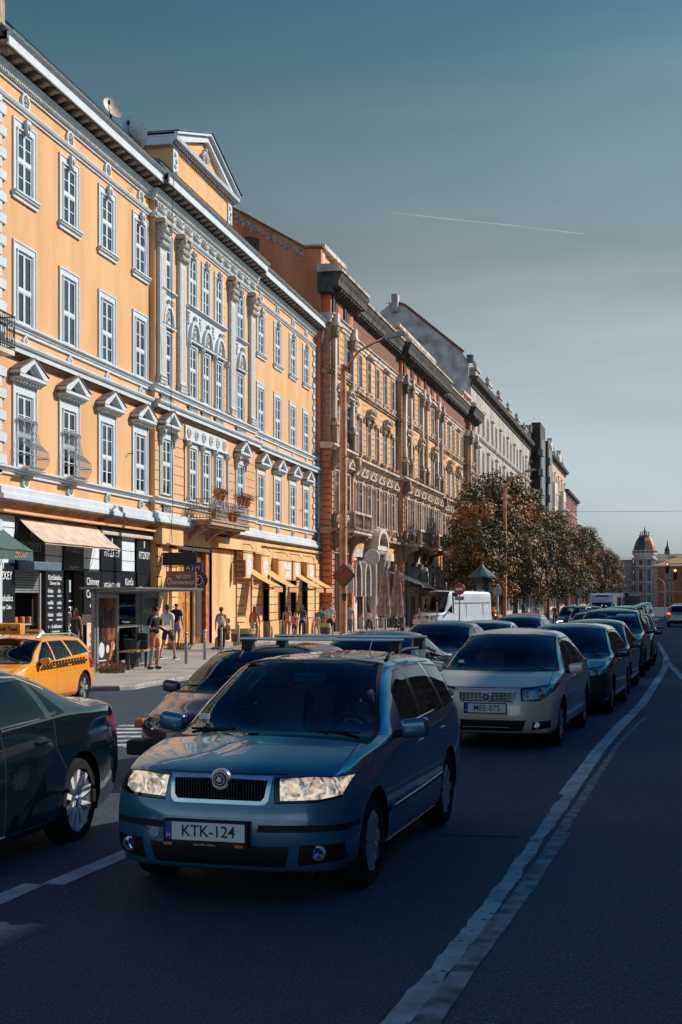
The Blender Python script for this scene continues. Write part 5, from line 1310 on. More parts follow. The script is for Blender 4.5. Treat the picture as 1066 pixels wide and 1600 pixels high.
FAB['cuts'] = [
  # windscreen (black surround first)
  ([(-.70, .935), (.70, .935), (.52, 1.375), (.3, 1.40), (-.3, 1.40), (-.52, 1.375)], 'F', 8, dict(lim=(.9, 2.15), rim=.022, nmin=.08)),
  # side windows
  ([(1.72, .965), (2.30, .975), (2.33, 1.345), (2.12, 1.335), (1.84, 1.19)], 'S', 1, dict(both=True, rim=.014, nmin=.3)),
  ([(2.40, .978), (3.12, .995), (3.0, 1.345), (2.42, 1.35)], 'S', 1, dict(both=True, rim=.014, nmin=.3)),
  ([(3.22, 1.0), (3.84, 1.03), (3.62, 1.30), (3.12, 1.335)], 'S', 1, dict(both=True, rim=.014, nmin=.3)),
  ([(-.55, 1.0), (.55, 1.0), (.48, 1.30), (-.48, 1.30)], 'B', 1, dict(lim=(3.4, 4.3), rim=.02)),
  # headlights
  ([(.365, .632), (.60, .638), (.74, .665), (.765, .775), (.58, .785), (.35, .775)], 'F', 3, dict(mir=True, rim=.006, lim=(-.1, .9), nmin=.05)),
  # grille: chrome rim then black field
  ([(-.30, .618), (.30, .618), (.322, .65), (.335, .79), (-.335, .79), (-.322, .65)], 'F', 5, dict(lim=(-.1, .6), nmin=.1)),
  ([(-.275, .642), (.275, .642), (.295, .665), (.308, .765), (.0, .772), (-.308, .765), (-.295, .665)], 'F', 4, dict(lim=(-.1, .6), nmin=.1)),
  # bumper strips, lower intake, fog lamp recesses
  ([(.26, .455), (.80, .46), (.80, .50), (.27, .50)], 'F', 2, dict(mir=True, lim=(-.1, .8), nmin=.02)),
  ([(-.43, .24), (.43, .24), (.46, .37), (-.46, .37)], 'F', 7, dict(lim=(-.1, .6), nmin=.1)),
  ([(.50, .245), (.76, .28), (.76, .385), (.52, .38)], 'F', 7, dict(mir=True, lim=(-.1, .8), nmin=.05)),
  ([(-.56, .32), (.56, .32), (.56, .5), (-.56, .5)], 'B', 2, dict(lim=(3.9, 4.4))),
  ([(3.98, .75), (4.2, .75), (4.1, 1.0), (3.95, 1.0)], 'S', 6, dict(both=True, nmin=.1)),
  # flank rubbing strip
  ([(.95, .425), (1.22, .43), (1.22, .475), (.95, .47)], 'S', 2, dict(both=True, nmin=.5)),
  ([(1.30, .43), (2.95, .45), (2.95, .495), (1.30, .475)], 'S', 2, dict(both=True, nmin=.5)),
  ([(1.1, .60), (1.12, .60), (1.12, .615), (1.1, .615)], 'S', 9, dict(both=True)),
]
FAB['seams'] = [
  ([(1.34, .22), (1.30, .50), (1.31, .80), (1.36, .90), (1.68, .945)], 'S', dict(both=True, nmin=.3)),
  ([(2.34, .24), (2.35, .965)], 'S', dict(both=True, nmin=.3)), ([(2.36, .965), (2.37, 1.36)], 'S', dict(both=True, nmin=.3, w=.03)),
  ([(2.86, .33), (3.02, .62), (3.16, .80), (3.17, .99)], 'S', dict(both=True, nmin=.3)),
  ([(1.34, .225), (2.88, .235)], 'S', dict(both=True, nmin=.2)),
  ([(.43, .72), (.60, .80), (.76, .845)], 'F', dict(w=.001, lim=(-.1, .1))),
  ([(-.42, .80), (-.34, .80), (.34, .80), (.42, .80)], 'F', dict(lim=(-.1, .7), nmin=.02, w=.006)),
  ([(-.70, .50), (-.66, .95), (-.735, 1.28)], 'T', dict(w=.007)), ([(.70, .50), (.66, .95), (.735, 1.28)], 'T', dict(w=.007)),
  ([(-.75, .50), (-.55, .525), (-.4, .53), (0, .535), (.4, .53), (.55, .525), (.75, .50)], 'F', dict(lim=(-.1, .8), nmin=.05, w=.001)),
]
PB = paint('blue_metallic_paint', (.032, .135, .22), .35, .26)
fab = make_car('estate_car', 'blue estate car with roof bars and number plate KTK-124, nearest to the camera', 'car', FAB, PB)
# grille bars, badge, plate, fog lamps, rails, wipers, handles
def nose_y(sp, x, z): return sp['bowF']*(abs(x)/(sp['W']/2))**3+bar(sp['nose'], z)
g = M()
for i in range(31):
    x = -.285+.57*i/30
    if abs(x) < .05: z1 = .695
    else: z1 = .765
    y = nose_y(FAB, x, .70); g.box(x-.0045, x+.0045, y+.012, y+.05, .645, z1)
g.build('grille_bars', TRIM, fab)
g = M(); y = nose_y(FAB, 0, .77)
g.lathe([(.053, y-.012), (.053, y+.03)], (0, 0, .764), 24, 'y', 0); g.lathe([(.045, y-.016), (.042, y-.018)], (0, 0, .764), 24, 'y', 1)
g.lathe([(.034, y-.018), (.034, y-.021)], (0, 0, .764), 20, 'y', 0); g.lathe([(.030, y-.0205), (.030, y-.0225)], (0, 0, .764), 20, 'y', 1)
g.prism([(-.022, .755), (.008, .75), (.02, .76), (.004, .766), (.022, .776), (.0, .778), (-.006, .788), (-.012, .772)], y-.026, y-.022, 'y', 0)
g.build('badge', [CHR, PLK], fab, smooth=30)
M().mold([(0, 0)]*3, 0, 1) if False else None
g = M()                                                    # chrome collar round the badge bulging into the grille frame
g.lathe([(.066, y+.03), (.066, y-.002), (.062, y-.008), (.056, y-.008), (.054, y+.02)], (0, 0, .764), 24, 'y', 0); g.f = g.f[:-2]; g.m = g.m[:-2]; g.build('badge_collar', CHR, fab, smooth=40)
pl = plate(fab, -.05, .455, 'KTK-124', x=-.055)
g = M(); g.box(-.275, .275, .001, .05, -.092, .068, 0); g.box(-.272, -.215, -.007, -.003, -.088, -.072, 1); g.box(.20, .25, -.007, -.003, -.088, -.072, 1); g.build('plate_holder', [TRIM, ORL], pl)
text('dealer_lettering', 'www.OPEL Wallis.hu', .016, PLW, pl, (0, -.008, -.080), (R(90), 0, 0), ext=.0004)
for s in (-1, 1):
    g = M(); x = s*.625; y = nose_y(FAB, x, .33)-.01; g.lathe([(.045, y), (.048, y+.02), (.035, y+.05)], (x, 0, .33), 18, 'y', 0); g.lathe([(.036, y-.004), (.0, y-.008)], (x, 0, .33), 18, 'y', 1); g.build('fog_lamp', [REFL, LENS], fab, smooth=True)
    g = M(); g.tube([(s*.585, 1.98, 1.42), (s*.595, 2.1, 1.468), (s*.60, 2.6, 1.485), (s*.595, 3.4, 1.47), (s*.58, 3.8, 1.42)], .014, 8); g.build('roof_rail', TRIM, fab, smooth=True)
for yy in (2.25, 3.1):
    g = M(); g.rbox(-.66, .66, yy-.032, yy+.032, 1.555, 1.578, .009, 0)
    for s in (-1, 1): g.prism([(yy-.055, 1.47), (yy+.055, 1.47), (yy+.04, 1.553), (yy-.04, 1.553)], s*.555, s*.635, 'x', 1)
    g.build('roof_bar', [mat('bar_aluminium', (.34, .42, .46), .3, .9), TRIM], fab, smooth=30)
g = M()
for x0, x1 in ((-.62, .02), (.05, .62)): g.tube([(x0, 1.13, .965), ((x0+x1)/2, 1.11, .972), (x1, 1.12, .968)], .009, 5); g.tube([(x0+.1, 1.08, .955), (x0+.35, 1.10, .975)], .012, 5)
g.build('wiper', TRIM, fab)
g = M(); g.tube([(0, 3.75, 1.42), (0, 3.95, 1.62)], .006, 5); g.build('aerial', TRIM, fab)
for s in (-1, 1):
    for yy, zz_ in ((2.20, .81), (3.02, .83)):
        g = M(); g.rbox(s*.80-.012, s*.80+.022, yy-.085, yy+.085, zz_-.014, zz_+.014, .008); g.build('door_handle', PB, fab, smooth=40)
    g = M(); g.tube([(s*.818, 1.32, .455), (s*.826, 2.1, .467), (s*.822, 2.93, .482)], .009, 5); g.tube([(s*.775, 1.2, .225), (s*.778, 2.8, .23)], .012, 5); g.tube([(s*.775, 1.72, .968), (s*.775, 2.6, .985), (s*.765, 3.2, 1.0), (s*.745, 3.8, 1.03)], .006, 5); g.build('chrome_strip', SILV, fab)
g = M(); g.box(-.62, -.54, 1.27, 1.275, 1.02, 1.06) ; g.build('sticker', PLW, fab)
place(fab, -2.46, 7.95, 3.9)
# ------------------------------------------------------------------ the other vehicles
def spec(L, W, H, kind, nose_z=.76, cowl=(1.15, .98), head=(2.05, None), belt=.95, rise=.06, rear=None, deck=None, wr=.315, axles=None, n=9, grille=(.36, .60, .72), lamp=(.42, .80, .60, .74), rimw=.034, cab=True, rimkw=None, b_pil=None, gm=None, low=.2, lit=0, wide=.93, rw=.70, slope=None, **kw):
    """proportions in metres -> curves and cut-outs of the shell"""
    hs = head[0]; hz = H-.055; axles = axles or (.85, L-.85); cs, cz = cowl; rs = rear or (L-.55 if kind != 'sedan' else L-1.45)
    zt = [(0, nose_z), (.14, nose_z+.03), (.5, nose_z+.03+(cz-nose_z)*.45), (cs-.06, cz-.01), (cs+.05, cz+.03), ((cs+hs)/2, (cz+hz)/2+.05), (hs, hz), (hs+.45, H), ((hs+rs)/2+.2, H)]
    ze = [(0, nose_z-.03), (.25, nose_z+.01), (.7, nose_z+(cz-nose_z)*.5), (cs, cz-.04), (cs+.2, cz+.0), ((cs+hs)/2+.1, (cz+hz)/2-.02), (hs+.05, hz-.08), (hs+.35, H-.07), ((hs+rs)/2+.2, H-.065)]
    we = [(0, .90), (.6, .86), (cs, .87), ((cs+hs)/2, .80), (hs, rw+.02), (hs+.6, rw), (rs-.2, rw-.015)]
    if kind == 'sedan':
        ds, dz = deck or (L-.62, 1.02)
        zt += [(rs, H-.05), (ds, dz), (L-.12, dz-.01), (L, dz-.06)]; ze += [(rs, H-.12), (ds-.1, dz-.03), (L-.3, dz-.04), (L, dz-.09)]; we += [(rs, rw-.01), (ds-.2, .80), (L, .84)]
        ws = [(0, .93), (.7, .93), (cs, .955), (L-.9, .955), (L, .93)]; tail = [(.2, .05), (.5, 0), (.8, .02), (1.1, .06)]
    else:
        lean = slope or .35
        zt += [(L-.3, H-.05), (L, H-.1)]; ze += [(L-.3, H-.11), (L, H-.16)]; we += [(L, rw-.03)]
        ws = [(0, .93), (.7, .93), (cs, .955), (L-.8, .955), (L, .92)]; tail = [(.2, .05), (.5, 0), (.9, .04), (1.1, lean*.3), (H-.1, lean)]
    if kind == 'van': tail = [(.2, .02), (H, .04)]
    zs = [(0, nose_z-.09), (.25, nose_z-.03), (.8, nose_z+(cz-nose_z)*.4-.02), (cs, belt-.03), (hs, belt), (L-.8, belt+rise), (L, belt+rise)]
    sp = dict(L=L, W=W, wr=wr, axles=axles, ag=.05, bowF=kw.pop('bowF', .3), bowR=.2, round=.07, zm=.58, ws=ws, zs=zs, zt=zt, ze=ze, we=we, tail=tail,
        nose=[(.15, .10), (.22, .03), (.42, 0), (.55, .01), (nose_z-.1, .05), (nose_z, .10), (nose_z+.1, .2)], zb=[(0, low+.02), (.5, low-.02), (L-.5, low-.02), (L, low+.1)],
        plan=[(0, wide), (.35, .975), (.9, 1), (L-1, 1), (L-.4, .975), (L, .92)], rim=dict(n=n, w=rimw, **(rimkw or {})), roofz=H-.02, dash=cz-.02, lit=lit)
    if cab: sp['cabin'] = (cs+.2, rs)
    sp['mirror'] = (W/2-.03, (cs+hs)/2+.0, belt+.03)
    tW = W/2*rw/.98; a, zb_ = .89*W/2, cz-.015
    xh = W/2*(rw+.02)-.04
    cuts = [([(-a+.03, zb_+.0), (a-.03, zb_), (xh, hz-.07), (xh*.55, hz-.035), (-xh*.55, hz-.035), (-xh, hz-.07)], 'F', 8, dict(lim=(cs-.25, hs+.3), rim=.02, nmin=.06))]
    bp = b_pil or (hs+.28); top = H-.135; af = cs+.62*(hs-cs)
    bl = lambda y: belt+.02+rise*max(0, min(1, (y-hs)/(L-.8-hs)))
    re = rs-.12 if kind != 'sedan' else rs+.05
    cuts += [([(af-.12, bl(af)), (bp-.03, bl(bp)), (bp-.02, top), (hs+.12, top-.015), (af+.02, belt+.12)], 'S', 1, dict(both=True, rim=.013, nmin=.3)),
             ([(bp+.05, bl(bp)), (bp+.78, bl(bp+.8)), (bp+.7, top), (bp+.05, top)], 'S', 1, dict(both=True, rim=.013, nmin=.3))]
    if kind in ('wagon', 'suv'): cuts.append(([(bp+.88, bl(bp+.9)), (L-.55, bl(L)+.01), (L-.75, top-.03), (bp+.80, top)], 'S', 1, dict(both=True, rim=.013, nmin=.3)))
    elif kind == 'sedan': cuts.append(([(bp+.86, bl(bp+.9)), (bp+1.12, bl(bp+1)+.01), (bp+.82, top-.03)], 'S', 1, dict(both=True, rim=.01, nmin=.3)))
    elif kind == 'hatch' and L-.6 > bp+1.1: cuts.append(([(bp+.88, bl(bp+.9)), (L-.62, bl(L)+.02), (L-.78, top-.04), (bp+.80, top)], 'S', 1, dict(both=True, rim=.013, nmin=.3)))
    if kind == 'sedan': cuts.append(([(-.62, 1.06), (.62, 1.06), (.52, H-.1), (-.52, H-.1)], 'B', 1, dict(lim=(rs-.3, L-.3), rim=.015, nmin=.1)))
    else: cuts.append(([(-.58, belt+.07), (.58, belt+.07), (.5, H-.16), (-.5, H-.16)], 'B', 1, dict(lim=(L-1.2, L+.1), rim=.015, nmin=.05)))
    gx, g0, g1 = grille
    cuts += [([(-gx, g0), (gx, g0), (gx+.02, g1), (-gx-.02, g1)], 'F', 4, dict(lim=(-.1, .7), nmin=.05, rim=.008)),
             ([(lamp[0]+.02, lamp[2]), (lamp[1]-.14, lamp[2]+.005), (lamp[1], lamp[3]-.06), (lamp[1]+.02, lamp[3]+.02), (lamp[1]-.12, lamp[3]+.01), (lamp[0], lamp[3]-.02)], 'F', 3, dict(mir=True, rim=.006, lim=(-.1, 1), nmin=.02)),
             ([(-.45, low+.05), (.45, low+.05), (.50, low+.19), (-.50, low+.19)], 'F', 7, dict(lim=(-.1, .7), nmin=.1)),
             ([(.56, low+.06), (.78, low+.09), (.78, low+.18), (.58, low+.17)], 'F', 7, dict(mir=True, lim=(-.1, .9), nmin=.05)),
             ([(.50, .78), (.88, .78), (.88, .95), (.50, .93)] if kind == 'sedan' else [(.62, .72), (.9, .72), (.9, 1.05), (.66, 1.05)], 'B', 6, dict(mir=True, lim=(L-.6, L+.2), nmin=.02)),
             ([(-.7, low+.12), (.7, low+.12), (.7, low+.22), (-.7, low+.22)], 'B', 2, dict(lim=(L-.6, L+.2)))]
    sp['cuts'] = cuts
    y1 = bp+.85; sp['seams'] = [([(cs+.12, low+.06), (cs+.08, .55), (cs+.12, belt-.08), (af-.1, belt)], 'S', dict(both=True, nmin=.3)), ([(bp+.01, low+.06), (bp+.01, belt)], 'S', dict(both=True, nmin=.3)), ([(axles[1]-.42, low+.1), (axles[1]-.3, .62), (y1, .8), (y1+.02, belt+.03)], 'S', dict(both=True, nmin=.3)),
        ([(cs+.12, low+.065), (axles[1]-.42, low+.065)], 'S', dict(both=True, nmin=.2)), ([(-W/2+.13, .4), (-W/2+.15, cs)], 'T', {}), ([(W/2-.13, .4), (W/2-.15, cs)], 'T', {}), ([(-W/2+.15, cs+.0), (W/2-.15, cs+.0)], 'T', dict(w=.02)),
        ([(-.6, nose_z-.012), (.6, nose_z-.012)], 'F', dict(lim=(-.1, .6), nmin=.02))]
    sp['bowls'] = [(lamp[0]*.38+lamp[1]*.62, (lamp[2]+lamp[3])/2+.01, .06), (lamp[0]*.8+lamp[1]*.2, (lamp[2]+lamp[3])/2, .045)]
    sp.update(kw); return sp
def fit(t, sp, col, handles=True):
    """door handles and wipers"""
    W2 = sp['W']/2; zs = pchip(sp['zs'], 2.4)-.12
    for s in (-1, 1):
        for yy in sp.get('hy', ()):
            g = M(); g.rbox(s*(W2-.006)-.018, s*(W2-.006)+.018, yy-.09, yy+.09, zs-.014, zs+.014, .007); g.build('door_handle', sp.get('hmat', col), t, smooth=40)
    c = sp['cowl_at']; g = M()
    for x0, x1 in ((-.6, .0), (.06, .62)): g.tube([(x0, c[0]+.15, c[1]+.035), (x1, c[0]+.1, c[1]+.04)], .009, 5)
    g.build('wiper', TRIM, t)
def vehicle(name, label, cat, col, group='cars queueing towards the camera', txt=None, **k):
    sp = spec(**k); sp['cowl_at'] = k.get('cowl', (1.15, .98)); b = k.get('b_pil') or k.get('head', (2.05,))[0]+.28
    sp.setdefault('hy', (b-.14, b+.62)); t = make_car(name, label, cat, sp, col, group); fit(t, sp, col)
    if txt is not None: plate(t, -.045, k.get('pz', .45) if False else sp.get('pz', .47), txt)
    plate(t, sp['L']+.02, sp.get('rpz', .78 if k['kind'] != 'sedan' else .6), '', face=1)
    return t, sp
P_BEIGE = paint('beige_metallic_paint', (.56, .50, .43), .25, .36)
P_NAVY = paint('black_blue_paint', (.012, .022, .034), .3, .2)
P_BLACK = paint('black_paint', (.002, .006, .011), .0, .08)
P_SLATE = paint('slate_blue_paint', (.03, .07, .10), .45, .3)
P_PURP = paint('dark_plum_paint', (.055, .014, .040), .5, .28)
P_GREY = paint('grey_metallic_paint', (.16, .19, .21), .5, .32)
P_SILV = paint('silver_metallic_paint', (.40, .42, .43), .6, .32)
P_PINK = paint('raspberry_paint', (.40, .015, .09), .2, .3)
P_TAXI = paint('taxi_yellow_paint', (.88, .31, .008), .0, .3)
P_WHITE = paint('white_van_paint', (.72, .75, .78), .0, .3)
# beige saloon behind the estate
fiat, fs_ = vehicle('saloon_car', 'beige saloon car with number plate MEE-075, second in the right-hand queue', 'car', P_BEIGE, txt='MEE-075', L=4.56, W=1.73, H=1.49, kind='sedan', nose_z=.80, cowl=(1.0, .99), head=(1.92,), belt=.95, rise=.06, deck=(3.98, 1.06), rear=3.25, wr=.305, axles=(.86, 3.46), grille=(.335, .615, .735), lamp=(.42, .80, .63, .80), n=8, rimkw=dict(gap2=.1), pz=.54, bowF=.34, clear=True)
g = M()
for i in range(6): z_ = .632+.018*i; g.add([(x, nose_y(fs_, x, z_)+.02, z_+dz) for x in [-.33+.66*k_/12 for k_ in range(13)] for dz in (0, .006)], [(2*k_, 2*k_+2, 2*k_+3, 2*k_+1) for k_ in range(12)])
for i in range(13): x = -.32+.64*i/12; g.box(x-.003, x+.003, nose_y(fs_, x, .68)+.02, nose_y(fs_, x, .68)+.035, .625, .73)
g.ring([(-.345, .605), (.345, .605), (.36, .748), (-.36, .748)], [(-.33, .618), (.33, .618), (.345, .735), (-.345, .735)], .02, .05, 'y'); g.build('grille_bars', CHR, fiat)
g = M(); g.lathe([(.058, .015), (.058, .05)], (0, 0, .678), 20, 'y', 0); g.lathe([(.047, .010), (.047, .016)], (0, 0, .678), 20, 'y', 1)
for x in (-.018, -.003, .012): g.box(x, x+.006, .005, .011, .662, .694, 0)
g.build('badge', [CHR, mat('badge_blue', (.03, .02, .18), .3)], fiat)
g = M()
for s in (-1, 1): g.lathe([(.04, nose_y(fs_, s*.62, .33)-.012), (.045, nose_y(fs_, s*.62, .33)+.03)], (s*.62, 0, .33), 16, 'y')
g.build('fog_lamp', REFL, fiat)
M().tube([(-.3, .01, .30), (0, -.002, .30), (.3, .01, .30)], .004, 4).build('intake_bar', P_BEIGE, fiat)
place(fiat, -1.70, 16.9, 5.0)
g = M(); g.box(-.60, -.53, 1.21, 1.215, 1.045, 1.08); g.build('sticker', PLW, fiat)

# black saloon at the left edge: only its rear half is in the picture
bmw, bs = vehicle('black_saloon', 'glossy black saloon with silver ten-spoke wheels, cut by the left edge', 'car', P_BLACK, group='cars in the far lanes', L=4.90, W=1.86, H=1.46, kind='sedan', nose_z=.74, cowl=(1.35, .98), head=(2.25,), belt=.985, rise=.05, deck=(4.32, 1.12), rear=3.42, wr=.335, axles=(.85, 3.82), n=5, rw=.68, b_pil=2.50, hmat=P_BLACK, rimkw=dict(dbl=True, gap=.56, gap2=.66, mat=mat('bright_wheel_silver', (.80, .78, .75), .4, .3)), rimw=.026, ri=.243, clear=False)
g = M()                                                     # shoulder crease, chrome window line
for s in (-1, 1):
    g.tube([(s*.80, 1.95, 1.0), (s*.825, 2.6, 1.012), (s*.825, 3.2, 1.025), (s*.81, 3.55, 1.05), (s*.765, 3.66, 1.12), (s*.70, 3.52, 1.24), (s*.655, 3.15, 1.345), (s*.645, 2.7, 1.37), (s*.66, 2.4, 1.34)], .013, 6)
g.build('chrome_strip', SILV, bmw, smooth=True)
g = M()
for s in (-1, 1): g.tube([(s*.905, 1.4, .27), (s*.91, 3.2, .265), (s*.915, 3.38, .33)], .005, 5)
g.build('sill_trim', TRIM, bmw)
g = M(); g.lathe([(.034, .094), (.034, .10)], (0, 0, 0), 16, 'x', 0); g.build('hub_badge', [mat('hub_badge_blue', (.02, .09, .3), .3)], bmw, (.805, 3.82, .335))
place(bmw, -5.20, 6.22, 1.0)

burg, b_ = vehicle('plum_hatchback', 'dark plum hatchback with buff reflections on bonnet, half hidden behind the estate', 'car', P_PURP, group='cars in the far lanes', L=3.74, W=1.63, H=1.41, kind='hatch', nose_z=.72, cowl=(.95, .93), head=(1.75,), belt=.90, rise=.03, wr=.285, n=7, grille=(.3, .60, .66), lamp=(.40, .74, .56, .67), bowF=.32, clear=True)
M().rbox(-.79, .79, -.03, .2, .3, .46, .04).build('bumper', TRIM, burg)
g = M()
for s in (-1, 1): g.rbox(s*.72-.05, s*.72+.05, .13, .22, .57, .67, .02)
g.build('indicator', ORL, burg)
place(burg, -4.30, 13.2, 6.0)

taxi, tx = vehicle('yellow_taxi', 'yellow estate taxi with chequered door band and roof sign beside the kerb', 'taxi', P_TAXI, group='cars in the far lanes', L=4.58, W=1.8, H=1.46, kind='wagon', nose_z=.76, cowl=(1.1, .97), head=(2.0,), belt=.94, rise=.1, wr=.32, n=5, rimw=.05, slope=.4)
CHQ = PLK
g = M()
for s in (1,):
    for r_ in range(3):
        for k_ in range(30):
            if (k_+r_) % 2 == 0:
                y_ = 1.55+.075*k_; z_ = .80+.045*r_+.028*k_*.075/.5*.3; zz_ = min(1, (y_-1.2)); xx = .899-.02*(r_ == 2)
                g.box(s*xx, s*(xx+.012), y_, y_+.075, z_, z_+.045)
g.build('chequered_band', CHQ, taxi)
g = M()
for s in (-1, 1): g.tube([(s*.62, 2.0, 1.42), (s*.63, 2.1, 1.475), (s*.63, 3.6, 1.46), (s*.60, 4.0, 1.38)], .017, 6)
g.build('roof_rail', SILV, taxi)
g = M(); g.rbox(-.28, .28, 1.93, 2.17, 1.47, 1.70, .05); o = g.build('taxi_sign', mat('taxi_sign_orange', (.85, .30, .03), .4), taxi, smooth=40)
text('sign_lettering', 'Bolt Taxi', .12, PLK, o, (0, 1.925, 1.585), (R(90), 0, 0), sx=.95, bold=.002)
place(taxi, -11.95, 22.75, .0, -.33)

def queue(base, label, x, y, head=3, col=None, name=None):
    c = dup(base, None, label=label); place(c, x, y, head)
    if name: c.name = name
    if col:
        old = col[0]
        for o in [c]+list(c.children_recursive):
            if o.type == 'MESH' and old.name in [m.name for m in o.data.materials]:
                i = [m.name for m in o.data.materials].index(old.name); o.material_slots[i].link = 'OBJECT'; o.material_slots[i].material = col[1]
    return c
# right-hand queue behind the beige saloon
c3, q3 = vehicle('dark_hatchback', 'dark hatchback with one lit headlight, third in the right-hand queue', 'car', P_NAVY, txt='', L=4.35, W=1.78, H=1.49, kind='hatch', nose_z=.80, cowl=(1.05, .98), head=(1.95,), belt=.96, rise=.07, wr=.315, n=5, rimw=.05, lamp=(.50, .84, .66, .80), lit=1, bowls=[(.66, .73, .05)], slope=.5)
place(c3, -1.12, 22.25, 5.0)
c4, q4 = vehicle('slate_saloon', 'slate-blue saloon, fourth in the right-hand queue', 'car', P_SLATE, txt='', L=4.4, W=1.75, H=1.50, kind='sedan', nose_z=.80, cowl=(1.0, .99), head=(1.9,), belt=.95, rise=.05, deck=(3.85, 1.05), rear=3.1, wr=.31, n=7)
place(c4, -.80, 27.3, 4.5)
suv, qs = vehicle('dark_suv', 'tall dark off-roader with angular daytime lamps and roof rails in the right-hand queue', 'car', P_NAVY, txt='', L=4.6, W=1.88, H=1.70, kind='suv', nose_z=.98, cowl=(1.2, 1.14), head=(2.1,), belt=1.10, rise=.08, wr=.36, n=5, rimw=.05, grille=(.46, .70, .90), lamp=(.52, .86, .78, .90), low=.26, lit=1, bowls=[(.68, .84, .045)], pz=.6)
g = M()
for s in (-1, 1): g.tube([(s*.66, 2.1, 1.66), (s*.67, 2.25, 1.73), (s*.67, 3.7, 1.71), (s*.64, 4.0, 1.62)], .018, 6, 0); g.tube([(s*.50, .06, .88), (s*.72, .14, .885), (s*.84, .26, .80), (s*.80, .22, .76)], .014, 6, 1)
g.build('roof_rail', [SILV, emit('daytime_lamp', (.85, .92, 1), 2.5)], suv)
place(suv, -.45, 33.9, 3.5)
queue(c4, 'black saloon just behind the tall off-roader, its mirror sticking out', -.02, 39.6, 2.5, (P_SLATE, P_BLACK), 'black_saloon')
queue(c3, 'pale grey-blue hatchback further back in the right-hand queue', .25, 47.5, 1.5, (P_NAVY, P_SLATE), 'hatchback')
s2 = queue(suv, 'black off-roader seen behind the small blue cars near the bend', -.15, 57, 1.0, (P_NAVY, P_BLACK), 'off_roader')
queue(c3, 'small blue hatchback in front of the black off-roader', -1.3, 52, 1.0, (P_NAVY, P_SLATE), 'hatchback')
queue(c3, 'silver hatchback far down the right-hand queue', .1, 66, 1.0, (P_NAVY, P_SILV), 'hatchback')
queue(suv, 'grey off-roader far down the right-hand queue', .15, 74, 1.0, (P_NAVY, P_GREY), 'off_roader')
queue(c4, 'silver saloon far off, near the end of the right-hand queue', .2, 83, 1.0, (P_SLATE, P_SILV), 'saloon_car')
queue(c3, 'white hatchback far off where the road bends', .4, 93, 1.0, (P_NAVY, P_WHITE), 'hatchback')
for i in range(14):
    queue((c3, c4)[i % 2], 'tiny %s car in the distant traffic, number %s from the stop line' % (('silver', 'white', 'black', 'grey', 'pale', 'slate')[i % 6], ('first', 'second', 'third', 'fourth', 'fifth', 'sixth', 'seventh', 'eighth', 'ninth', 'tenth', 'eleventh', 'twelfth', 'thirteenth', 'last')[i]), -2.6+3.3*(i % 2)+.025*(i*9), 128+i*7.5, 1.0, ((P_NAVY, P_SLATE)[i % 2], (P_SILV, P_WHITE, P_BLACK, P_GREY, P_WHITE, P_SLATE)[i % 6]), 'distant_car')['group'] = 'distant cars beyond the stop line'
# middle lane
mid, qm = vehicle('dark_coupe_saloon', 'dark low saloon with smoothly sloping tail in the middle lane behind the roof bars', 'car', P_NAVY, txt='', group='cars in the middle lane', L=4.7, W=1.84, H=1.43, kind='sedan', nose_z=.76, cowl=(1.25, .95), head=(2.15,), belt=.95, rise=.05, deck=(4.2, 1.04), rear=3.2, wr=.33, n=10, rimw=.02)
place(mid, -4.05, 18.9, 4.0)
def mlane(*a, **k): c = queue(*a, **k); c['group'] = 'cars in the middle lane'; return c
mlane(c4, 'dark blue saloon with papers behind its windscreen, left of the beige saloon', -3.78, 25.2, 4, (P_SLATE, P_NAVY), 'saloon_car')
mlane(mid, 'silver-blue saloon roof showing above the dark blue saloon', -3.5, 31.2, 3, (P_NAVY, P_SILV), 'saloon_car')
mlane(c3, 'slate hatchback roof showing right of the silver-blue saloon', -3.1, 37.5, 3, (P_NAVY, P_SLATE), 'hatchback')
mlane(c3, 'raspberry red hatchback in the middle lane below the trees', -3.6, 46.5, 2, (P_NAVY, P_PINK), 'hatchback')
mlane(suv, 'dark blue off-roader behind the white lorry', -2.7, 73, 1, (P_NAVY, P_SLATE), 'off_roader')
mlane(suv, 'black off-roader to the right of the white lorry', -1.8, 66, 1, (P_NAVY, P_BLACK), 'off_roader')
# away-going traffic on the right
rs1 = queue(suv, 'grey off-roader with lit tail lamps driving away on the right', 4.35, 112, 182, (P_NAVY, P_GREY), 'off_roader'); rs1['group'] = 'cars driving away on the right'
for s in (-1, 1): M().rbox(s*.78-.10, s*.78+.10, 4.52, 4.60, .98, 1.10, .02).build('tail_light', emit('lit_tail_lamp', (1, .12, .05), 3), rs1)
rs2 = queue(suv, 'silver off-roader further away on the right, under the brick house', 5.9, 150, 182, (P_NAVY, P_SILV), 'off_roader'); rs2['group'] = 'cars driving away on the right'
tx2 = queue(taxi, 'far yellow taxi driving away at the right edge', 7.3, 146, 182, None, 'yellow_taxi'); tx2['group'] = 'far yellow taxis'
tx3 = queue(taxi, 'nearer of the two far yellow taxis, half out of the right edge', 6.5, 128, 180, None, 'yellow_taxi'); tx3['group'] = 'far yellow taxis'
tx4 = queue(taxi, 'yellow taxi far off on the left, between the tree trunks and the lorry', -10.4, 112, 185, None, 'yellow_taxi'); tx4['group'] = 'far yellow taxis'

# white panel van turned across the pavement
van, vs_ = vehicle('white_van', 'white high-roofed panel van parked in front of the shops', 'van', P_WHITE, txt='', group=None, L=7.0, W=2.0, H=2.75, kind='van', nose_z=1.16, cowl=(.95, 1.36), head=(1.72,), belt=1.28, rise=.0, wr=.34, axles=(.95, 5.1), grille=(.42, .92, 1.1), lamp=(.60, .92, .86, 1.14), low=.3, rw=.86, pz=.6, rpz=.9, b_pil=2.05, cab=False, hy=(), slope=.05)

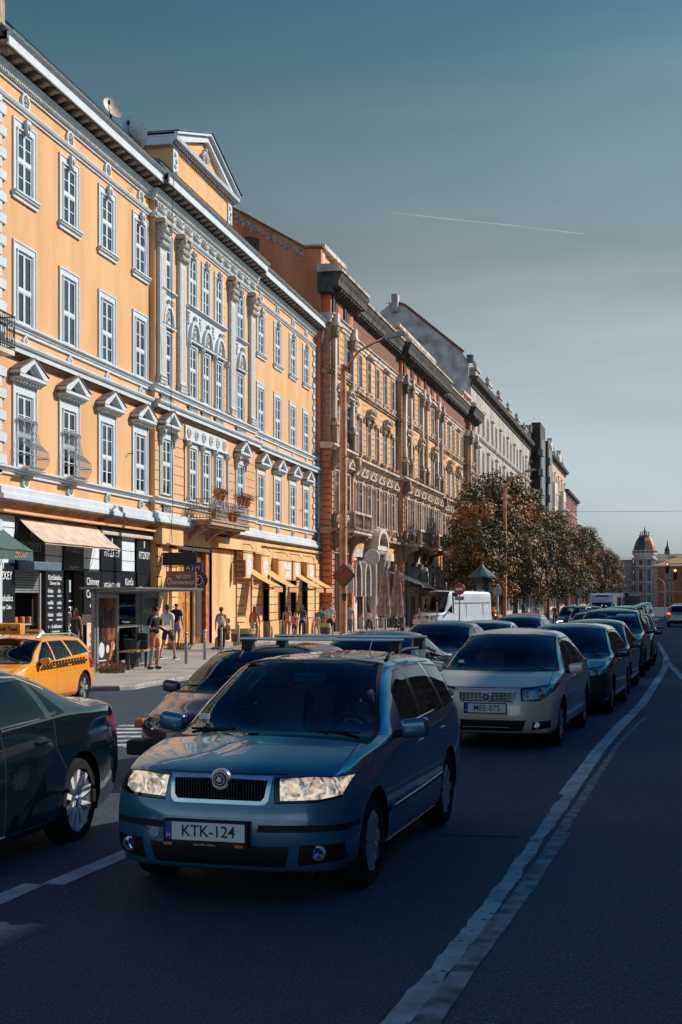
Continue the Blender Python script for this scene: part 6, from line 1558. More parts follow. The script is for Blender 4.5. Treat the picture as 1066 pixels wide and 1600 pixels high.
for o in [c for c in van.children if c.name.startswith('window')]:
    if min(v.co.y for v in o.data.vertices) > 2.0: bpy.data.objects.remove(o)
g = M()
g.box(.93, .968, 2.14, 2.16, .45, 2.3, 1)
for s in (-1, 1):
    g.rbox(s*.96-.03, s*.96+.03, 1.2, 5.9, .62, .78, .01, 1) if False else None
for s in (-1, 1): g.add([(s*.97, 2.2, .5), (s*.98, 2.2, 1.28), (s*.93, 2.2, 2.35), (s*.97, 6.6, .5), (s*.98, 6.6, 1.28), (s*.93, 6.6, 2.35)], [(0, 3, 4, 1), (1, 4, 5, 2)], 0); [g.box(s*.975, s*.992, a, a+.02, .55, 1.9, 1) for a in (3.6, 5.6)]; g.box(s*.95, s*.985, 2.3, 6.5, 1.93, 1.95, 1)
g.build('side_panel', [P_WHITE, GROOVE], van)
g = M(); y0 = nose_y(vs_, 0, 1.0)
for k_ in range(3): g.box(-.4, .4, y0+.01, y0+.04, .94+.05*k_, .955+.05*k_)
g.lathe([(.10, y0-.03), (.10, y0)], (0, 0, 1.02), 16, 'y'); g.build('grille_bars', CHR, van)
M().rbox(-.93, .93, -.02, .3, .32, .58, .05).build('bumper', TRIM, van)
van.location = (-12.6, 85, pave_z(-13, 88)-.05); van.rotation_euler[2] = -R(27)

# white box lorry
t = thing('white_lorry', 'white box lorry in the middle lane, its cooler unit above the cab', 'lorry')
g = M(); g.rbox(-1.2, 1.2, 1.7, 8, 1.0, 3.35, .04); g.build('cargo_box', P_WHITE, t)
g = M(); g.prism([(.15, .5), (2.0, .5), (2.0, 2.45), (.75, 2.45), (.35, 1.5), (.1, 1.3)], -1.05, 1.05, 'x'); g.build('cab', P_WHITE, t)
g = M(); g.prism([(.33, 1.48), (.72, 2.32), (.66, 2.34), (.28, 1.5)], -.92, .92, 'x'); g.prism([(.6, 1.5), (1.5, 1.5), (1.5, 2.25), (.85, 2.25)], 1.04, 1.07, 'x'); g.build('windscreen', mat('dark_cab_glass', (.015, .03, .04), .08), t)
g = M(); g.prism([(1.7, 2.5), (1.7, 3.25), (1.25, 3.2), (1.0, 2.9), (1.05, 2.5)], -.95, .95, 'x'); g.box(-.6, .6, 1.0, 1.15, 3.0, 3.12, 1); g.build('cooler_unit', [P_WHITE, TRIM], t)
g = M(); g.box(-.7, .7, .08, .2, .75, 1.1); g.box(-1.05, 1.05, .05, .3, .4, .6); g.build('grille', TRIM, t)
for yw in (1.2, 6.2):
    for s in (-1, 1): wheel(t, s*.92, yw, .42, s, dict(n=6, w=.05), w=.26)
for s in (-1, 1): M().rbox(s*1.2-.1, s*1.2+.1, .55, .65, 1.5, 2.1, .03).build('door_mirror', TRIM, t); M().rbox(s*.85-.14, s*.85+.14, .04, .12, .72, .9, .02).build('headlight', REFL, t)
place(t, -1.9, 118, 2); t.scale = (.9, .8, .8)
# far bus and dark van beyond it
for nm, lb, x, y, hh, col, w_ in (('city_bus', 'dark city bus far down the road under the last trees', 1.2, 205, 3.1, P_BLACK, 2.5), ('blue_white_bus', 'pale bus with violet window band left of the dark bus', -1.4, 165, 2.9, P_SILV, 2.3)):
    t = thing(nm, lb, 'bus', (x, y, road_z(x, y)), -R(2)); g = M(); g.rbox(-w_/2, w_/2, 0, 10, .35, hh, .15); g.build('body', col, t, smooth=40)
    g = M(); g.rbox(-w_/2+.1, w_/2-.1, -.03, .05, 1.2, hh-.5, .03); g.build('windscreen', bpy.data.materials['dark_cab_glass'], t)
    for k_ in range(6): M().box(w_/2-.02, w_/2+.02, .5+1.55*k_, 1.9+1.55*k_, 1.3, hh-.6).build('window', bpy.data.materials['dark_cab_glass'], t)
    for s in (-1, 1): wheel(t, s*(w_/2-.15), 2.2, .45, s, dict(n=6, w=.05)); wheel(t, s*(w_/2-.15), 7.4, .45, s, dict(n=6, w=.05)); M().rbox(s*.9-.12, s*.9+.12, -.06, .02, .7, .85, .02).build('headlight', REFL, t)
# ------------------------------------------------------------------ trees
BARK = mat('plane_bark', (.20, .16, .12), .9, var=.5, scale=5, bump=.5, bscale=12)
LEAF = [mat('leaf_dark', (.085, .08, .034), .7, var=.4, scale=2), mat('leaf_olive', (.23, .165, .06), .65, var=.3, scale=2), mat('leaf_rust', (.42, .21, .07), .65, var=.3, scale=2), mat('leaf_grey_green', (.21, .19, .085), .6, var=.3, scale=2)]
def tree_mesh(seed, H=11.5, R_=3.8, base=3.4, leaves=12000, sz=.27, tall=1.0):
    rn = random.Random(seed); g = M()
    trunk = [(0, 0, -.3), (.03, .02, 1.5), (.08, -.05, 3.2), (.0, .05, 5), (.1, .1, H*.62), (.15, 0, H*.85)]
    g.tube(trunk, [.24, .2, .17, .14, .09, .03], 10)
    limbs = []
    for i in range(13):
        a = i*2.4+rn.random(); z0 = base+.2+i*(H*.6-base)/13; l_ = R_*rn.uniform(.55, .9)
        p0 = (0, 0, z0); p1 = (math.cos(a)*l_*.5, math.sin(a)*l_*.5, z0+l_*.45); p2 = (math.cos(a)*l_, math.sin(a)*l_, z0+l_*.75+rn.random())
        g.tube([p0, p1, p2], [.08, .05, .02], 6); limbs.append(p2)
    cl = []
    for i in range(64):
        t = rn.random(); z = base+(H-base)*t; e = R_*math.sin(PI*min(1, .12+t*.86))**.6*(1-.25*t); a = rn.random()*2*PI; r_ = e*math.sqrt(rn.uniform(.1, 1))
        cl.append((Vector((math.cos(a)*r_, math.sin(a)*r_, z)), rn.uniform(.5, 1.35), rn.choice([0, 0, 0, 1, 1, 2, 2, 3])))
    for p in limbs: cl.append((Vector(p), rn.uniform(.6, 1), rn.choice([0, 1, 2])))
    f = M(); W_ = [c[1]**2 for c in cl]
    for c, r_, tone in rn.choices(cl, W_, k=leaves):
        d = Vector((rn.gauss(0, 1), rn.gauss(0, 1), rn.gauss(0, .8))); d = d.normalized()*r_*rn.uniform(.35, 1.08)**.6
        p = c+d; n = (d.normalized()*1.6+Vector((rn.gauss(0, .6), rn.gauss(0, .6), rn.gauss(.3, .6)))).normalized(); a = n.orthogonal().normalized(); a = (Matrix.Rotation(rn.random()*6.28, 3, n) @ a); b = n.cross(a); s = sz*rn.uniform(.6, 1.25)
        m = tone if rn.random() < .85 else rn.choice([0, 0, 1, 2, 3])
        f.add([p-a*s*.5, p+b*s*.33+n*.03, p+a*s*.6, p-b*s*.33+n*.03], [(0, 1, 2, 3)], m)
    return g, f
TV = []
for i, (H, R_) in enumerate(((12.6, 3.5), (11.3, 3.4), (12.0, 3.5))):
    g, f = tree_mesh(31+i, H, R_, 3.0); TV.append((g, f))
def tree(i, x, y, rz, sc, label, name='plane_tree', group='street trees along the left pavement'):
    t = thing(name, label, 'tree', (x, y, pave_z(x, y) if x < 0 else road_z(x, y)), rz, group, scale=sc)
    if i not in tree.c:
        g, f = TV[i]; tree.c[i] = (g.build('trunk', BARK, t, smooth=True), f.build('crown', LEAF, t, fixn=False))
    else:
        for q in tree.c[i]: c = q.copy(); COL.objects.link(c); c.parent = t
    return t
tree.c = {}
tr = [(-11.3, 104, 1, .82, 'rust-tinged plane tree beside the advertising column, nearest to the camera'),
      (-11.4, 111, 2, 1.0, 'tall plane tree whose top reaches above the palace cornice line'), (-10.6, 112, 0, .88, 'plane tree with rusty upper leaves behind the tallest one'),
      (-10.6, 121, 2, 1.14, 'tallest plane tree, in front of the grey gabled house'), (-9.7, 124, 1, .95, 'bushy plane tree in front of the grey house and before the dark brick block'),
      (-9.7, 134, 0, 1.0, 'plane tree below the dark brick block'), (-8.9, 143, 1, .98, 'dense plane tree halfway down the row'), (-8.4, 153, 2, .95, 'plane tree by the third street lamp'),
      (-7.9, 166, 0, .98, 'plane tree below the cream domed tenement'), (-7.4, 180, 1, 1.0, 'dark plane tree below the corner bays of the cream tenement'), (-6.6, 196, 2, .98, 'plane tree in front of the red brick tenement'),
      (-5.6, 212, 0, 1.0, 'dark plane tree near the fourth street lamp'), (-4.9, 230, 1, 1.0, 'one of the last plane trees, dark against the sky'), (-3.8, 252, 2, .98, 'plane tree with a ragged top near the end of the row'), (-2.4, 280, 0, .85, 'last low plane tree before the domed palace')]
for i, (x, y, v_, sc, lb) in enumerate(tr): tree(v_, x, y, i*1.7, sc, lb)
for x, y, sc, lb in ((9.6, 165, .72, 'dark leafy tree at the right edge below the traffic lights'), (11.2, 172, .85, 'second dark tree at the right edge, half out of the picture')):
    tree(1, x, y, 1, sc, lb, 'dark_tree', 'dark trees at the right edge')
# withered flowers at the foot of things
def tuft(name, label, x, y, r_, col, z=None, n=160, h=.25, cat='plant', group=None):
    rn = random.Random(int(x*10+y)); g = M()
    for i in range(n):
        a = rn.random()*6.28; q = r_*math.sqrt(rn.random()); p = Vector((math.cos(a)*q, math.sin(a)*q, 0)); tp = p*1.25+Vector((rn.uniform(-.05, .05), rn.uniform(-.05, .05), h*rn.uniform(.5, 1)))
        s = .018; g.add([p+Vector((s*.5, 0, 0)), p-Vector((s*.5, 0, 0)), tp], [(0, 1, 2)], 0)
        g.add([tp+Vector((-.03, 0, 0)), tp+Vector((0, .02, .025)), tp+Vector((.03, 0, .005)), tp+Vector((0, -.02, -.015))], [(0, 1, 2, 3)], rn.randrange(1, 3))
    o = g.build(name, [mat('dry_stem', (.16, .12, .05), .8), col, mat('rust_petal', (.42, .14, .04), .7)], None, (x, y, pave_z(x, y) if z is None else z)); return tag(o, label, cat, group)
AMB = mat('amber_petal', (.60, .28, .10), .7, var=.3)
tuft('flower_clump', 'clump of orange flowers on the pavement in front of the shelter poster', *up(175, 36.2), .34, AMB)
tuft('flower_clump', 'low dry flowers at the foot of the yellow pier behind the walking men', -17.2, 50.3, .55, AMB, n=220)
# ------------------------------------------------------------------ shop fronts, signs, awnings of the yellow house
T90 = (R(90), 0, R(90)); TFR = (R(90), 0, 0)
SBLK = mat('black_shop_panel', (.006, .009, .014), .35, var=.05); SWH = mat('sign_white', (.72, .74, .74), .5, var=.03); SGR = mat('sign_grey', (.30, .31, .32), .5, var=.03)
PILW = mat('pale_pilaster', (.66, .70, .73), .7, var=.08, streak=True)
def shop_sign(name, label, y, z, w, h, x=.06, m=SBLK, lines=(), cat='sign', th=.05, group=None, extra=None):
    """a flat sign on the front; lines = (string, size, dy, dz, sx, material)"""
    t = thing(name, label, cat, at1(x, y, z), 0, group, scale=K)
    g = M(); g.rbox(-th, 0, -w/2, w/2, -h/2, h/2, .008); g.build('panel', m, t)
    for s_, sz, dy, dz, sx, mm_ in lines: text('lettering', s_, sz, mm_, t, (.006, dy, dz), T90, sx=sx, bold=.002)
    if extra: extra(t)
    return t
def pine(t, dy, dz, r_, m=SWH):
    g = M()
    for k_ in range(5): g.prism([(dy-r_*.45, dz+r_*(.9-.38*k_)), (dy, dz+r_*(.62-.38*k_)), (dy+r_*.45, dz+r_*(.9-.38*k_)), (dy, dz+r_*(1.15-.38*k_))], .002, .008, 'x')
    g.build('emblem', m, t)
# shell of the shop zone: pilasters and recess
g = M()
for a, b in ((.3, 1.3), (3.25, 4.6), (6.2, 7.6), (9.6, 10.9), (12.25, 12.5)):
    z_ = 2.78
    while z_ < 4.2: g.box(-.3, 0, a, b, z_+.012, min(4.3, z_+.345)); z_ += .357
    g.box(-.3, -.01, a, b, -1, 4.3, 1)
g.build('shop_pilaster', [PILW, GROOVE], b1)
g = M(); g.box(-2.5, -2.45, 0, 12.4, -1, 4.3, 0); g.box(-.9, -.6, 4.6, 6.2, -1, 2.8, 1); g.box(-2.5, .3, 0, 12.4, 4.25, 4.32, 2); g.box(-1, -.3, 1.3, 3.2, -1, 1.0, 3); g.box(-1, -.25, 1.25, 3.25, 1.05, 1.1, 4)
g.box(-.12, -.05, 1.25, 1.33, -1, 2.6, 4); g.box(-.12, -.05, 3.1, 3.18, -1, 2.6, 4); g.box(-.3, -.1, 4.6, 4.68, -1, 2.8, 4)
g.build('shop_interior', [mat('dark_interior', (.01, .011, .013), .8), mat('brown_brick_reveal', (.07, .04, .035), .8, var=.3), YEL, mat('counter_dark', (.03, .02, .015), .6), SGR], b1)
NM = 'FITZKEY'
shop_sign('shop_sign', 'black sign with name and pine emblem under the left end of the beige awning', 2.28, 3.45, 1.9, 1.5, lines=((NM, .38, 0, -.12, 0.99, SGR),), extra=lambda t: pine(t, 0, .33, 0.18, SGR), group='black bakery signs')
shop_sign('shop_sign', 'black name sign hanging in the shade over the bakery doorway', 5.4, 3.45, 1.55, 1.45, lines=((NM, .36, 0, -.05, 0.94, SGR), ('~Snug modern~', .13, 0, -.62, 0.97, SGR)), extra=lambda t: pine(t, 0, .3, 0.17, SGR), group='black bakery signs')
shop_sign('shop_sign', 'white on black name sign at the right end of the beige awning', 8.6, 3.42, 1.85, 1.3, lines=((NM, .42, 0, -.05, 0.91, SWH),), extra=lambda t: pine(t, 0, .33, .13), group='black bakery signs')
shop_sign('shop_sign', 'rightmost black name sign, just left of the yellow pier', 11.6, 3.42, 1.3, 1.4, x=.1, lines=((NM, .36, 0, -.06, 0.83, SWH),), extra=lambda t: pine(t, 0, .33, .13), group='black bakery signs')
shop_sign('menu_board', 'lower black board with chimney cake writing at the left edge', .45, 1.8, 1.5, 2.1, lines=((NM, .32, 0, .68, 0.91, SWH), ('Kürtőskalács', .26, 0, .05, 0.86, SWH), ('Chimney Cake', .17, 0, -.2, 0.97, SWH)), extra=lambda t: pine(t, 0, .95, .09), group='black menu boards')
def menu(rows, sz=.17):
    out = [('Kürtőskalács', .22, 0, .92, 0.86, SWH), ('Chimney Cake', .13, 0, .75, 0.97, SWH)]; z_ = .52
    for r_ in rows:
        if len(r_) == 4: out += [(r_[0], sz, -.32, z_, 0.86, SWH), (r_[1], sz*.6, -.32, z_-.15, 1.10, SWH), (r_[2], sz, .32, z_, 0.86, SWH), (r_[3], sz*.6, .32, z_-.15, 1.10, SWH)]
        else: out += [(r_[0], sz, 0, z_, 0.91, SWH), (r_[1], sz*.6, 0, z_-.15, 1.10, SWH)]
        z_ -= .36
    return out
ROWS_ = [('fahéjas', 'cinnamon', 'diós', 'walnut'), ('vaníliás', 'vanilla', 'csokis', 'choco'), ('kakaós', 'cocoa', 'málnás', 'raspberry'), ('csokis-kókuszos', 'choco-coconut'), ('kókuszos', 'coconut'), ('színes cukros', 'coloured sugar'), ('fehér csokis', 'white choco')]
shop_sign('menu_board', 'tall black price list of cake flavours between kiosk and doorway', 3.92, 1.55, 1.3, 2.3, lines=menu(ROWS_), group='black menu boards')
t = thing('banner', 'narrow vertical black banner beside the doorway with sideways name', 'banner', at1(-.3, 5.9, 1.2), 0, None, K); M().rbox(-.03, .0, -.3, .3, -1.3, 1.45, .008).build('panel', SBLK, t); text('lettering', 'I FITZKEY', .42, SWH, t, (.01, 0, -.2), (0, R(90), 0), sx=.9, bold=.004); pine(t, 0, 1.0, .2)
shop_sign('menu_board', 'black board reading Chimney Cake under the awning', 6.9, 2.05, 1.4, 1.35, lines=(('Chimney', .34, 0, .33, 0.86, SWH), ('Cake', .36, -.2, -.08, 0.91, SWH), ('& coffee', .16, 0, -.45, 0.97, SWH)), group='black menu boards')
shop_sign('menu_board', 'black board for vegan goods right of the Chimney Cake board', 8.6, 2.0, 1.9, 1.45, lines=(('VEGÁN TERMÉK', .27, 0, .25, 0.76, SWH), ('tej, tojás- és laktózmentes', .14, 0, -.12, 0.86, SWH), ('tej, tojás', .16, .4, -.55, 0.83, SWH)), group='black menu boards')
shop_sign('menu_board', 'black board reading Kürtős kalács above the shelter roof', 10.25, 2.0, 1.3, 1.55, x=.04, lines=(('Kürtős', .34, 0, .4, 0.83, SWH), ('kalács', .36, 0, -.1, 0.83, SWH), ('& lactose free', .13, 0, -.5, 0.97, SWH)), group='black menu boards')
shop_sign('menu_board', 'small black flavour list beside the yellow pier', 11.6, 1.65, 1.3, 2.1, x=.1, lines=[(a, b*.8, c, d*.9+.1, e_, f_) for a, b, c, d, e_, f_ in menu(ROWS_[:4])[2:]], group='black menu boards')
# kiosk: shutter, counter with cakes, canopy box
t = thing('roller_shutter', 'half-lowered grey roller shutter of the bakery kiosk', 'shutter', at1(-.1, 2.22, 2.0), 0, None, K)
g = M()
for k_ in range(9): g.mold([(-.02, .0+.075*k_), (.02, .015+.075*k_), (.02, .06+.075*k_), (-.02, .07+.075*k_)], -.88, .88)
g.build('slats', mat('shutter_grey', (.36, .38, .40), .4, .5), t)
t = thing('kiosk_canopy', 'narrow blue-grey metal canopy box above the kiosk shutter', 'canopy', at1(.1, 2.25, 2.78), 0, None, K); M().rbox(0, .5, -.95, .95, -.12, .12, .02).build('box', mat('canopy_blue_grey', (.10, .14, .19), .5), t); M().tube([(0, -.9, .5), (.4, -.85, .1)], .02, 6).build('stay', SGR, t)
CAKE = [mat('cake_crust', (.50, .20, .06), .7, var=.4, scale=20), mat('cake_pale', (.62, .45, .28), .7, var=.3, scale=20), mat('cake_cream', (.68, .6, .48), .7)]
rn = random.Random(4)
for i in range(7):
    yy = 1.5+i*.24; o = M(); o.lathe([(.09, 0), (.1, .02), (.1, .2), (.085, .22), (.05, .21), (.05, .02)], (0, 0, 0), 12, 'z', 0)
    tag(o.build('chimney_cake', CAKE, None, at1(-.35-.1*(i % 2), yy, 1.1), smooth=40), '%s small chimney cake from the left on the kiosk counter' % ('first', 'second', 'third', 'fourth', 'fifth', 'sixth', 'seventh')[i], 'cake', 'chimney cakes on the kiosk counter')
for i, (dy, dz, s_) in enumerate(((1.75, .62, 1), (2.2, .55, 1.1), (2.7, .66, 1.2))):
    o = M(); o.lathe([(.2*s_, -.3), (.24*s_, -.26), (.24*s_, .26), (.2*s_, .3), (.12*s_, .3), (.12*s_, -.3)], (0, 0, 0), 16, 'x', 0); o.lathe([(.2*s_, .3), (.12*s_, .305)], (0, 0, 0), 16, 'x', 2)
    tag(o.build('large_display_cake', CAKE, None, at1(-.05, dy, dz), smooth=40), ('smallest and leftmost', 'middle', 'largest and rightmost')[i]+' of the big cream-rimmed display cakes under the kiosk counter', 'display cake', 'big display cakes under the counter')
for yy, nm in ((.95, 'cake poster with brown spiral cakes left of the kiosk'), (6.85, 'cake poster with orange and cream cakes right of the doorway')):
    t = thing('cake_poster', nm, 'poster', at1(.09, yy, .55), 0, 'cake posters', K); M().box(-.02, 0, -.5, .5, -.9, .5).build('panel', mat('poster_cream', (.60, .48, .36), .7), t)
    g = M()
    for k_ in range(6): g.ell((.01, -.1+.08*(k_ % 2), -.7+.2*k_), (.03, .3-.03*k_, .1), 12, k_ % 2)
    g.build('picture', [CAKE[0], mat('poster_orange', (.62, .28, .10), .7)], t)
# awnings
def awning(name, label, a, b, z0, z1, out, m, vm=None, val=.2, x0=0, group=None, fr=True, lett=None, scal=False):
    t = thing(name, label, 'awning', at1(x0, a, z1), 0, group, K); w = b-a; n = 14; g = M()
    vs = []
    for i in range(n+1):
        for j in range(5): u = j/4; vs.append((out*u, w*i/n, (z0-z1)*(1-u)-.05*math.sin(PI*u)-.012*math.sin(i*PI/2)*u))
    g.add(vs, [(i*5+j, i*5+j+1, i*5+j+6, i*5+j+5) for i in range(n) for j in range(4)])
    g.add([(v[0], v[1], v[2]-.012) for v in vs], [(i*5+j+5, i*5+j+6, i*5+j+1, i*5+j) for i in range(n) for j in range(4)])
    g.build('cloth', m, t, smooth=True)
    g = M()
    for i in range(n): y0, y1 = w*i/n, w*(i+1)/n; g.add([(out+.005, y0, 0), (out+.005, y1, 0), (out+.012, y1, -val+(.03 if scal else 0)), (out+.012, (y0+y1)/2, -val-(.03 if scal else 0)), (out+.012, y0, -val+(.03 if scal else 0))], [(0, 1, 2, 3, 4)])
    v = g.build('valance', vm or m, t, fixn=False)
    if lett: text('lettering', lett[0], lett[1], lett[2], v, (out+.02, lett[3], -val*.55), T90, sx=lett[4], bold=.003)
    if fr:
        g = M()
        for yy in (.05, w-.05): g.tube([(0, yy, .1), (out*.55, yy, -.12), (out, yy, -.03)], .02, 6)
        g.tube([(out, 0, -.02), (out, w, -.02)], .022, 6); g.build('arm', GROOVE, t)
    return t
BEI = mat('beige_canvas', (.58, .46, .34), .9, var=.12, scale=3); MUS = mat('mustard_canvas', (.62, .38, .12), .9, var=.1); VAL = mat('orange_fringe', (.62, .30, .10), .9, var=.2, scale=20)
awning('beige_awning', 'wide plain beige awning over the bakery shop', 1.45, 7.35, 4.2, 3.46, .85, BEI, val=.06)
awning('green_awning', 'dark green awning with ZSOLNAY lettering at the left edge', -3.6, .12, 3.95, 3.16, 1.1, mat('green_canvas', (.055, .11, .10), .9, var=.15), val=.28, lett=('ZSOLNAY', .22, mat('gold_lettering', (.45, .30, .18), .6), 2.95, .8))
t = thing('folded_awning', 'rolled-up beige awning case above the white bakery pilasters', 'awning', at1(.05, 7.4, 4.0), 0, None, K); M().rbox(0, .16, 0, 5.0, -.04, .08, .03).build('case', BEI, t); M().box(-.1, .1, 0, 5.0, .08, .2).build('slot', SBLK, t)
for a, b, lb in ((24.0, 25.6, 'first mustard awning from the gate, fringed'), (26.9, 28.7, 'second mustard awning from the gate, fringed'), (32.5, 34.2, 'third mustard awning from the gate, over the blue doorway'), (34.8, 36.7, 'last mustard awning, nearest the ochre palace')):
    awning('mustard_awning', lb, a, b, 3.15, 2.35, 1.35, MUS, VAL, .24, x0=.3, group='mustard awnings of the right wing', scal=True)
# blank box signs
for i, (a, b, z0, z1, lb) in enumerate(((22.75, 24.3, 2.72, 3.9, 'first box sign right of the gate, pale lettering faded away'), (25.75, 27.2, 2.72, 3.85, 'second box sign with a pale oval'), (28.9, 31.5, 2.72, 3.72, 'widest box sign with pale patches'), (31.9, 33.5, 2.72, 3.72, 'narrow box sign with a pale oval above the third awning'), (34.9, 36.7, 2.72, 3.7, 'last box sign, above the last mustard awning'))):
    t = thing('box_sign', lb, 'sign', at1(.28, a, z0), 0, 'faded box signs of the right wing', K); w, h_ = b-a, z1-z0
    g = M(); g.box(0, .32, 0, w, 0, h_); g.build('box', PEACH, t); g = M(); g.mold([(0, h_), (.34, h_-.06), (.36, h_-.04), (0, h_+.05)], -.03, w+.03); g.build('cover', GREYST, t)
    g = M()
    if i in (1, 3): g.prism([(w/2+w*.26*math.cos(k_*PI/8), h_*.5+h_*.38*math.sin(k_*PI/8)) for k_ in range(16)], .32, .327)
    elif i == 2: g.prism([(w*.38, h_*.55), (w*.95, h_*.5), (w*.95, h_*.92), (w*.72, h_*.8), (w*.4, h_*.93)], .32, .327); g.prism([(w*.45, h_*.08), (w*.95, h_*.1), (w*.9, h_*.45), (w*.6, h_*.42)], .32, .327)
    else: g.prism([(w*.35, h_*.1), (w*.8, h_*.12), (w*.82, h_*.6), (w*.7, h_*.65), (w*.8, h_*.88), (w*.35, h_*.9)], .32, .327)
    g.build('faded_patch', mat('pale_patch', (.62, .66, .62), .8, var=.15), t)
    g = M(); g.tube([(0, w*.2, h_+.35), (.5, w*.25, h_+.3), (.62, w*.3, h_+.12)], .018, 5); g.build('lamp_arm', GROOVE, t)
# bracket signs standing out from the wall, facing up and down the street
def flag_sign(name, label, x0, x1, y, z0, z1, m, lines=(), cat='sign', d=.12, brk=True):
    t = thing(name, label, cat, at1(x0, y, z0), 0, None, K); w, h_ = x1-x0, z1-z0
    M().rbox(0, w, -d/2, d/2, 0, h_, .012).build('box', m, t)
    for s_, sz, dx, dz, sx, mm_ in lines: text('lettering', s_, sz, mm_, t, (w/2+dx, -d/2-.006, h_/2+dz), TFR, sx=sx, bold=.002)
    if brk: g = M(); g.tube([(-.1, 0, h_+.45), (w*.75, 0, h_+.02)], .02, 5); g.tube([(-.15, 0, h_*.9), (0, 0, h_*.9)], .025, 5); g.build('bracket', GROOVE, t)
    return t
flag_sign('box_sign', 'black unlit box sign sticking out above the tobacco sign', .35, 1.65, 12.9, 3.05, 3.52, SBLK)
nts = flag_sign('tobacco_sign', 'brown tobacco shop sign reading NEMZETI DOHÁNYBOLT', .35, 1.5, 13.3, 2.17, 2.84, mat('tobacco_brown', (.24, .11, .09), .5), lines=(('NEMZETI', .19, .1, .12, .75, SWH), ('DOHÁNYBOLT', .17, .1, -.1, .72, SWH)), brk=False)
g = M(); g.ring([(.13+.09*math.cos(k_*PI/8), .3+.13*math.sin(k_*PI/8)) for k_ in range(16)], [(.13+.06*math.cos(k_*PI/8), .3+.09*math.sin(k_*PI/8)) for k_ in range(16)], -.07, -.062, 'y', 0); g.build('emblem', SWH, nts)
g = M()
for k_ in range(7): g.tube([(.0+.19*k_, 0, .68), (.0+.19*k_, 0, .86)], .015, 5)
g.tube([(-.1, 0, .86), (1.3, 0, .86)], .02, 5); g.build('bracket', GROOVE, nts)
atm = flag_sign('atm_sign', 'dark blue ATM sign beside the yellow gate', .75, 1.45, 14.2, 2.78, 3.18, mat('atm_blue', (.02, .04, .14), .4), lines=(('ATM', .3, 0, 0, .9, SWH),), brk=False)
t = thing('round_sign', 'round black and red tobacco sign with white letter T ring', 'sign', at1(1.25, 14.35, 2.52), 0, None, K)
g = M(); g.lathe([(.34, -.06), (.36, -.04), (.36, .04), (.34, .06)], (0, 0, 0), 28, 'y', 0); g.lathe([(.2, -.062), (.2, -.066)], (0, 0, 0), 24, 'y', 1); g.lathe([(.17, -.066), (.17, -.07)], (0, 0, 0), 24, 'y', 2); g.lathe([(.13, -.07), (.13, -.074)], (0, 0, 0), 24, 'y', 0); g.build('disc', [SBLK, SWH, mat('sign_red_brown', (.30, .04, .04), .5)], t)
text('letter', 'T', .2, SWH, t, (0, -.08, 0), TFR, bold=.004)
for k_, c_ in enumerate('NEMZETI'): a_ = R(90-24*(k_-3)); text('ring_letter', c_, .09, SWH, t, (.275*math.cos(a_), -.064, .275*math.sin(a_)), (R(90), a_*-1+R(90), 0))
for k_, c_ in enumerate('DOHÁNYBOLT'): a_ = R(-90+17*(k_-4.5)); text('ring_letter', c_, .08, SWH, t, (.275*math.cos(a_), -.064, .275*math.sin(a_)), (R(90), -a_-R(90), 0))
M().tube([(-.95, 0, .1), (-.5, 0, .1), (-.36, 0, 0)], .025, 6).build('bracket', GROOVE, t)
flag_sign('hanging_sign', 'small red-brown hanging sign at the right-hand gate pier', .35, .8, 22.4, 2.75, 3.5, mat('red_brown_sign', (.26, .07, .03), .6), lines=(('ÉKSZER', .13, 0, .18, .7, SGR), ('BAZÁR', .13, 0, -.05, .7, SGR), ('ÓRA', .13, 0, -.25, .7, SGR)))
# balcony with flowers over the gate
g = M(); a, b, z_, d = 16.0, 21.4, 4.72, 1.25
g.box(.2, d, a, b, z_, z_+.18, 0); g.box(.2, d+.05, a-.05, b+.05, z_+.14, z_+.2, 0); g.box(.2, d-.15, a+.1, b-.1, z_-.05, z_, 0)
for c in (a+.5, 18.7, b-.5): g.mold([(.2, z_), (d-.25, z_), (d-.3, z_-.15), (.5, z_-.35), (.2, z_-.6)], c-.12, c+.12, 0)
for zz_ in (z_+.28, z_+.62, z_+1.0): g.tube([(.2, a+.03, zz_), (d-.03, a+.03, zz_), (d-.03, b-.03, zz_), (.2, b-.03, zz_)], .02, 5, 1)
n = 34
for i in range(n):
    yy = a+.05+(b-a-.1)*i/(n-1); g.tube([(d-.03, yy, z_+.2), (d-.03, yy, z_+1.0)], .013, 4, 1)
    if i % 2 == 0: g.tube([(d-.03, yy+.07+.07*math.cos(k_*PI/4), z_+.45+.12*math.sin(k_*PI/4)) for k_ in range(9)], .012, 4, 1); g.tube([(d-.03, yy+.07+.07*math.cos(k_*PI/4), z_+.8+.1*math.sin(k_*PI/4)) for k_ in range(9)], .012, 4, 1)
for i in range(8): xx = .25+i*.13; g.tube([(xx, a+.03, z_+.2), (xx, a+.03, z_+1.0)], .013, 4, 1); g.tube([(xx+.06*math.cos(k_*PI/4), a+.03, z_+.5+.15*math.sin(k_*PI/4)) for k_ in range(9)], .012, 4, 1)
g.tube([(d, a+.1, z_+1.05), (d+.55, a-.3, z_+1.35)], .03, 5, 2)
g.build('balcony', [mat('balcony_stone', (.42, .30, .20), .9, var=.3), mat('balcony_iron', (.28, .26, .25), .6), mat('red_pole', (.5, .1, .05), .6)], b1)
rn = random.Random(12)
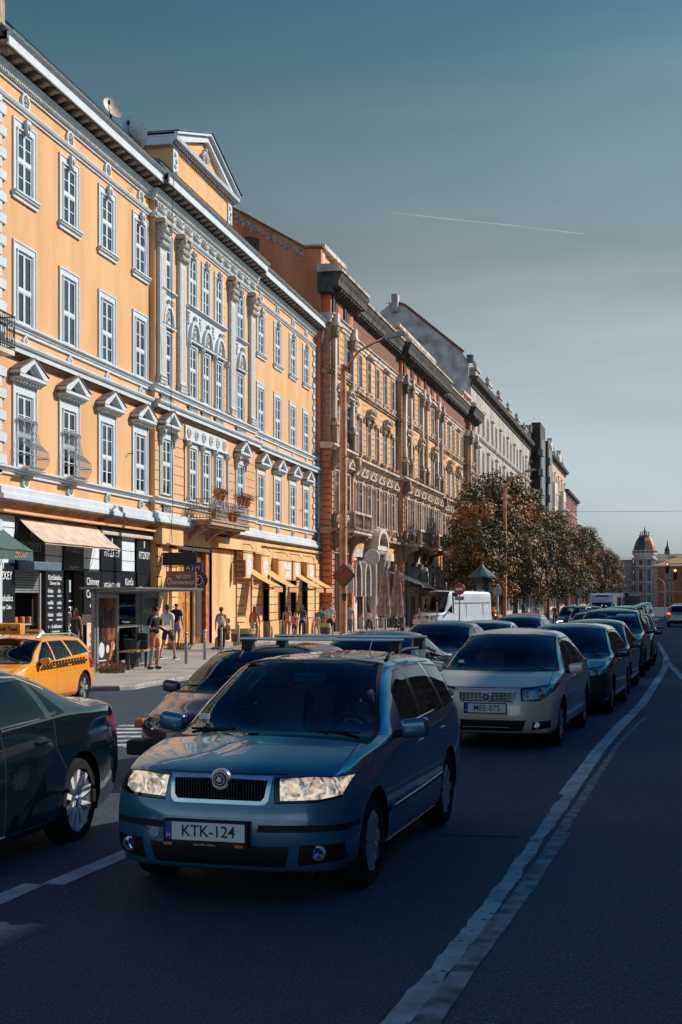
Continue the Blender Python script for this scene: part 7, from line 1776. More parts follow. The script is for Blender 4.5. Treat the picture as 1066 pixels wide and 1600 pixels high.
for i in range(9):
    yy = (16.3, 16.9, 17.5, 18.6, 19.2, 19.9, 20.4, 20.9, 21.2)[i]; up_ = i in (1, 2, 5, 6, 8, 7); p = at1(1.25, yy, z_+(1.02 if up_ else .25)); t = thing('potted_plant', '%s flower pot counted from the left on the balcony %s' % (('first', 'second', 'third', 'fourth', 'fifth', 'sixth', 'seventh', 'eighth', 'last')[i], 'rail' if up_ else 'floor'), 'pot plant', p, 0, 'flower pots on the balcony')
    M().lathe([(.09, 0), (.13, .2), (.15, .2), (.15, .24), (.12, .24)], (0, 0, 0), 12).build('pot', mat('terracotta', (.45, .16, .05), .8), t)
    g = M()
    for k_ in range(120):
        q = Vector((rn.gauss(0, .15), rn.gauss(0, .24), .26+abs(rn.gauss(0, .13)))); s_ = .045; g.add([q+Vector((-s_, 0, 0)), q+Vector((0, -s_*.6, .02)), q+Vector((s_, 0, 0)), q+Vector((0, s_*.6, .03))], [(0, 1, 2, 3)], rn.choice([0, 1, 1, 2]))
    g.build('leaves', [LEAF[0], mat('rust_petal', (.42, .14, .04), .7), AMB], t)
# bulging window guards of the two left windows
for c in LW[:2]:
    g = M(); z0, z1 = 5.55, 6.95
    prof = [(.12, z1), (.14, z1-.25), (.22, z1-.6), (.48, z0+.55), (.5, z0+.3), (.38, z0+.08), (.14, z0)]
    for i in range(15):
        u = -.62+1.24*i/14; g.tube([(px, c+u*(1+.12*(px-.1)), pz) for px, pz in prof], .009, 4)
    for px, pz in ((.14, z1), (.5, z0+.38), (.16, z0+.0)): g.tube([(.1, c-.64, pz), (px, c-.66, pz), (px, c+.66, pz), (.1, c+.64, pz)], .016, 4)
    for i in range(12): g.ell((.13, c-.58+1.16*i/11, z1+.05), (.03, .04, .05), 6)
    g.box(.05, .42, c-.6, c+.6, z0-.04, z0)
    g.build('window_guard', mat('grey_iron', (.32, .32, .33), .5), b1)
# hooks on the wall
g = M()
for y_, z_ in ((10.2, 6.9), (14.2, 6.6), (26.9, 6.6), (35.7, 6.5), (22.0, 6.7), (12.65, 6.2)): g.tube([(.0, y_, z_), (.18, y_, z_), (.2, y_, z_+.08)], .015, 4); g.tube([(.18, y_-.06, z_+.02), (.18, y_+.08, z_+.02)], .012, 4)
g.build('wall_hook', GROOVE, b1)
# satellite dishes on the roof
def dish(label, px, py, d, r_, az, col):
    x, y = up(px, d); z = 1.9+(932-py)*d/2100; t = thing('satellite_dish', label, 'satellite dish', (x, y, z), 0, 'satellite dishes on the yellow roof')
    g = M(); pr = [(r_*k_/6, .18*r_*(k_/6)**2*2) for k_ in range(7)]; g.lathe([(q, -h_) for q, h_ in pr[1:]], (0, 0, 0), 20, 'y'); g.f = g.f[:-1]; g.m = g.m[:-1]
    o = g.build('dish', col, t, rot=(R(-25), 0, az), smooth=True)
    g = M(); g.tube([(0, 0, -1.4), (0, .05, 0)], .04, 6); g.tube([(0, 0, -r_*.8), (.35*r_, -r_*1.3, -.1), (.4*r_, -r_*1.35, .1)], .02, 5); g.box(.3*r_, .5*r_, -r_*1.4, -r_*1.3, .0, .15); g.build('mast', GROOVE, t)
dish('small tilted dish, left one on the yellow roof', 173, 172, 49.5, .42, R(60), mat('dish_peach', (.55, .42, .36), .5)); dish('large white dish half sunk behind the yellow eaves', 204, 208, 51.5, .66, R(150), mat('dish_white', (.66, .70, .72), .4))
# ------------------------------------------------------------------ people
def skin_mesh(pts, edges, rad, sub=1):
    """one continuous surface grown round a skeleton; vertex 0 is the root"""
    me = bpy.data.meshes.new('s'); me.from_pydata(pts, edges, []); o = bpy.data.objects.new('s', me); COL.objects.link(o)
    md = o.modifiers.new('k', 'SKIN'); md.use_smooth_shade = True
    for i, v in enumerate(me.skin_vertices[0].data):
        r_ = rad[i]; v.radius = r_ if isinstance(r_, tuple) else (r_, r_); v.use_root = i == 0
    q = o.modifiers.new('b', 'SUBSURF'); q.levels = sub; q.render_levels = sub
    bpy.context.view_layer.update(); out = bpy.data.meshes.new_from_object(o.evaluated_get(bpy.context.evaluated_depsgraph_get()))
    bpy.data.objects.remove(o); return out
def person(label, x, y, face, h=1.75, top=(.5, .5, .5), bot=(.03, .04, .07), kind='shorts', sleeve='short', hair=(.03, .02, .015), hairlen=0, pose='stand', z=None, group=None, female=False, skin=None, cap=None, shoe=(.03, .03, .035), bend_=0, top_name=None):
    """face: heading in degrees, 0 looks towards the camera side (-y), 180 away"""
    s = h/1.75; sk = skin or SKIN; W_ = .9 if female else 1.0
    t = thing('person', label, 'person', (x, y, (pave_z(x, y) if z is None else z)+.0), R(face), group, s)
    hip, kn = .93, .50; V = Vector
    ph = {'stand': ((.02, .0), (-.02, .0)), 'walk': ((-.30, .16), (.26, .06)), 'stride': ((-.2, .02), (.2, .1)), 'lean': ((-.1, 0), (.05, 0)), 'sit': ((-.48, 0), (-.46, 0))}[pose if pose in ('stand', 'walk', 'lean', 'sit') else 'stand' if pose in ('read', 'phone') else 'stride']
    sit = pose == 'sit'; dz = -.45 if sit else 0
    L_ = []
    for i, sd_ in enumerate((-1, 1)):
        fy, lift = ph[i]
        k_ = V((sd_*.1, fy*.5-.04 if not sit else fy, kn+(.0 if not sit else -.02))); a_ = V((sd_*.1, fy+(.05 if fy > 0 else 0) if not sit else fy-.02, .09+(lift*.5 if fy > 0 else 0) if not sit else .09))
        L_.append((V((sd_*.09, 0, hip+dz)), k_, a_, a_+V((sd_*.02, -.15, -.05+(-.04 if fy > 0 and not sit else 0)))))
    lean = -.05 if pose in ('read', 'phone') else 0
    P = lambda a, b, c: V((a, b+lean*(c-.93), c+dz))
    A = []
    for i, sd_ in enumerate((-1, 1)):
        sh = P(sd_*.19*W_, 0, 1.41)
        if pose == 'read' or (pose == 'phone' and i == 0): el, wr = sh+V((sd_*.05, -.02, -.28)), sh+V((-sd_*.03, -.28, -.24 if pose == 'read' else -.02))
        elif pose == 'walk': f = (1 if i == 0 else -1)*.16; el, wr = sh+V((sd_*.05, f*.5+.03, -.29)), sh+V((sd_*.06, f-.06, -.52))
        elif sit: el, wr = sh+V((sd_*.05, -.04, -.27)), sh+V((0, -.28, -.36))
        else: el, wr = sh+V((sd_*.06, .03, -.29)), sh+V((sd_*.07, -.05, -.54))
        A.append((sh, el, wr, wr+(wr-el).normalized()*.08))
    hd = -.03 if pose in ('read', 'phone') else 0
    pts = [P(0, 0, .96), P(0, 0, 1.12), P(0, .01, 1.3), P(0, .01, 1.43), P(0, 0, 1.51), P(0, hd*.6-.01, 1.57), P(0, hd-.012, 1.64), P(0, hd-.005, 1.70)]
    rad = [(.14*W_, .10), (.125*W_, .09), (.15*W_, .10), (.09, .075), .052, (.058, .062), (.074, .088), (.062, .074)]; ed = [(i, i+1) for i in range(7)]
    for a, r4 in zip(A, ((.052, .04, .03, .022),)*2):
        b = len(pts); pts += list(a); rad += list(r4[:3])+[(.034, .016)]; ed += [(3, b), (b, b+1), (b+1, b+2), (b+2, b+3)]
    for a in L_:
        b = len(pts); pts += list(a); rad += [.085*W_, .056, .04, (.04, .03)]; ed += [(0, b), (b, b+1), (b+1, b+2), (b+2, b+3)]
    me = skin_mesh(pts, ed, rad); me.materials.clear(); me.materials.append(sk); me.materials.append(mat('eye_dark', (.01, .01, .01), .2)); me.materials.append(mat('lips', (.36, .13, .10), .5))
    g = M(); c = pts[6]                                          # face and fingers joined to the body surface
    g.tube([c+V((0, -.083, .022)), c+V((0, -.108, -.014)), c+V((0, -.088, -.02))], [.009, .014, .008], 6, 0)
    for q in (-1, 1): g.ell(c+V((q*.031, -.081, .016)), (.012, .006, .006), 8, 1); g.ell(c+V((q*.078, .008, .0)), (.012, .02, .032), 8, 0)
    g.ell(c+V((0, -.084, -.048)), (.023, .007, .006), 8, 2)
    for i, a in enumerate(A):
        d = (a[3]-a[2]).normalized(); sidev = d.cross(V((1, 0, 0))).normalized() if abs(d.x) < .8 else V((0, 0, 1)); cu = V((-(-1, 1)[i], 0, 0))
        for f in range(4): o_ = a[3]+sidev*(.026-.0175*f); ln = (.062, .072, .066, .05)[f]; g.tube([o_, o_+d*ln*.5+cu*.006, o_+d*ln*.85+cu*.022], [.0095, .008, .006], 6, 0)
        g.tube([a[2]+d*.02+sidev*.02, a[2]+d*.055+sidev*.045, a[2]+d*.085+sidev*.05], [.012, .010, .008], 6, 0)
    bmx = bmesh.new(); bmx.from_mesh(me); n0 = len(bmx.verts); vv = [bmx.verts.new(p) for p in g.v]
    for f, mi in zip(g.f, g.m):
        q = bmx.faces.new([vv[i] for i in f]); q.material_index = mi; q.smooth = True
    bmx.to_mesh(me); bmx.free(); link('body', me, t)
    # shirt
    def cloth(nm, P_, E_, R_, col, rough=.85):
        m2 = skin_mesh(P_, E_, R_); m2.materials.clear(); m2.materials.append(mat('cloth_%.2f_%.2f_%.2f' % col, col, rough, var=.12, scale=9)); return link(nm, m2, t)
    sp_ = [P(0, 0, .95), P(0, 0, 1.1), P(0, .01, 1.3), P(0, .01, 1.425)]; sr = [(.165*W_, .125), (.15*W_, .112), (.17*W_, .118), (.105, .09)]; se = [(0, 1), (1, 2), (2, 3)]
    if kind == 'dress': sp_ = [P(0, -.0, .62)]+sp_; sr = [(.22, .2)]+sr; se = [(0, 1), (1, 2), (2, 3), (3, 4)]
    if sleeve != 'none':
        for a in A:
            b = len(sp_); e_ = a[0].lerp(a[1], .72) if sleeve == 'short' else a[1]; sp_ += [a[0], e_]; sr += [.07, .062]; se += [(len(se) if False else (3 if kind != 'dress' else 4), b), (b, b+1)]
            if sleeve == 'long': sp_.append(a[2]); sr.append(.042); se.append((b+1, b+2))
    cloth('shirt' if kind != 'dress' else 'dress', sp_, se, sr, top)
    if kind != 'dress':
        bp_ = [P(0, 0, 1.0), P(0, 0, .93)]; br_ = [(.15*W_, .115), (.155*W_, .12)]; be = [(0, 1)]
        for a in L_:
            b = len(bp_); bp_.append(a[0]); br_.append(.105*W_); be.append((1, b))
            if kind == 'shorts': bp_.append(a[0].lerp(a[1], .82)); br_.append(.088)
            else: bp_ += [a[1], a[2]+V((0, 0, .02))]; br_ += [.072, .056]; be.append((b+1, b+2))
            be.append((b, b+1))
        cloth('shorts' if kind == 'shorts' else 'trousers', bp_, be, br_, bot)
    for a in L_:
        g = M(); c = a[2]; d = (a[3]-a[2]); g.ell(c+V((0, .02, -.035)), (.05, .065, .05), 10); g.ell(c+V((0, -.09, -.05)+V((0, 0, 0)) if False else (0, -.09, -.05)), (.05, .11, .04), 10); g.box(c.x-.048, c.x+.048, c.y-.19, c.y+.08, c.z-.095, c.z-.07, 1)
        g.build('shoe', [mat('shoe_%.2f' % shoe[0], shoe, .6), SWH], t, smooth=40)
    g = M(); c = pts[6]; g.ell(c+V((0, .018, .032)), (.09, .098, .092), 12); g.ell(c+V((0, .05, -.01)), (.08, .065, .08), 10)
    if hairlen == 1: g.ell(c+V((0, .07, -.08)), (.08, .05, .13), 10)
    if hairlen == 2: g.ell(c+V((0, .075, -.16)), (.11, .055, .22), 10); [g.ell(c+V((q*.085, .02, -.1)), (.035, .05, .17), 8) for q in (-1, 1)]
    if hairlen == 3: g.ell(c+V((0, .12, .05)), (.045, .05, .05), 8)
    if hairlen == -1: g = M(); g.ell(c+V((0, .035, .0)), (.083, .07, .06), 10)
    g.build('hair', mat('hair_%.2f_%.2f' % hair[:2], hair, .7, var=.3, scale=30), t, smooth=True)
    if cap: g = M(); g.ell(c+V((0, .005, .06)), (.094, .104, .075), 12); g.ell(c+V((0, -.11, .045)), (.06, .07, .012), 10); g.build('cap', mat('cap_blue', cap, .8), t, smooth=True)
    return t, A, s
def wpt(px, d): return up(px, d)
def hold(name, label, cat, t, A_pt, s, g, mats, rot=(0, 0, 0)):
    """a thing of its own placed at a hand or shoulder of a person"""
    rz = t.rotation_euler[2]; p = Vector(A_pt)*s; q = Matrix.Rotation(rz, 3, 'Z') @ p+Vector(t.location)
    o = thing(name, label, cat, q, rz); b = g.build(name.split('_')[-1]+'_shell', mats, o, rot=rot, smooth=35); return o
RED_ = (.55, .16, .10); DK = (.012, .014, .02); WHC = (.66, .66, .68)
x, y = wpt(241, 38.2); t, A, s = person('man in black T-shirt and red shorts reading a book by the bus shelter', x, y, 62, 1.78, DK, RED_, 'shorts', pose='read', hair=(.012, .01, .01))
g = M()
for q in (-1, 1): g.add([(0, 0, 0), (q*.17, -.0, .05), (q*.17, -.24, .05), (0, -.24, 0), (0, 0, -.02), (q*.17, 0, .03), (q*.17, -.24, .03), (0, -.24, -.02)], [(0, 1, 2, 3), (4, 7, 6, 5), (1, 5, 6, 2), (0, 4, 5, 1), (3, 2, 6, 7)], 0)
g.box(-.18, .18, -.25, .01, -.028, -.022, 1)
hold('open_book', 'open book held by the man in red shorts', 'book', t, ((A[0][2].x+A[1][2].x)/2, A[0][2].y-.06, A[0][2].z+.03), s, g, [mat('book_page', (.66, .46, .26), .8), SBLK], (R(25), 0, 0))
x, y = wpt(262, 44.2); person('man in white T-shirt and navy shorts walking away', x, y, 170, 1.82, WHC, (.03, .045, .09), 'shorts', pose='walk', hair=(.06, .04, .03))
x, y = wpt(276, 53.5); person('balding man in dark blue T-shirt and denim shorts beyond the man in white', x, y, 165, 1.86, (.02, .025, .10), (.22, .32, .42), 'shorts', pose='stand', hair=(.10, .06, .04), hairlen=-1)
x, y = wpt(117, 44.5); t, A, s = person('woman with long dark hair in a dark dotted dress looking at her phone', x, y, 20, 1.66, (.035, .04, .045), kind='dress', sleeve='none', pose='phone', hairlen=2, female=True, skin=mat('skin_tan', (.36, .18, .11), .6))
g = M(); g.rbox(-.035, .035, -.008, .008, -.02, .12, .006); hold('mobile_phone', 'pale mobile phone in the hand of the long-haired woman', 'phone', t, A[0][3]+Vector((.0, -.02, .02)), s, g, [PLW])
x, y = wpt(205, 41.8); person('person in pale blue shirt and dark shorts behind the shelter glass', x, y, 100, 1.74, (.34, .40, .52), DK, 'shorts')
x, y = wpt(183, 40.5); person('person with grey hair and brown clothes in the shade behind the shelter', x, y, 60, 1.68, (.14, .07, .05), (.10, .04, .035), 'trousers', 'long', hair=(.22, .20, .19), hairlen=1)
x, y = wpt(346, 52.5); t, A, s = person('woman in dark top with hair bun and pale backpack seen from behind', x, y, 185, 1.70, DK, (.03, .03, .035), 'trousers', 'none', hairlen=3, female=True, hair=(.08, .035, .02))
g = M(); g.ell((0, .16, 0), (.14, .09, .2), 14); g.ell((0, .24, -.06), (.09, .04, .1), 10)
for q in (-1, 1): g.tube([(q*.1, .14, .15), (q*.12, .02, .2), (q*.12, -.1, .1)], .014, 6)
hold('backpack', 'pale pink backpack on the back of the woman with the bun', 'backpack', t, (0, 0, 1.2), s, g, [mat('backpack_pale', (.58, .50, .46), .8)])
x, y = wpt(356, 53.2); person('seated person with bare knees just right of the woman with the bun', x, y, 300, 1.65, (.30, .07, .05), (.2, .08, .06), 'shorts', pose='sit', hair=(.05, .03, .02), z=pave_z(x, y)+.02)
FAM = 'people walking in front of the mustard awnings'
for px, d, fc, hh, top, bot, kd, sl, hl, ps, fm, lb in (
    (460, 70, 10, 1.35, (.62, .22, .08), (.04, .08, .16), 'shorts', 'none', 0, 'walk', 0, 'boy in orange vest and blue shorts walking beside the woman in green'),
    (472, 71.5, 8, 1.72, (.06, .10, .08), (.03, .035, .04), 'trousers', 'short', 2, 'walk', 1, 'woman in dark green T-shirt and black trousers walking towards the camera'),
    (495, 70, 5, 1.32, (.60, .48, .42), (.55, .4, .36), 'shorts', 'short', 2, 'walk', 1, 'small girl in pale top and shorts left of the yellow bin'),
    (501, 73, 15, 1.62, (.10, .24, .22), (.25, .07, .05), 'shorts', 'short', 0, 'stand', 0, 'youth in teal T-shirt behind the small girl'),
    (516, 72, 5, 1.84, (.64, .62, .64), (.03, .035, .05), 'shorts', 'short', 0, 'walk', 0, 'man in white T-shirt and blue cap walking towards the camera'),
    (546, 74, 185, 1.80, (.36, .37, .40), (.16, .20, .26), 'trousers', 'short', -1, 'stand', 0, 'man in grey shirt just right of the orange lamp post'),
    (565, 76, 0, 1.28, (.62, .40, .42), (.55, .40, .42), 'shorts', 'short', 1, 'stand', 1, 'small child in pink left of the woman in white top'),
    (577, 77, 175, 1.72, (.62, .56, .54), (.04, .07, .14), 'trousers', 'none', 2, 'walk', 1, 'woman in white sleeveless top and blue jeans by the folded parasols'),
    (619, 81, 60, 1.70, (.03, .03, .035), DK, 'trousers', 'long', 0, 'sit', 0, 'dark-clothed person seated by the right-hand parasol'),
    (867, 118, 0, 1.75, (.5, .12, .08), DK, 'trousers', 'short', 0, 'walk', 0, 'distant figure in red among the tree trunks'),
    (838, 112, 10, 1.75, (.5, .5, .52), DK, 'trousers', 'short', 0, 'walk', 0, 'distant figure in white below the trees'),
    (398, 63, 180, 1.68, (.40, .12, .08), (.35, .1, .08), 'trousers', 'long', 1, 'stand', 1, 'person in dusky red seen between pier and bollard by the first awning'),
    (449, 69, 180, 1.66, (.45, .22, .2), (.4, .2, .2), 'trousers', 'short', 1, 'stand', 1, 'stooping person in pinkish clothes with a bag left of the boy in orange')):
    x, y = wpt(px, d); person(lb, x, y, fc, hh, top, bot, kd, sl, pose=ps, hairlen=hl, female=bool(fm), group=FAM if px < 600 and px > 440 else None, cap=(.08, .22, .5) if 'cap' in lb else None, hair=(.10, .05, .03) if fm else (.03, .02, .02))
# drivers
for c_, lb, top in ((fab, 'driver in dark clothes behind the wheel of the blue estate', (.05, .05, .06)), (fiat, 'driver behind the wheel of the beige saloon', (.25, .26, .3)), (burg, 'driver of the plum hatchback', (.3, .3, .3))):
    q = c_.matrix_world if False else Matrix.Translation(c_.location) @ Matrix.Rotation(c_.rotation_euler[2], 4, 'Z'); p = q @ Vector((.37, 2.16 if c_ is not burg else 1.95, -.02)); person(lb, p.x, p.y, math.degrees(c_.rotation_euler[2]), 1.66, top, (.05, .06, .1), 'trousers', 'short', pose='sit', z=p.z-.0)
# ------------------------------------------------------------------ street furniture
STL = mat('brushed_steel', (.42, .40, .39), .35, .9, var=.15); DGR = mat('dark_grey_metal', (.06, .07, .08), .5, .4); RSTL = mat('orange_lamp_paint', (.74, .32, .19), .7, var=.2, scale=3, dirt=(.46, .17, .09))
def P_(px, d, zz=None): x, y = up(px, d); return (x, y, pave_z(x, y) if zz is None else zz)
# bus shelter: back wall of glass between two poster panels, bench, thin roof
sx, sy = -13.95, 34.0; sz_ = pave_z(sx, 37)
sh = thing('bus_shelter', 'glass bus shelter with posters, thin roof and wooden bench', 'bus shelter', (sx, sy, sz_), 0)
for yy in (-.02, 1.68, 3.38, 5.0): M().rbox(-.05, .05, yy-.05, yy+.05, 0, 2.2, .01).build('post', mat('shelter_post', (.30, .25, .25), .4, .5), sh)
g = M(); g.rbox(-.25, 1.35, -.4, 5.4, 2.25, 2.31, .015); g.box(-.1, .1, 0, 5.0, 2.14, 2.25); g.build('roof', mat('shelter_roof', (.20, .21, .23), .4, .5), sh)
g = M()
for k_ in range(7): g.tube([(0, .0+k_*.8, 2.21), (1.3, .0+k_*.8, 2.24)], .02, 5)
g.build('roof_rib', STL, sh)
pim = bpy.data.materials.new('fashion_poster'); pim.use_nodes = True; q_ = pim.node_tree; b_ = q_.nodes['Principled BSDF']; c_ = q_.nodes.new('ShaderNodeTexCoord'); n_ = q_.nodes.new('ShaderNodeTexNoise'); n_.inputs['Scale'].default_value = 1.5; n_.inputs['Detail'].default_value = 2; r_ = q_.nodes.new('ShaderNodeValToRGB')
r_.color_ramp.elements[0].position = .40; r_.color_ramp.elements[0].color = (.010, .007, .008, 1); r_.color_ramp.elements[1].position = .66; r_.color_ramp.elements[1].color = (.34, .13, .06, 1); q_.links.new(c_.outputs['Object'], n_.inputs[0]); q_.links.new(n_.outputs[0], r_.inputs[0]); q_.links.new(r_.outputs[0], b_.inputs['Base Color']); b_.inputs['Roughness'].default_value = .25
def poster(name, a, b, frame, pic):
    g = M(); g.ring([(a, .12), (b, .12), (b, 2.12), (a, 2.12)], [(a+.09, .2), (b-.09, .2), (b-.09, 2.02), (a+.09, 2.02)], -.06, .08); g.box(-.06, -.04, a, b, .12, 2.12)
    o = g.build('poster_case', frame, sh); M().box(-.03, .02, a+.08, b-.08, .19, 2.03).build('poster', pic, o); return o
o = poster('p', .06, 1.62, mat('case_silver', (.50, .48, .47), .4, .6), pim)
g = M(); g.box(.021, .027, .15, 1.53, .24, .86, 0)
for cy, r1, cz in ((.48, .2, .6), (.92, .11, .62), (1.3, .13, .7)): g.prism([(cy+r1*math.cos(k_*PI/10), cz+r1*1.05*math.sin(k_*PI/10)) for k_ in range(20)], .027, .032, 'x', 1)
g.prism([(1.0, .3), (1.15, .3), (1.4, .8), (1.25, .85)], .028, .035, 'x', 2); g.box(.028, .034, .25, .8, .3, .33, 1); g.build('poster_print', [mat('print_brown', (.035, .015, .014), .4), PLW, ORL], o)
o = poster('p', 3.45, 4.93, mat('case_dark', (.20, .21, .22), .4, .6), mat('teal_poster', (.03, .12, .15), .35, var=.35, scale=1.2))
text('poster_lettering', 'MINŐSÉG', .22, mat('pale_yellow_letter', (.5, .5, .3), .5), o, (.03, 4.15, 1.62), T90, sx=.9); text('poster_lettering', 'Zöld!', .2, mat('pale_yellow_letter', (.5, .5, .3), .5), o, (.03, 4.2, 1.38), T90, sx=.9)
M().box(-.02, -.01, 1.75, 3.3, .25, 2.2).build('glass_panel', PANE, sh); M().rbox(-.03, .03, 1.7, 3.38, 1.18, 1.26, .01).build('rail', mat('pale_rail', (.5, .42, .36), .5), sh)
g = M()
for k_ in range(4): g.rbox(.18+.11*k_, .27+.11*k_, 1.3, 3.4, .50, .54, .008, 0)
g.build('bench_seat', mat('bench_wood', (.46, .28, .12), .6, var=.3, scale=8), sh)
g = M(); [g.rbox(.33, .4, yy, yy+.06, 0, .5, .01) for yy in (1.6, 3.0)]; g.build('bench_leg', DGR, sh)
pp = sh.matrix_basis @ Vector((.38, 2.7, .54)); o = thing('rucksack', 'black rucksack standing on the shelter bench', 'rucksack', (pp.x, pp.y, sz_+.54), .5)
g = M(); g.rbox(-.16, .16, -.11, .11, 0, .48, .07); g.rbox(-.13, .13, -.18, -.1, .05, .27, .04); g.tube([(-.05, 0, .47), (0, 0, .54), (.05, 0, .47)], .012, 6)
for q in (-1, 1): g.tube([(q*.09, .1, .44), (q*.1, .17, .28), (q*.09, .11, .08)], .018, 6)
g.build('bag', mat('black_nylon', (.015, .017, .02), .6, var=.2), o, smooth=40)
t = thing('litter_bin', 'dark round litter bin inside the shelter below the first poster', 'bin', P_(207, 38.6)); M().lathe([(.2, .1), (.26, .75), (.27, .8), (.24, .8), (.2, .3)], (0, 0, 0), 18).build('drum', DGR, t); M().lathe([(.05, 0), (.05, .3)], (0, 0, 0), 8).build('stem', DGR, t)
# bollards
BP = [(291, 41.5), (320, 44.5), (346, 48), (373, 54), (397, 58), (438, 66), (473, 71.5), (553, 76), (632, 83), (663, 85)]
nm = ['first and nearest', 'second', 'third', 'fourth', 'fifth', 'sixth', 'seventh', 'eighth', 'ninth', 'tenth']
for i, (px, d) in enumerate(BP):
    t = thing('bollard', '%s round-topped grey bollard along the pavement, counted from the bus shelter' % nm[i], 'bollard', P_(px, d), 0, 'bollards along the left pavement')
    M().lathe([(.06, -.05), (.05, .02), (.048, .86), (.035, .88), (.035, .9)], (0, 0, 0), 14).build('post', STL, t, smooth=40); M().ell((0, 0, .94), (.06, .06, .06), 12).build('ball', STL, t, smooth=True)
# yellow and dark litter bins
YB = mat('bin_yellow', (.52, .42, .14), .5, var=.2)
for px, d, lb in ((380, 55, 'round bin with yellow rim between third and fourth bollard'), (508, 69, 'yellow bin in front of the walking family'), (664, 83.5, 'yellow bin in front of the white van')):
    t = thing('litter_bin', lb, 'bin', P_(px, d), 0, 'yellow litter bins'); wide = px == 380; r1 = .5 if wide else .26
    M().lathe([(r1*.8, .05), (r1, .72), (r1*1.06, .74), (r1*1.06, .80), (r1*.9, .8), (r1*.85, .5)], (0, 0, 0), 20).build('drum', YB, t, smooth=35)
    M().lathe([(r1*.97, .28), (r1*1.01, .6)], (0, 0, 0), 20).build('band', DGR, t); M().lathe([(.04, -.1), (.04, .2)], (0, 0, 0), 8).build('stem', DGR, t)
# tall orange lamp posts
def lamp_post(x, y, label, H=11.1, dia=.31, big=False):
    t = thing('street_lamp', label, 'street lamp', (x, y, pave_z(x, y)), 0, 'orange street lamps with arms over the road')
    r_ = dia/2; M().lathe([(r_*1.25, -.2), (r_*1.2, .5), (r_*1.02, .62), (r_*.98, H-4), (r_*.75, H-.2), (r_*.7, H+.3)], (0, 0, 0), 20).build('pole', RSTL, t, smooth=40)
    g = M(); g.tube([(0, 0, H-.5), (.12, 0, H+.15), (.6, 0, H+.8), (1.7, 0, H+1.35)], [.06, .055, .05, .045], 8); g.build('arm', RSTL, t, smooth=True)
    g = M(); g.prism([(1.6, H+1.33), (1.75, H+1.26), (2.45, H+1.42), (2.5, H+1.5), (2.3, H+1.57), (1.7, H+1.44)], -.15, .15, 'y'); g.build('lamp_head', mat('lamp_head_grey', (.30, .31, .32), .5, .3), t)
    g = M(); [g.lathe([(r_*1.04, z_), (r_*1.04, z_+.05)], (0, 0, 0), 16) for z_ in (2.2, 3.0, 4.9, 7.7)]; g.build('band', STL, t)
    return t
x, y = up(536.5, 53.5); lp = lamp_post(x, y, 'tall orange lamp post in front of the ochre palace, nearest of the row')
lp.rotation_euler[2] = R(4)
g = M(); g.box(-.17, .17, -.19, -.165, 2.62, 2.86, 0); g.box(-.13, .13, -.195, -.19, 2.68, 2.80, 1); g.build('number_board', [mat('sign_backing', (.28, .24, .2), .6), DGR], lp); M().rbox(-.02, .14, -.2, -.15, 2.0, 2.3, .02).build('sticker', SBLK, lp)
t = thing('diamond_sign', 'rusty diamond-shaped board on the orange lamp post', 'sign', (x+.05, y-.02, pave_z(x, y)+3.0)); M().prism([(-.48, 0), (.0, -.5), (.48, 0), (0, .5)], -.03, .0, 'y').build('board', mat('rust_board', (.26, .09, .05), .7, var=.3), t, (0.02, -.18, 0)); M().prism([(-.42, 0), (.0, -.44), (.42, 0), (0, .44)], -.04, -.03, 'y').build('face', mat('rust_board_face', (.33, .11, .06), .7, var=.3), t, (0.02, -.18, 0)); M().tube([(0, -.17, 0), (0, .0, 0)], .02, 6).build('clamp', STL, t)
for px, d, lb in ((789, 108, 'second orange lamp post, rising out of the first trees'), (852, 158, 'third orange lamp post, head in front of the dark brick block'), (889, 197, 'fourth orange lamp post, beside the cream tenement'), (918, 232, 'last visible orange lamp post, small against the sky')):
    x, y = up(px, d); lamp_post(x, y, lb)
# advertising column
t = thing('advertising_column', 'dark round advertising column with pointed green roof', 'advertising column', P_(753, 97)); 
M().lathe([(.62, 0), (.62, .9), (.7, .95), (.66, 1.1), (.66, 3.6), (.7, 3.7)], (0, 0, 0), 24).build('drum', mat('column_dark', (.02, .035, .04), .4, var=.3), t, smooth=35)
g = M(); g.lathe([(1.02, 3.72), (1.0, 3.85), (.6, 4.15), (.2, 4.5), (.05, 4.75)], (0, 0, 0), 12); g.ell((0, 0, 4.8), (.1, .1, .1), 8); g.build('roof', mat('column_roof', (.05, .09, .10), .5), t)
g = M()
for k_ in range(24): a_ = R(-110+60*k_/24-10); a2 = R(-110+60*(k_+1)/24-10); g.add([(.67*math.cos(a_), .67*math.sin(a_), 1.4), (.67*math.cos(a2), .67*math.sin(a2), 1.4), (.67*math.cos(a2), .67*math.sin(a2), 3.3), (.67*math.cos(a_), .67*math.sin(a_), 3.3)], [(0, 1, 2, 3)])
g.build('poster', mat('column_poster', (.09, .12, .13), .4, var=.8, scale=2), t)
g = M(); [g.tube([(.7*math.cos(R(-95))+rr*math.cos(k_*PI/12), -.71, 2.5+rr*1.2*math.sin(k_*PI/12)) for k_ in range(25)], .025, 5) for rr in (.3, .18)]; g.build('poster_ring', SWH, t)
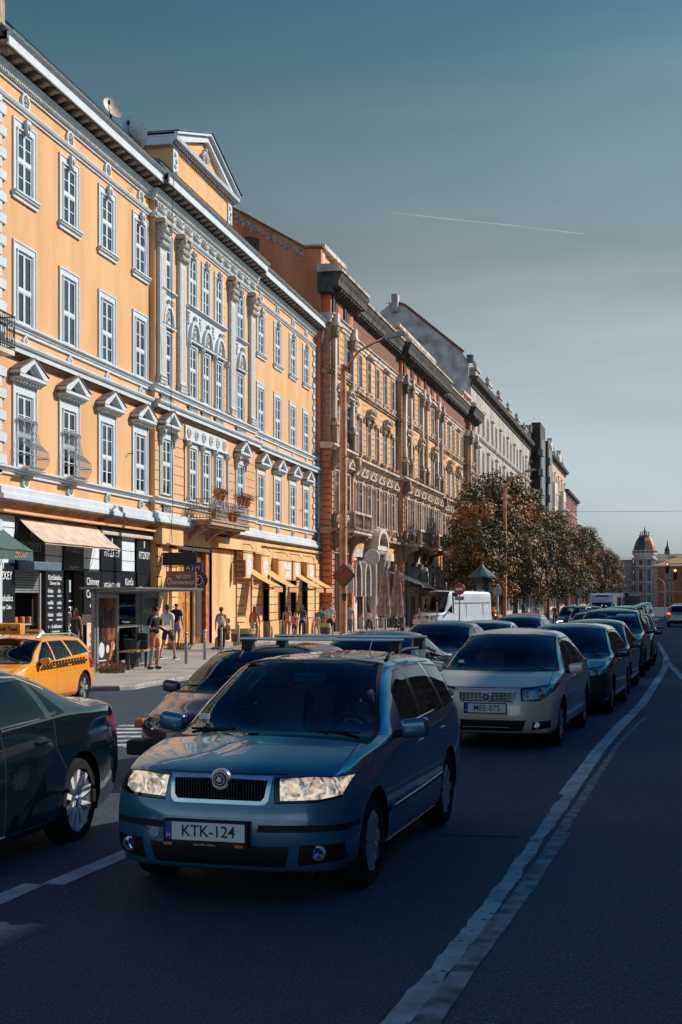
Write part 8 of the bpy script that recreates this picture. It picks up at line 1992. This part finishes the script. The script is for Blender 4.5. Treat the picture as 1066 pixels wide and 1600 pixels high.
# closed parasols
PAR = mat('folded_parasol_cloth', (.42, .30, .26), .9, var=.35, scale=3)
for px, d, lb in ((602, 82, 'left of the two tall folded parasols'), (622, 84, 'right of the two tall folded parasols')):
    t = thing('folded_parasol', lb+' in front of the palace cafe', 'parasol', P_(px, d), 0, 'folded parasols'); g = M()
    pr = [(.07, 3.9), (.16, 3.6), (.24, 2.9), (.34, 2.0), (.42, 1.3), (.36, 1.05), (.3, 1.0)]; n = 24; vs = []
    for r_, z_ in pr[::-1]:
        for k_ in range(n): a_ = 2*PI*k_/n; q = r_*(1+.28*(k_ % 2)-.1*math.sin(3*a_)); vs.append((q*math.cos(a_), q*math.sin(a_), z_+.05*math.sin(2*a_)))
    m_ = len(pr); g.add(vs, [(i*n+k_, i*n+(k_+1) % n, (i+1)*n+(k_+1) % n, (i+1)*n+k_) for i in range(m_-1) for k_ in range(n)]); g.build('cloth', PAR, t, fixn=False); M().tube([(0, 0, 0), (0, 0, 4.1)], .04, 8).build('pole', DGR, t); M().rbox(-.4, .4, -.4, .4, 0, .12, .02).build('base', DGR, t)
# cafe furniture, glazed kiosk fronts and awnings of the palace
rn = random.Random(9)
for i in range(7):
    px, d = 596+i*14, 80+i*1.6; x, y = up(px, d); t = thing('cafe_chair', '%s dark cafe chair counted from the left, below the parasols' % nm[i].replace(' and nearest', ''), 'chair', (x, y, pave_z(x, y)), rn.random()*6, 'dark cafe chairs')
    g = M(); g.rbox(-.21, .21, -.21, .21, .43, .47, .01); g.build('seat', DGR, t); g = M(); [g.box(-.2+.13*k_, -.17+.13*k_, .18, .2, .47, .9) for k_ in range(4)]; g.box(-.21, .21, .17, .21, .86, .9); g.build('backrest', DGR, t)
    for q, r1 in ((-1, -1), (-1, 1), (1, -1), (1, 1)): M().tube([(q*.19, r1*.19, 0), (q*.18, r1*.18, .44)], .014, 5).build('leg', DGR, t)
def bl2(x, y, z): v = Matrix.Rotation(ROT, 3, 'Z') @ Vector((x*K, y*K, 0)); return (-18.1+v.x, 74*K+v.y, z*K-.167)
def aw2(lb, a, b, z0, z1, out, m, nm_='cafe_awning'):
    t = awning(nm_, lb, 0, b-a, z0, z1, out, m); t.location = bl2(.45, a, z1); t.rotation_euler[2] = ROT
aw2('cream awning sticking out beside the folded parasols', 16.6, 20.5, 3.6, 2.7, 2.3, mat('cream_canvas', (.58, .52, .42), .9)); aw2('dark red awning above the white van', 24, 34, 2.9, 2.1, 2.2, mat('maroon_canvas', (.13, .025, .03), .9, var=.2))
for lb, a, z_, w, h_, m in (('large round white shop disc above the arches of the palace', 7.2, 4.3, 1.05, 1.05, 'disc'), ('dark oval hanging sign over the cafe terrace', 36.5, 3.3, 1.9, .8, 'oval')):
    x, y, z = bl2(1.3 if m == 'disc' else 2.0, a, z_); t = thing('shop_disc' if m == 'disc' else 'oval_sign', lb, 'sign', (x, y, z)); g = M(); g.lathe([(w/2, -.08), (w/2*1.03, 0), (w/2, .08)], (0, 0, 0), 24, 'y', 0, sy=h_/w); g.build('disc', mat('pale_disc', (.55, .57, .58), .5) if m == 'disc' else mat('dark_oval', (.02, .022, .025), .5), t, smooth=30); M().tube([(-1.2, 0, 0), (-w/2, 0, 0)], .03, 6).build('bracket', DGR, t)
    if m == 'oval': M().lathe([(w/2*.85, -.085), (w/2*.85, -.09)], (0, 0, 0), 24, 'y', 0, sy=h_/w*.75).build('rim', SGR, t)
t = thing('illuminated_arch_sign', 'white arched shop panel with small gold writing beside the lamp post', 'sign', bl2(.62, 2.6, 2.2)); g = M(); arc = [(-.62, -.1), (.62, -.1), (.62, 1.2)]+[(.62*math.cos(k_*PI/10), 1.2+.62*math.sin(k_*PI/10)) for k_ in range(1, 10)]+[(-.62, 1.2)]; g.prism(arc, -.05, .06, 'y', 0); g.build('panel', mat('arch_panel_white', (.62, .64, .62), .5), t); text('lettering', 'cafe', .25, mat('gold_lettering', (.45, .30, .18), .6), t, (0, -.06, .35), TFR)
for i in range(5): x, y, z = bl2(.9, 24.5+1.5*i, 3.3); t = thing('shop_letter', '%s big metal letter of the word above the red awning' % ('first', 'second', 'third', 'fourth', 'fifth')[i], 'letter', (x, y, z), 0, 'metal letters over the red awning'); text('glyph', 'JUSTI'[i] if False else 'XUSN.'[i] if i < 4 else 'I', 1.1, SGR, t, (0, 0, 0), TFR, ext=.05, bold=.01)
# signs near the van
def road_sign(label, px, d, H, kind, group=None):
    t = thing('road_sign', label, 'road sign', P_(px, d), 0, group); M().tube([(0, 0, 0), (0, 0, H)], .035, 8).build('pole', STL, t)
    g = M()
    if kind == 'noentry': g.lathe([(.3, -.05), (.31, -.03), (.3, -.01)], (0, 0, H-.35), 24, 'y', 0); g.box(-.2, .2, -.056, -.05, H-.41, H-.29, 1); g.box(-.25, .25, -.03, -.01, H-.95, H-.75, 2)
    else: g.lathe([(.34, -.05), (.34, -.03)], (0, 0, H-.38), 24, 'y', 2); g.box(-.25, .25, -.06, -.03, H-.42, H-.36, 2)
    g.build('plate', [mat('sign_red', (.38, .06, .05), .5), SWH, mat('sign_back_grey', (.30, .30, .31), .5, .4)], t); return t
road_sign('round red sign on a pole in front of the white van', 718, 72, 3.0, 'noentry'); road_sign('grey back of a round sign beside the advertising column', 777, 96, 3.1, 'back'); road_sign('grey back of a round sign between the far tree trunks', 905, 135, 3.4, 'back')
for px, d, H, lb in ((655, 83, 1.5, 'thin grey post left of the van bonnet'), (683, 84, 1.9, 'thin pale post in front of the van door'), (760, 90, 2.2, 'thin dark post at the rear of the van')):
    t = thing('post', lb, 'post', P_(px, d)); M().tube([(0, 0, 0), (0, 0, H)], .035, 8).build('shaft', STL, t); M().ell((0, 0, H), (.05, .05, .05), 8).build('knob', STL, t)
# traffic signals over the right-hand lanes, slim lamp, overhead wire
for px, py, col, lb in ((1043, 883, (1, .08, .03), 'hanging traffic signal showing red'), (1055, 893, (1, .5, .05), 'hanging traffic signal with an amber light, at the right edge')):
    d = 165; x, y = up(px, d); z = 1.9+(932-py)*d/2100; t = thing('traffic_signal', lb, 'traffic light', (x, y, z), 0, 'traffic signals on the right')
    g = M(); g.rbox(-.22, .22, -.15, .15, -1.0, .35, .05); g.build('housing', TRIM, t)
    for k_ in range(3): g = M(); g.lathe([(.13, -.17), (.13, -.16)], (0, 0, .12-.38*k_), 14, 'y'); g.build('lamp', emit('signal_%d' % int(col[1]*100), col, 8) if k_ == (0 if col[1] < .3 else 0) else GRL, t); M().tube([(-.15, -.3, .27-.38*k_), (0, -.32, .3-.38*k_), (.15, -.3, .27-.38*k_)], .02, 5).build('hood', TRIM, t)
t = thing('signal_mast', 'grey mast arm carrying the traffic signals at the right edge', 'mast', (8.6, 167, -.5)); M().tube([(0, 0, 0), (0, 0, 6.6)], .1, 8).build('pole', DGR, t); M().tube([(0, 0, 6.4), (-3.5, -1, 6.3)], .05, 6).build('arm', DGR, t)
x, y = up(1038.5, 170); t = thing('slim_street_lamp', 'slim pale street lamp in front of the brick house', 'street lamp', (x, y, -.5)); M().tube([(0, 0, 0), (0, 0, 3.9), (-.25, 0, 4.4), (-.9, 0, 4.8)], [.07, .06, .05, .04], 8).build('pole', mat('pale_pole', (.5, .46, .46), .5), t); M().rbox(-1.3, -.8, -.12, .12, 4.78, 4.88, .03).build('lamp_head', STL, t)
t = thing('overhead_wire', 'thin wire crossing the sky above the trees on the right', 'wire', (0, 150, 11.3)); g = M(); g.tube([(-9+.0*i+i*3.2, 0, -.15*math.sin(PI*i/8)) for i in range(9)], .016, 4); g.build('wire', SBLK, t)
t = thing('overhead_wire', 'lower sagging wire in front of the domed palace', 'wire', (0, 160, 6.5)); M().tube([(i*3.0-6, 0, -.12*math.sin(PI*i/6)) for i in range(7)], .016, 4).build('wire', SBLK, t)
# vapour trail, five kilometres off
vt = bpy.data.materials.new('vapour'); vt.use_nodes = True; q_ = vt.node_tree; b_ = q_.nodes['Principled BSDF']; q_.nodes.remove(b_); b_ = q_.nodes.new('ShaderNodeBsdfTranslucent'); b_.inputs[0].default_value = (.9, .9, .9, 1); tr_ = q_.nodes.new('ShaderNodeBsdfTransparent'); mx_ = q_.nodes.new('ShaderNodeMixShader'); q_.links.new(tr_.outputs[0], mx_.inputs[1]); q_.links.new(b_.outputs[0], mx_.inputs[2]); q_.links.new(mx_.outputs[0], q_.nodes['Material Output'].inputs[0]); n_ = q_.nodes.new('ShaderNodeTexNoise'); n_.inputs['Scale'].default_value = .01; n_.inputs['Detail'].default_value = 5; c_ = q_.nodes.new('ShaderNodeTexCoord'); q_.links.new(c_.outputs['Object'], n_.inputs[0]); r_ = q_.nodes.new('ShaderNodeMapRange'); r_.inputs[1].default_value = .3; r_.inputs[2].default_value = .8; r_.inputs[3].default_value = .02; r_.inputs[4].default_value = .2; q_.links.new(n_.outputs[0], r_.inputs[0]); q_.links.new(r_.outputs[0], mx_.inputs[0])
pA = [(612, 332, 3600), (700, 342, 3550), (800, 352, 3500), (915, 366, 3450)]; pts = []
for px, py, d in pA: x, y = up(px, d); pts.append(Vector((x, y, 1.9+(932-py)*d/2100)))
o = M(); o.tube([p-pts[0] for p in pts], [.8, 1.3, 1.5, 1.1], 8); tag(o.build('vapour_trail', vt, None, pts[0], smooth=True), 'thin white aircraft trail slanting across the sky', 'vapour trail')
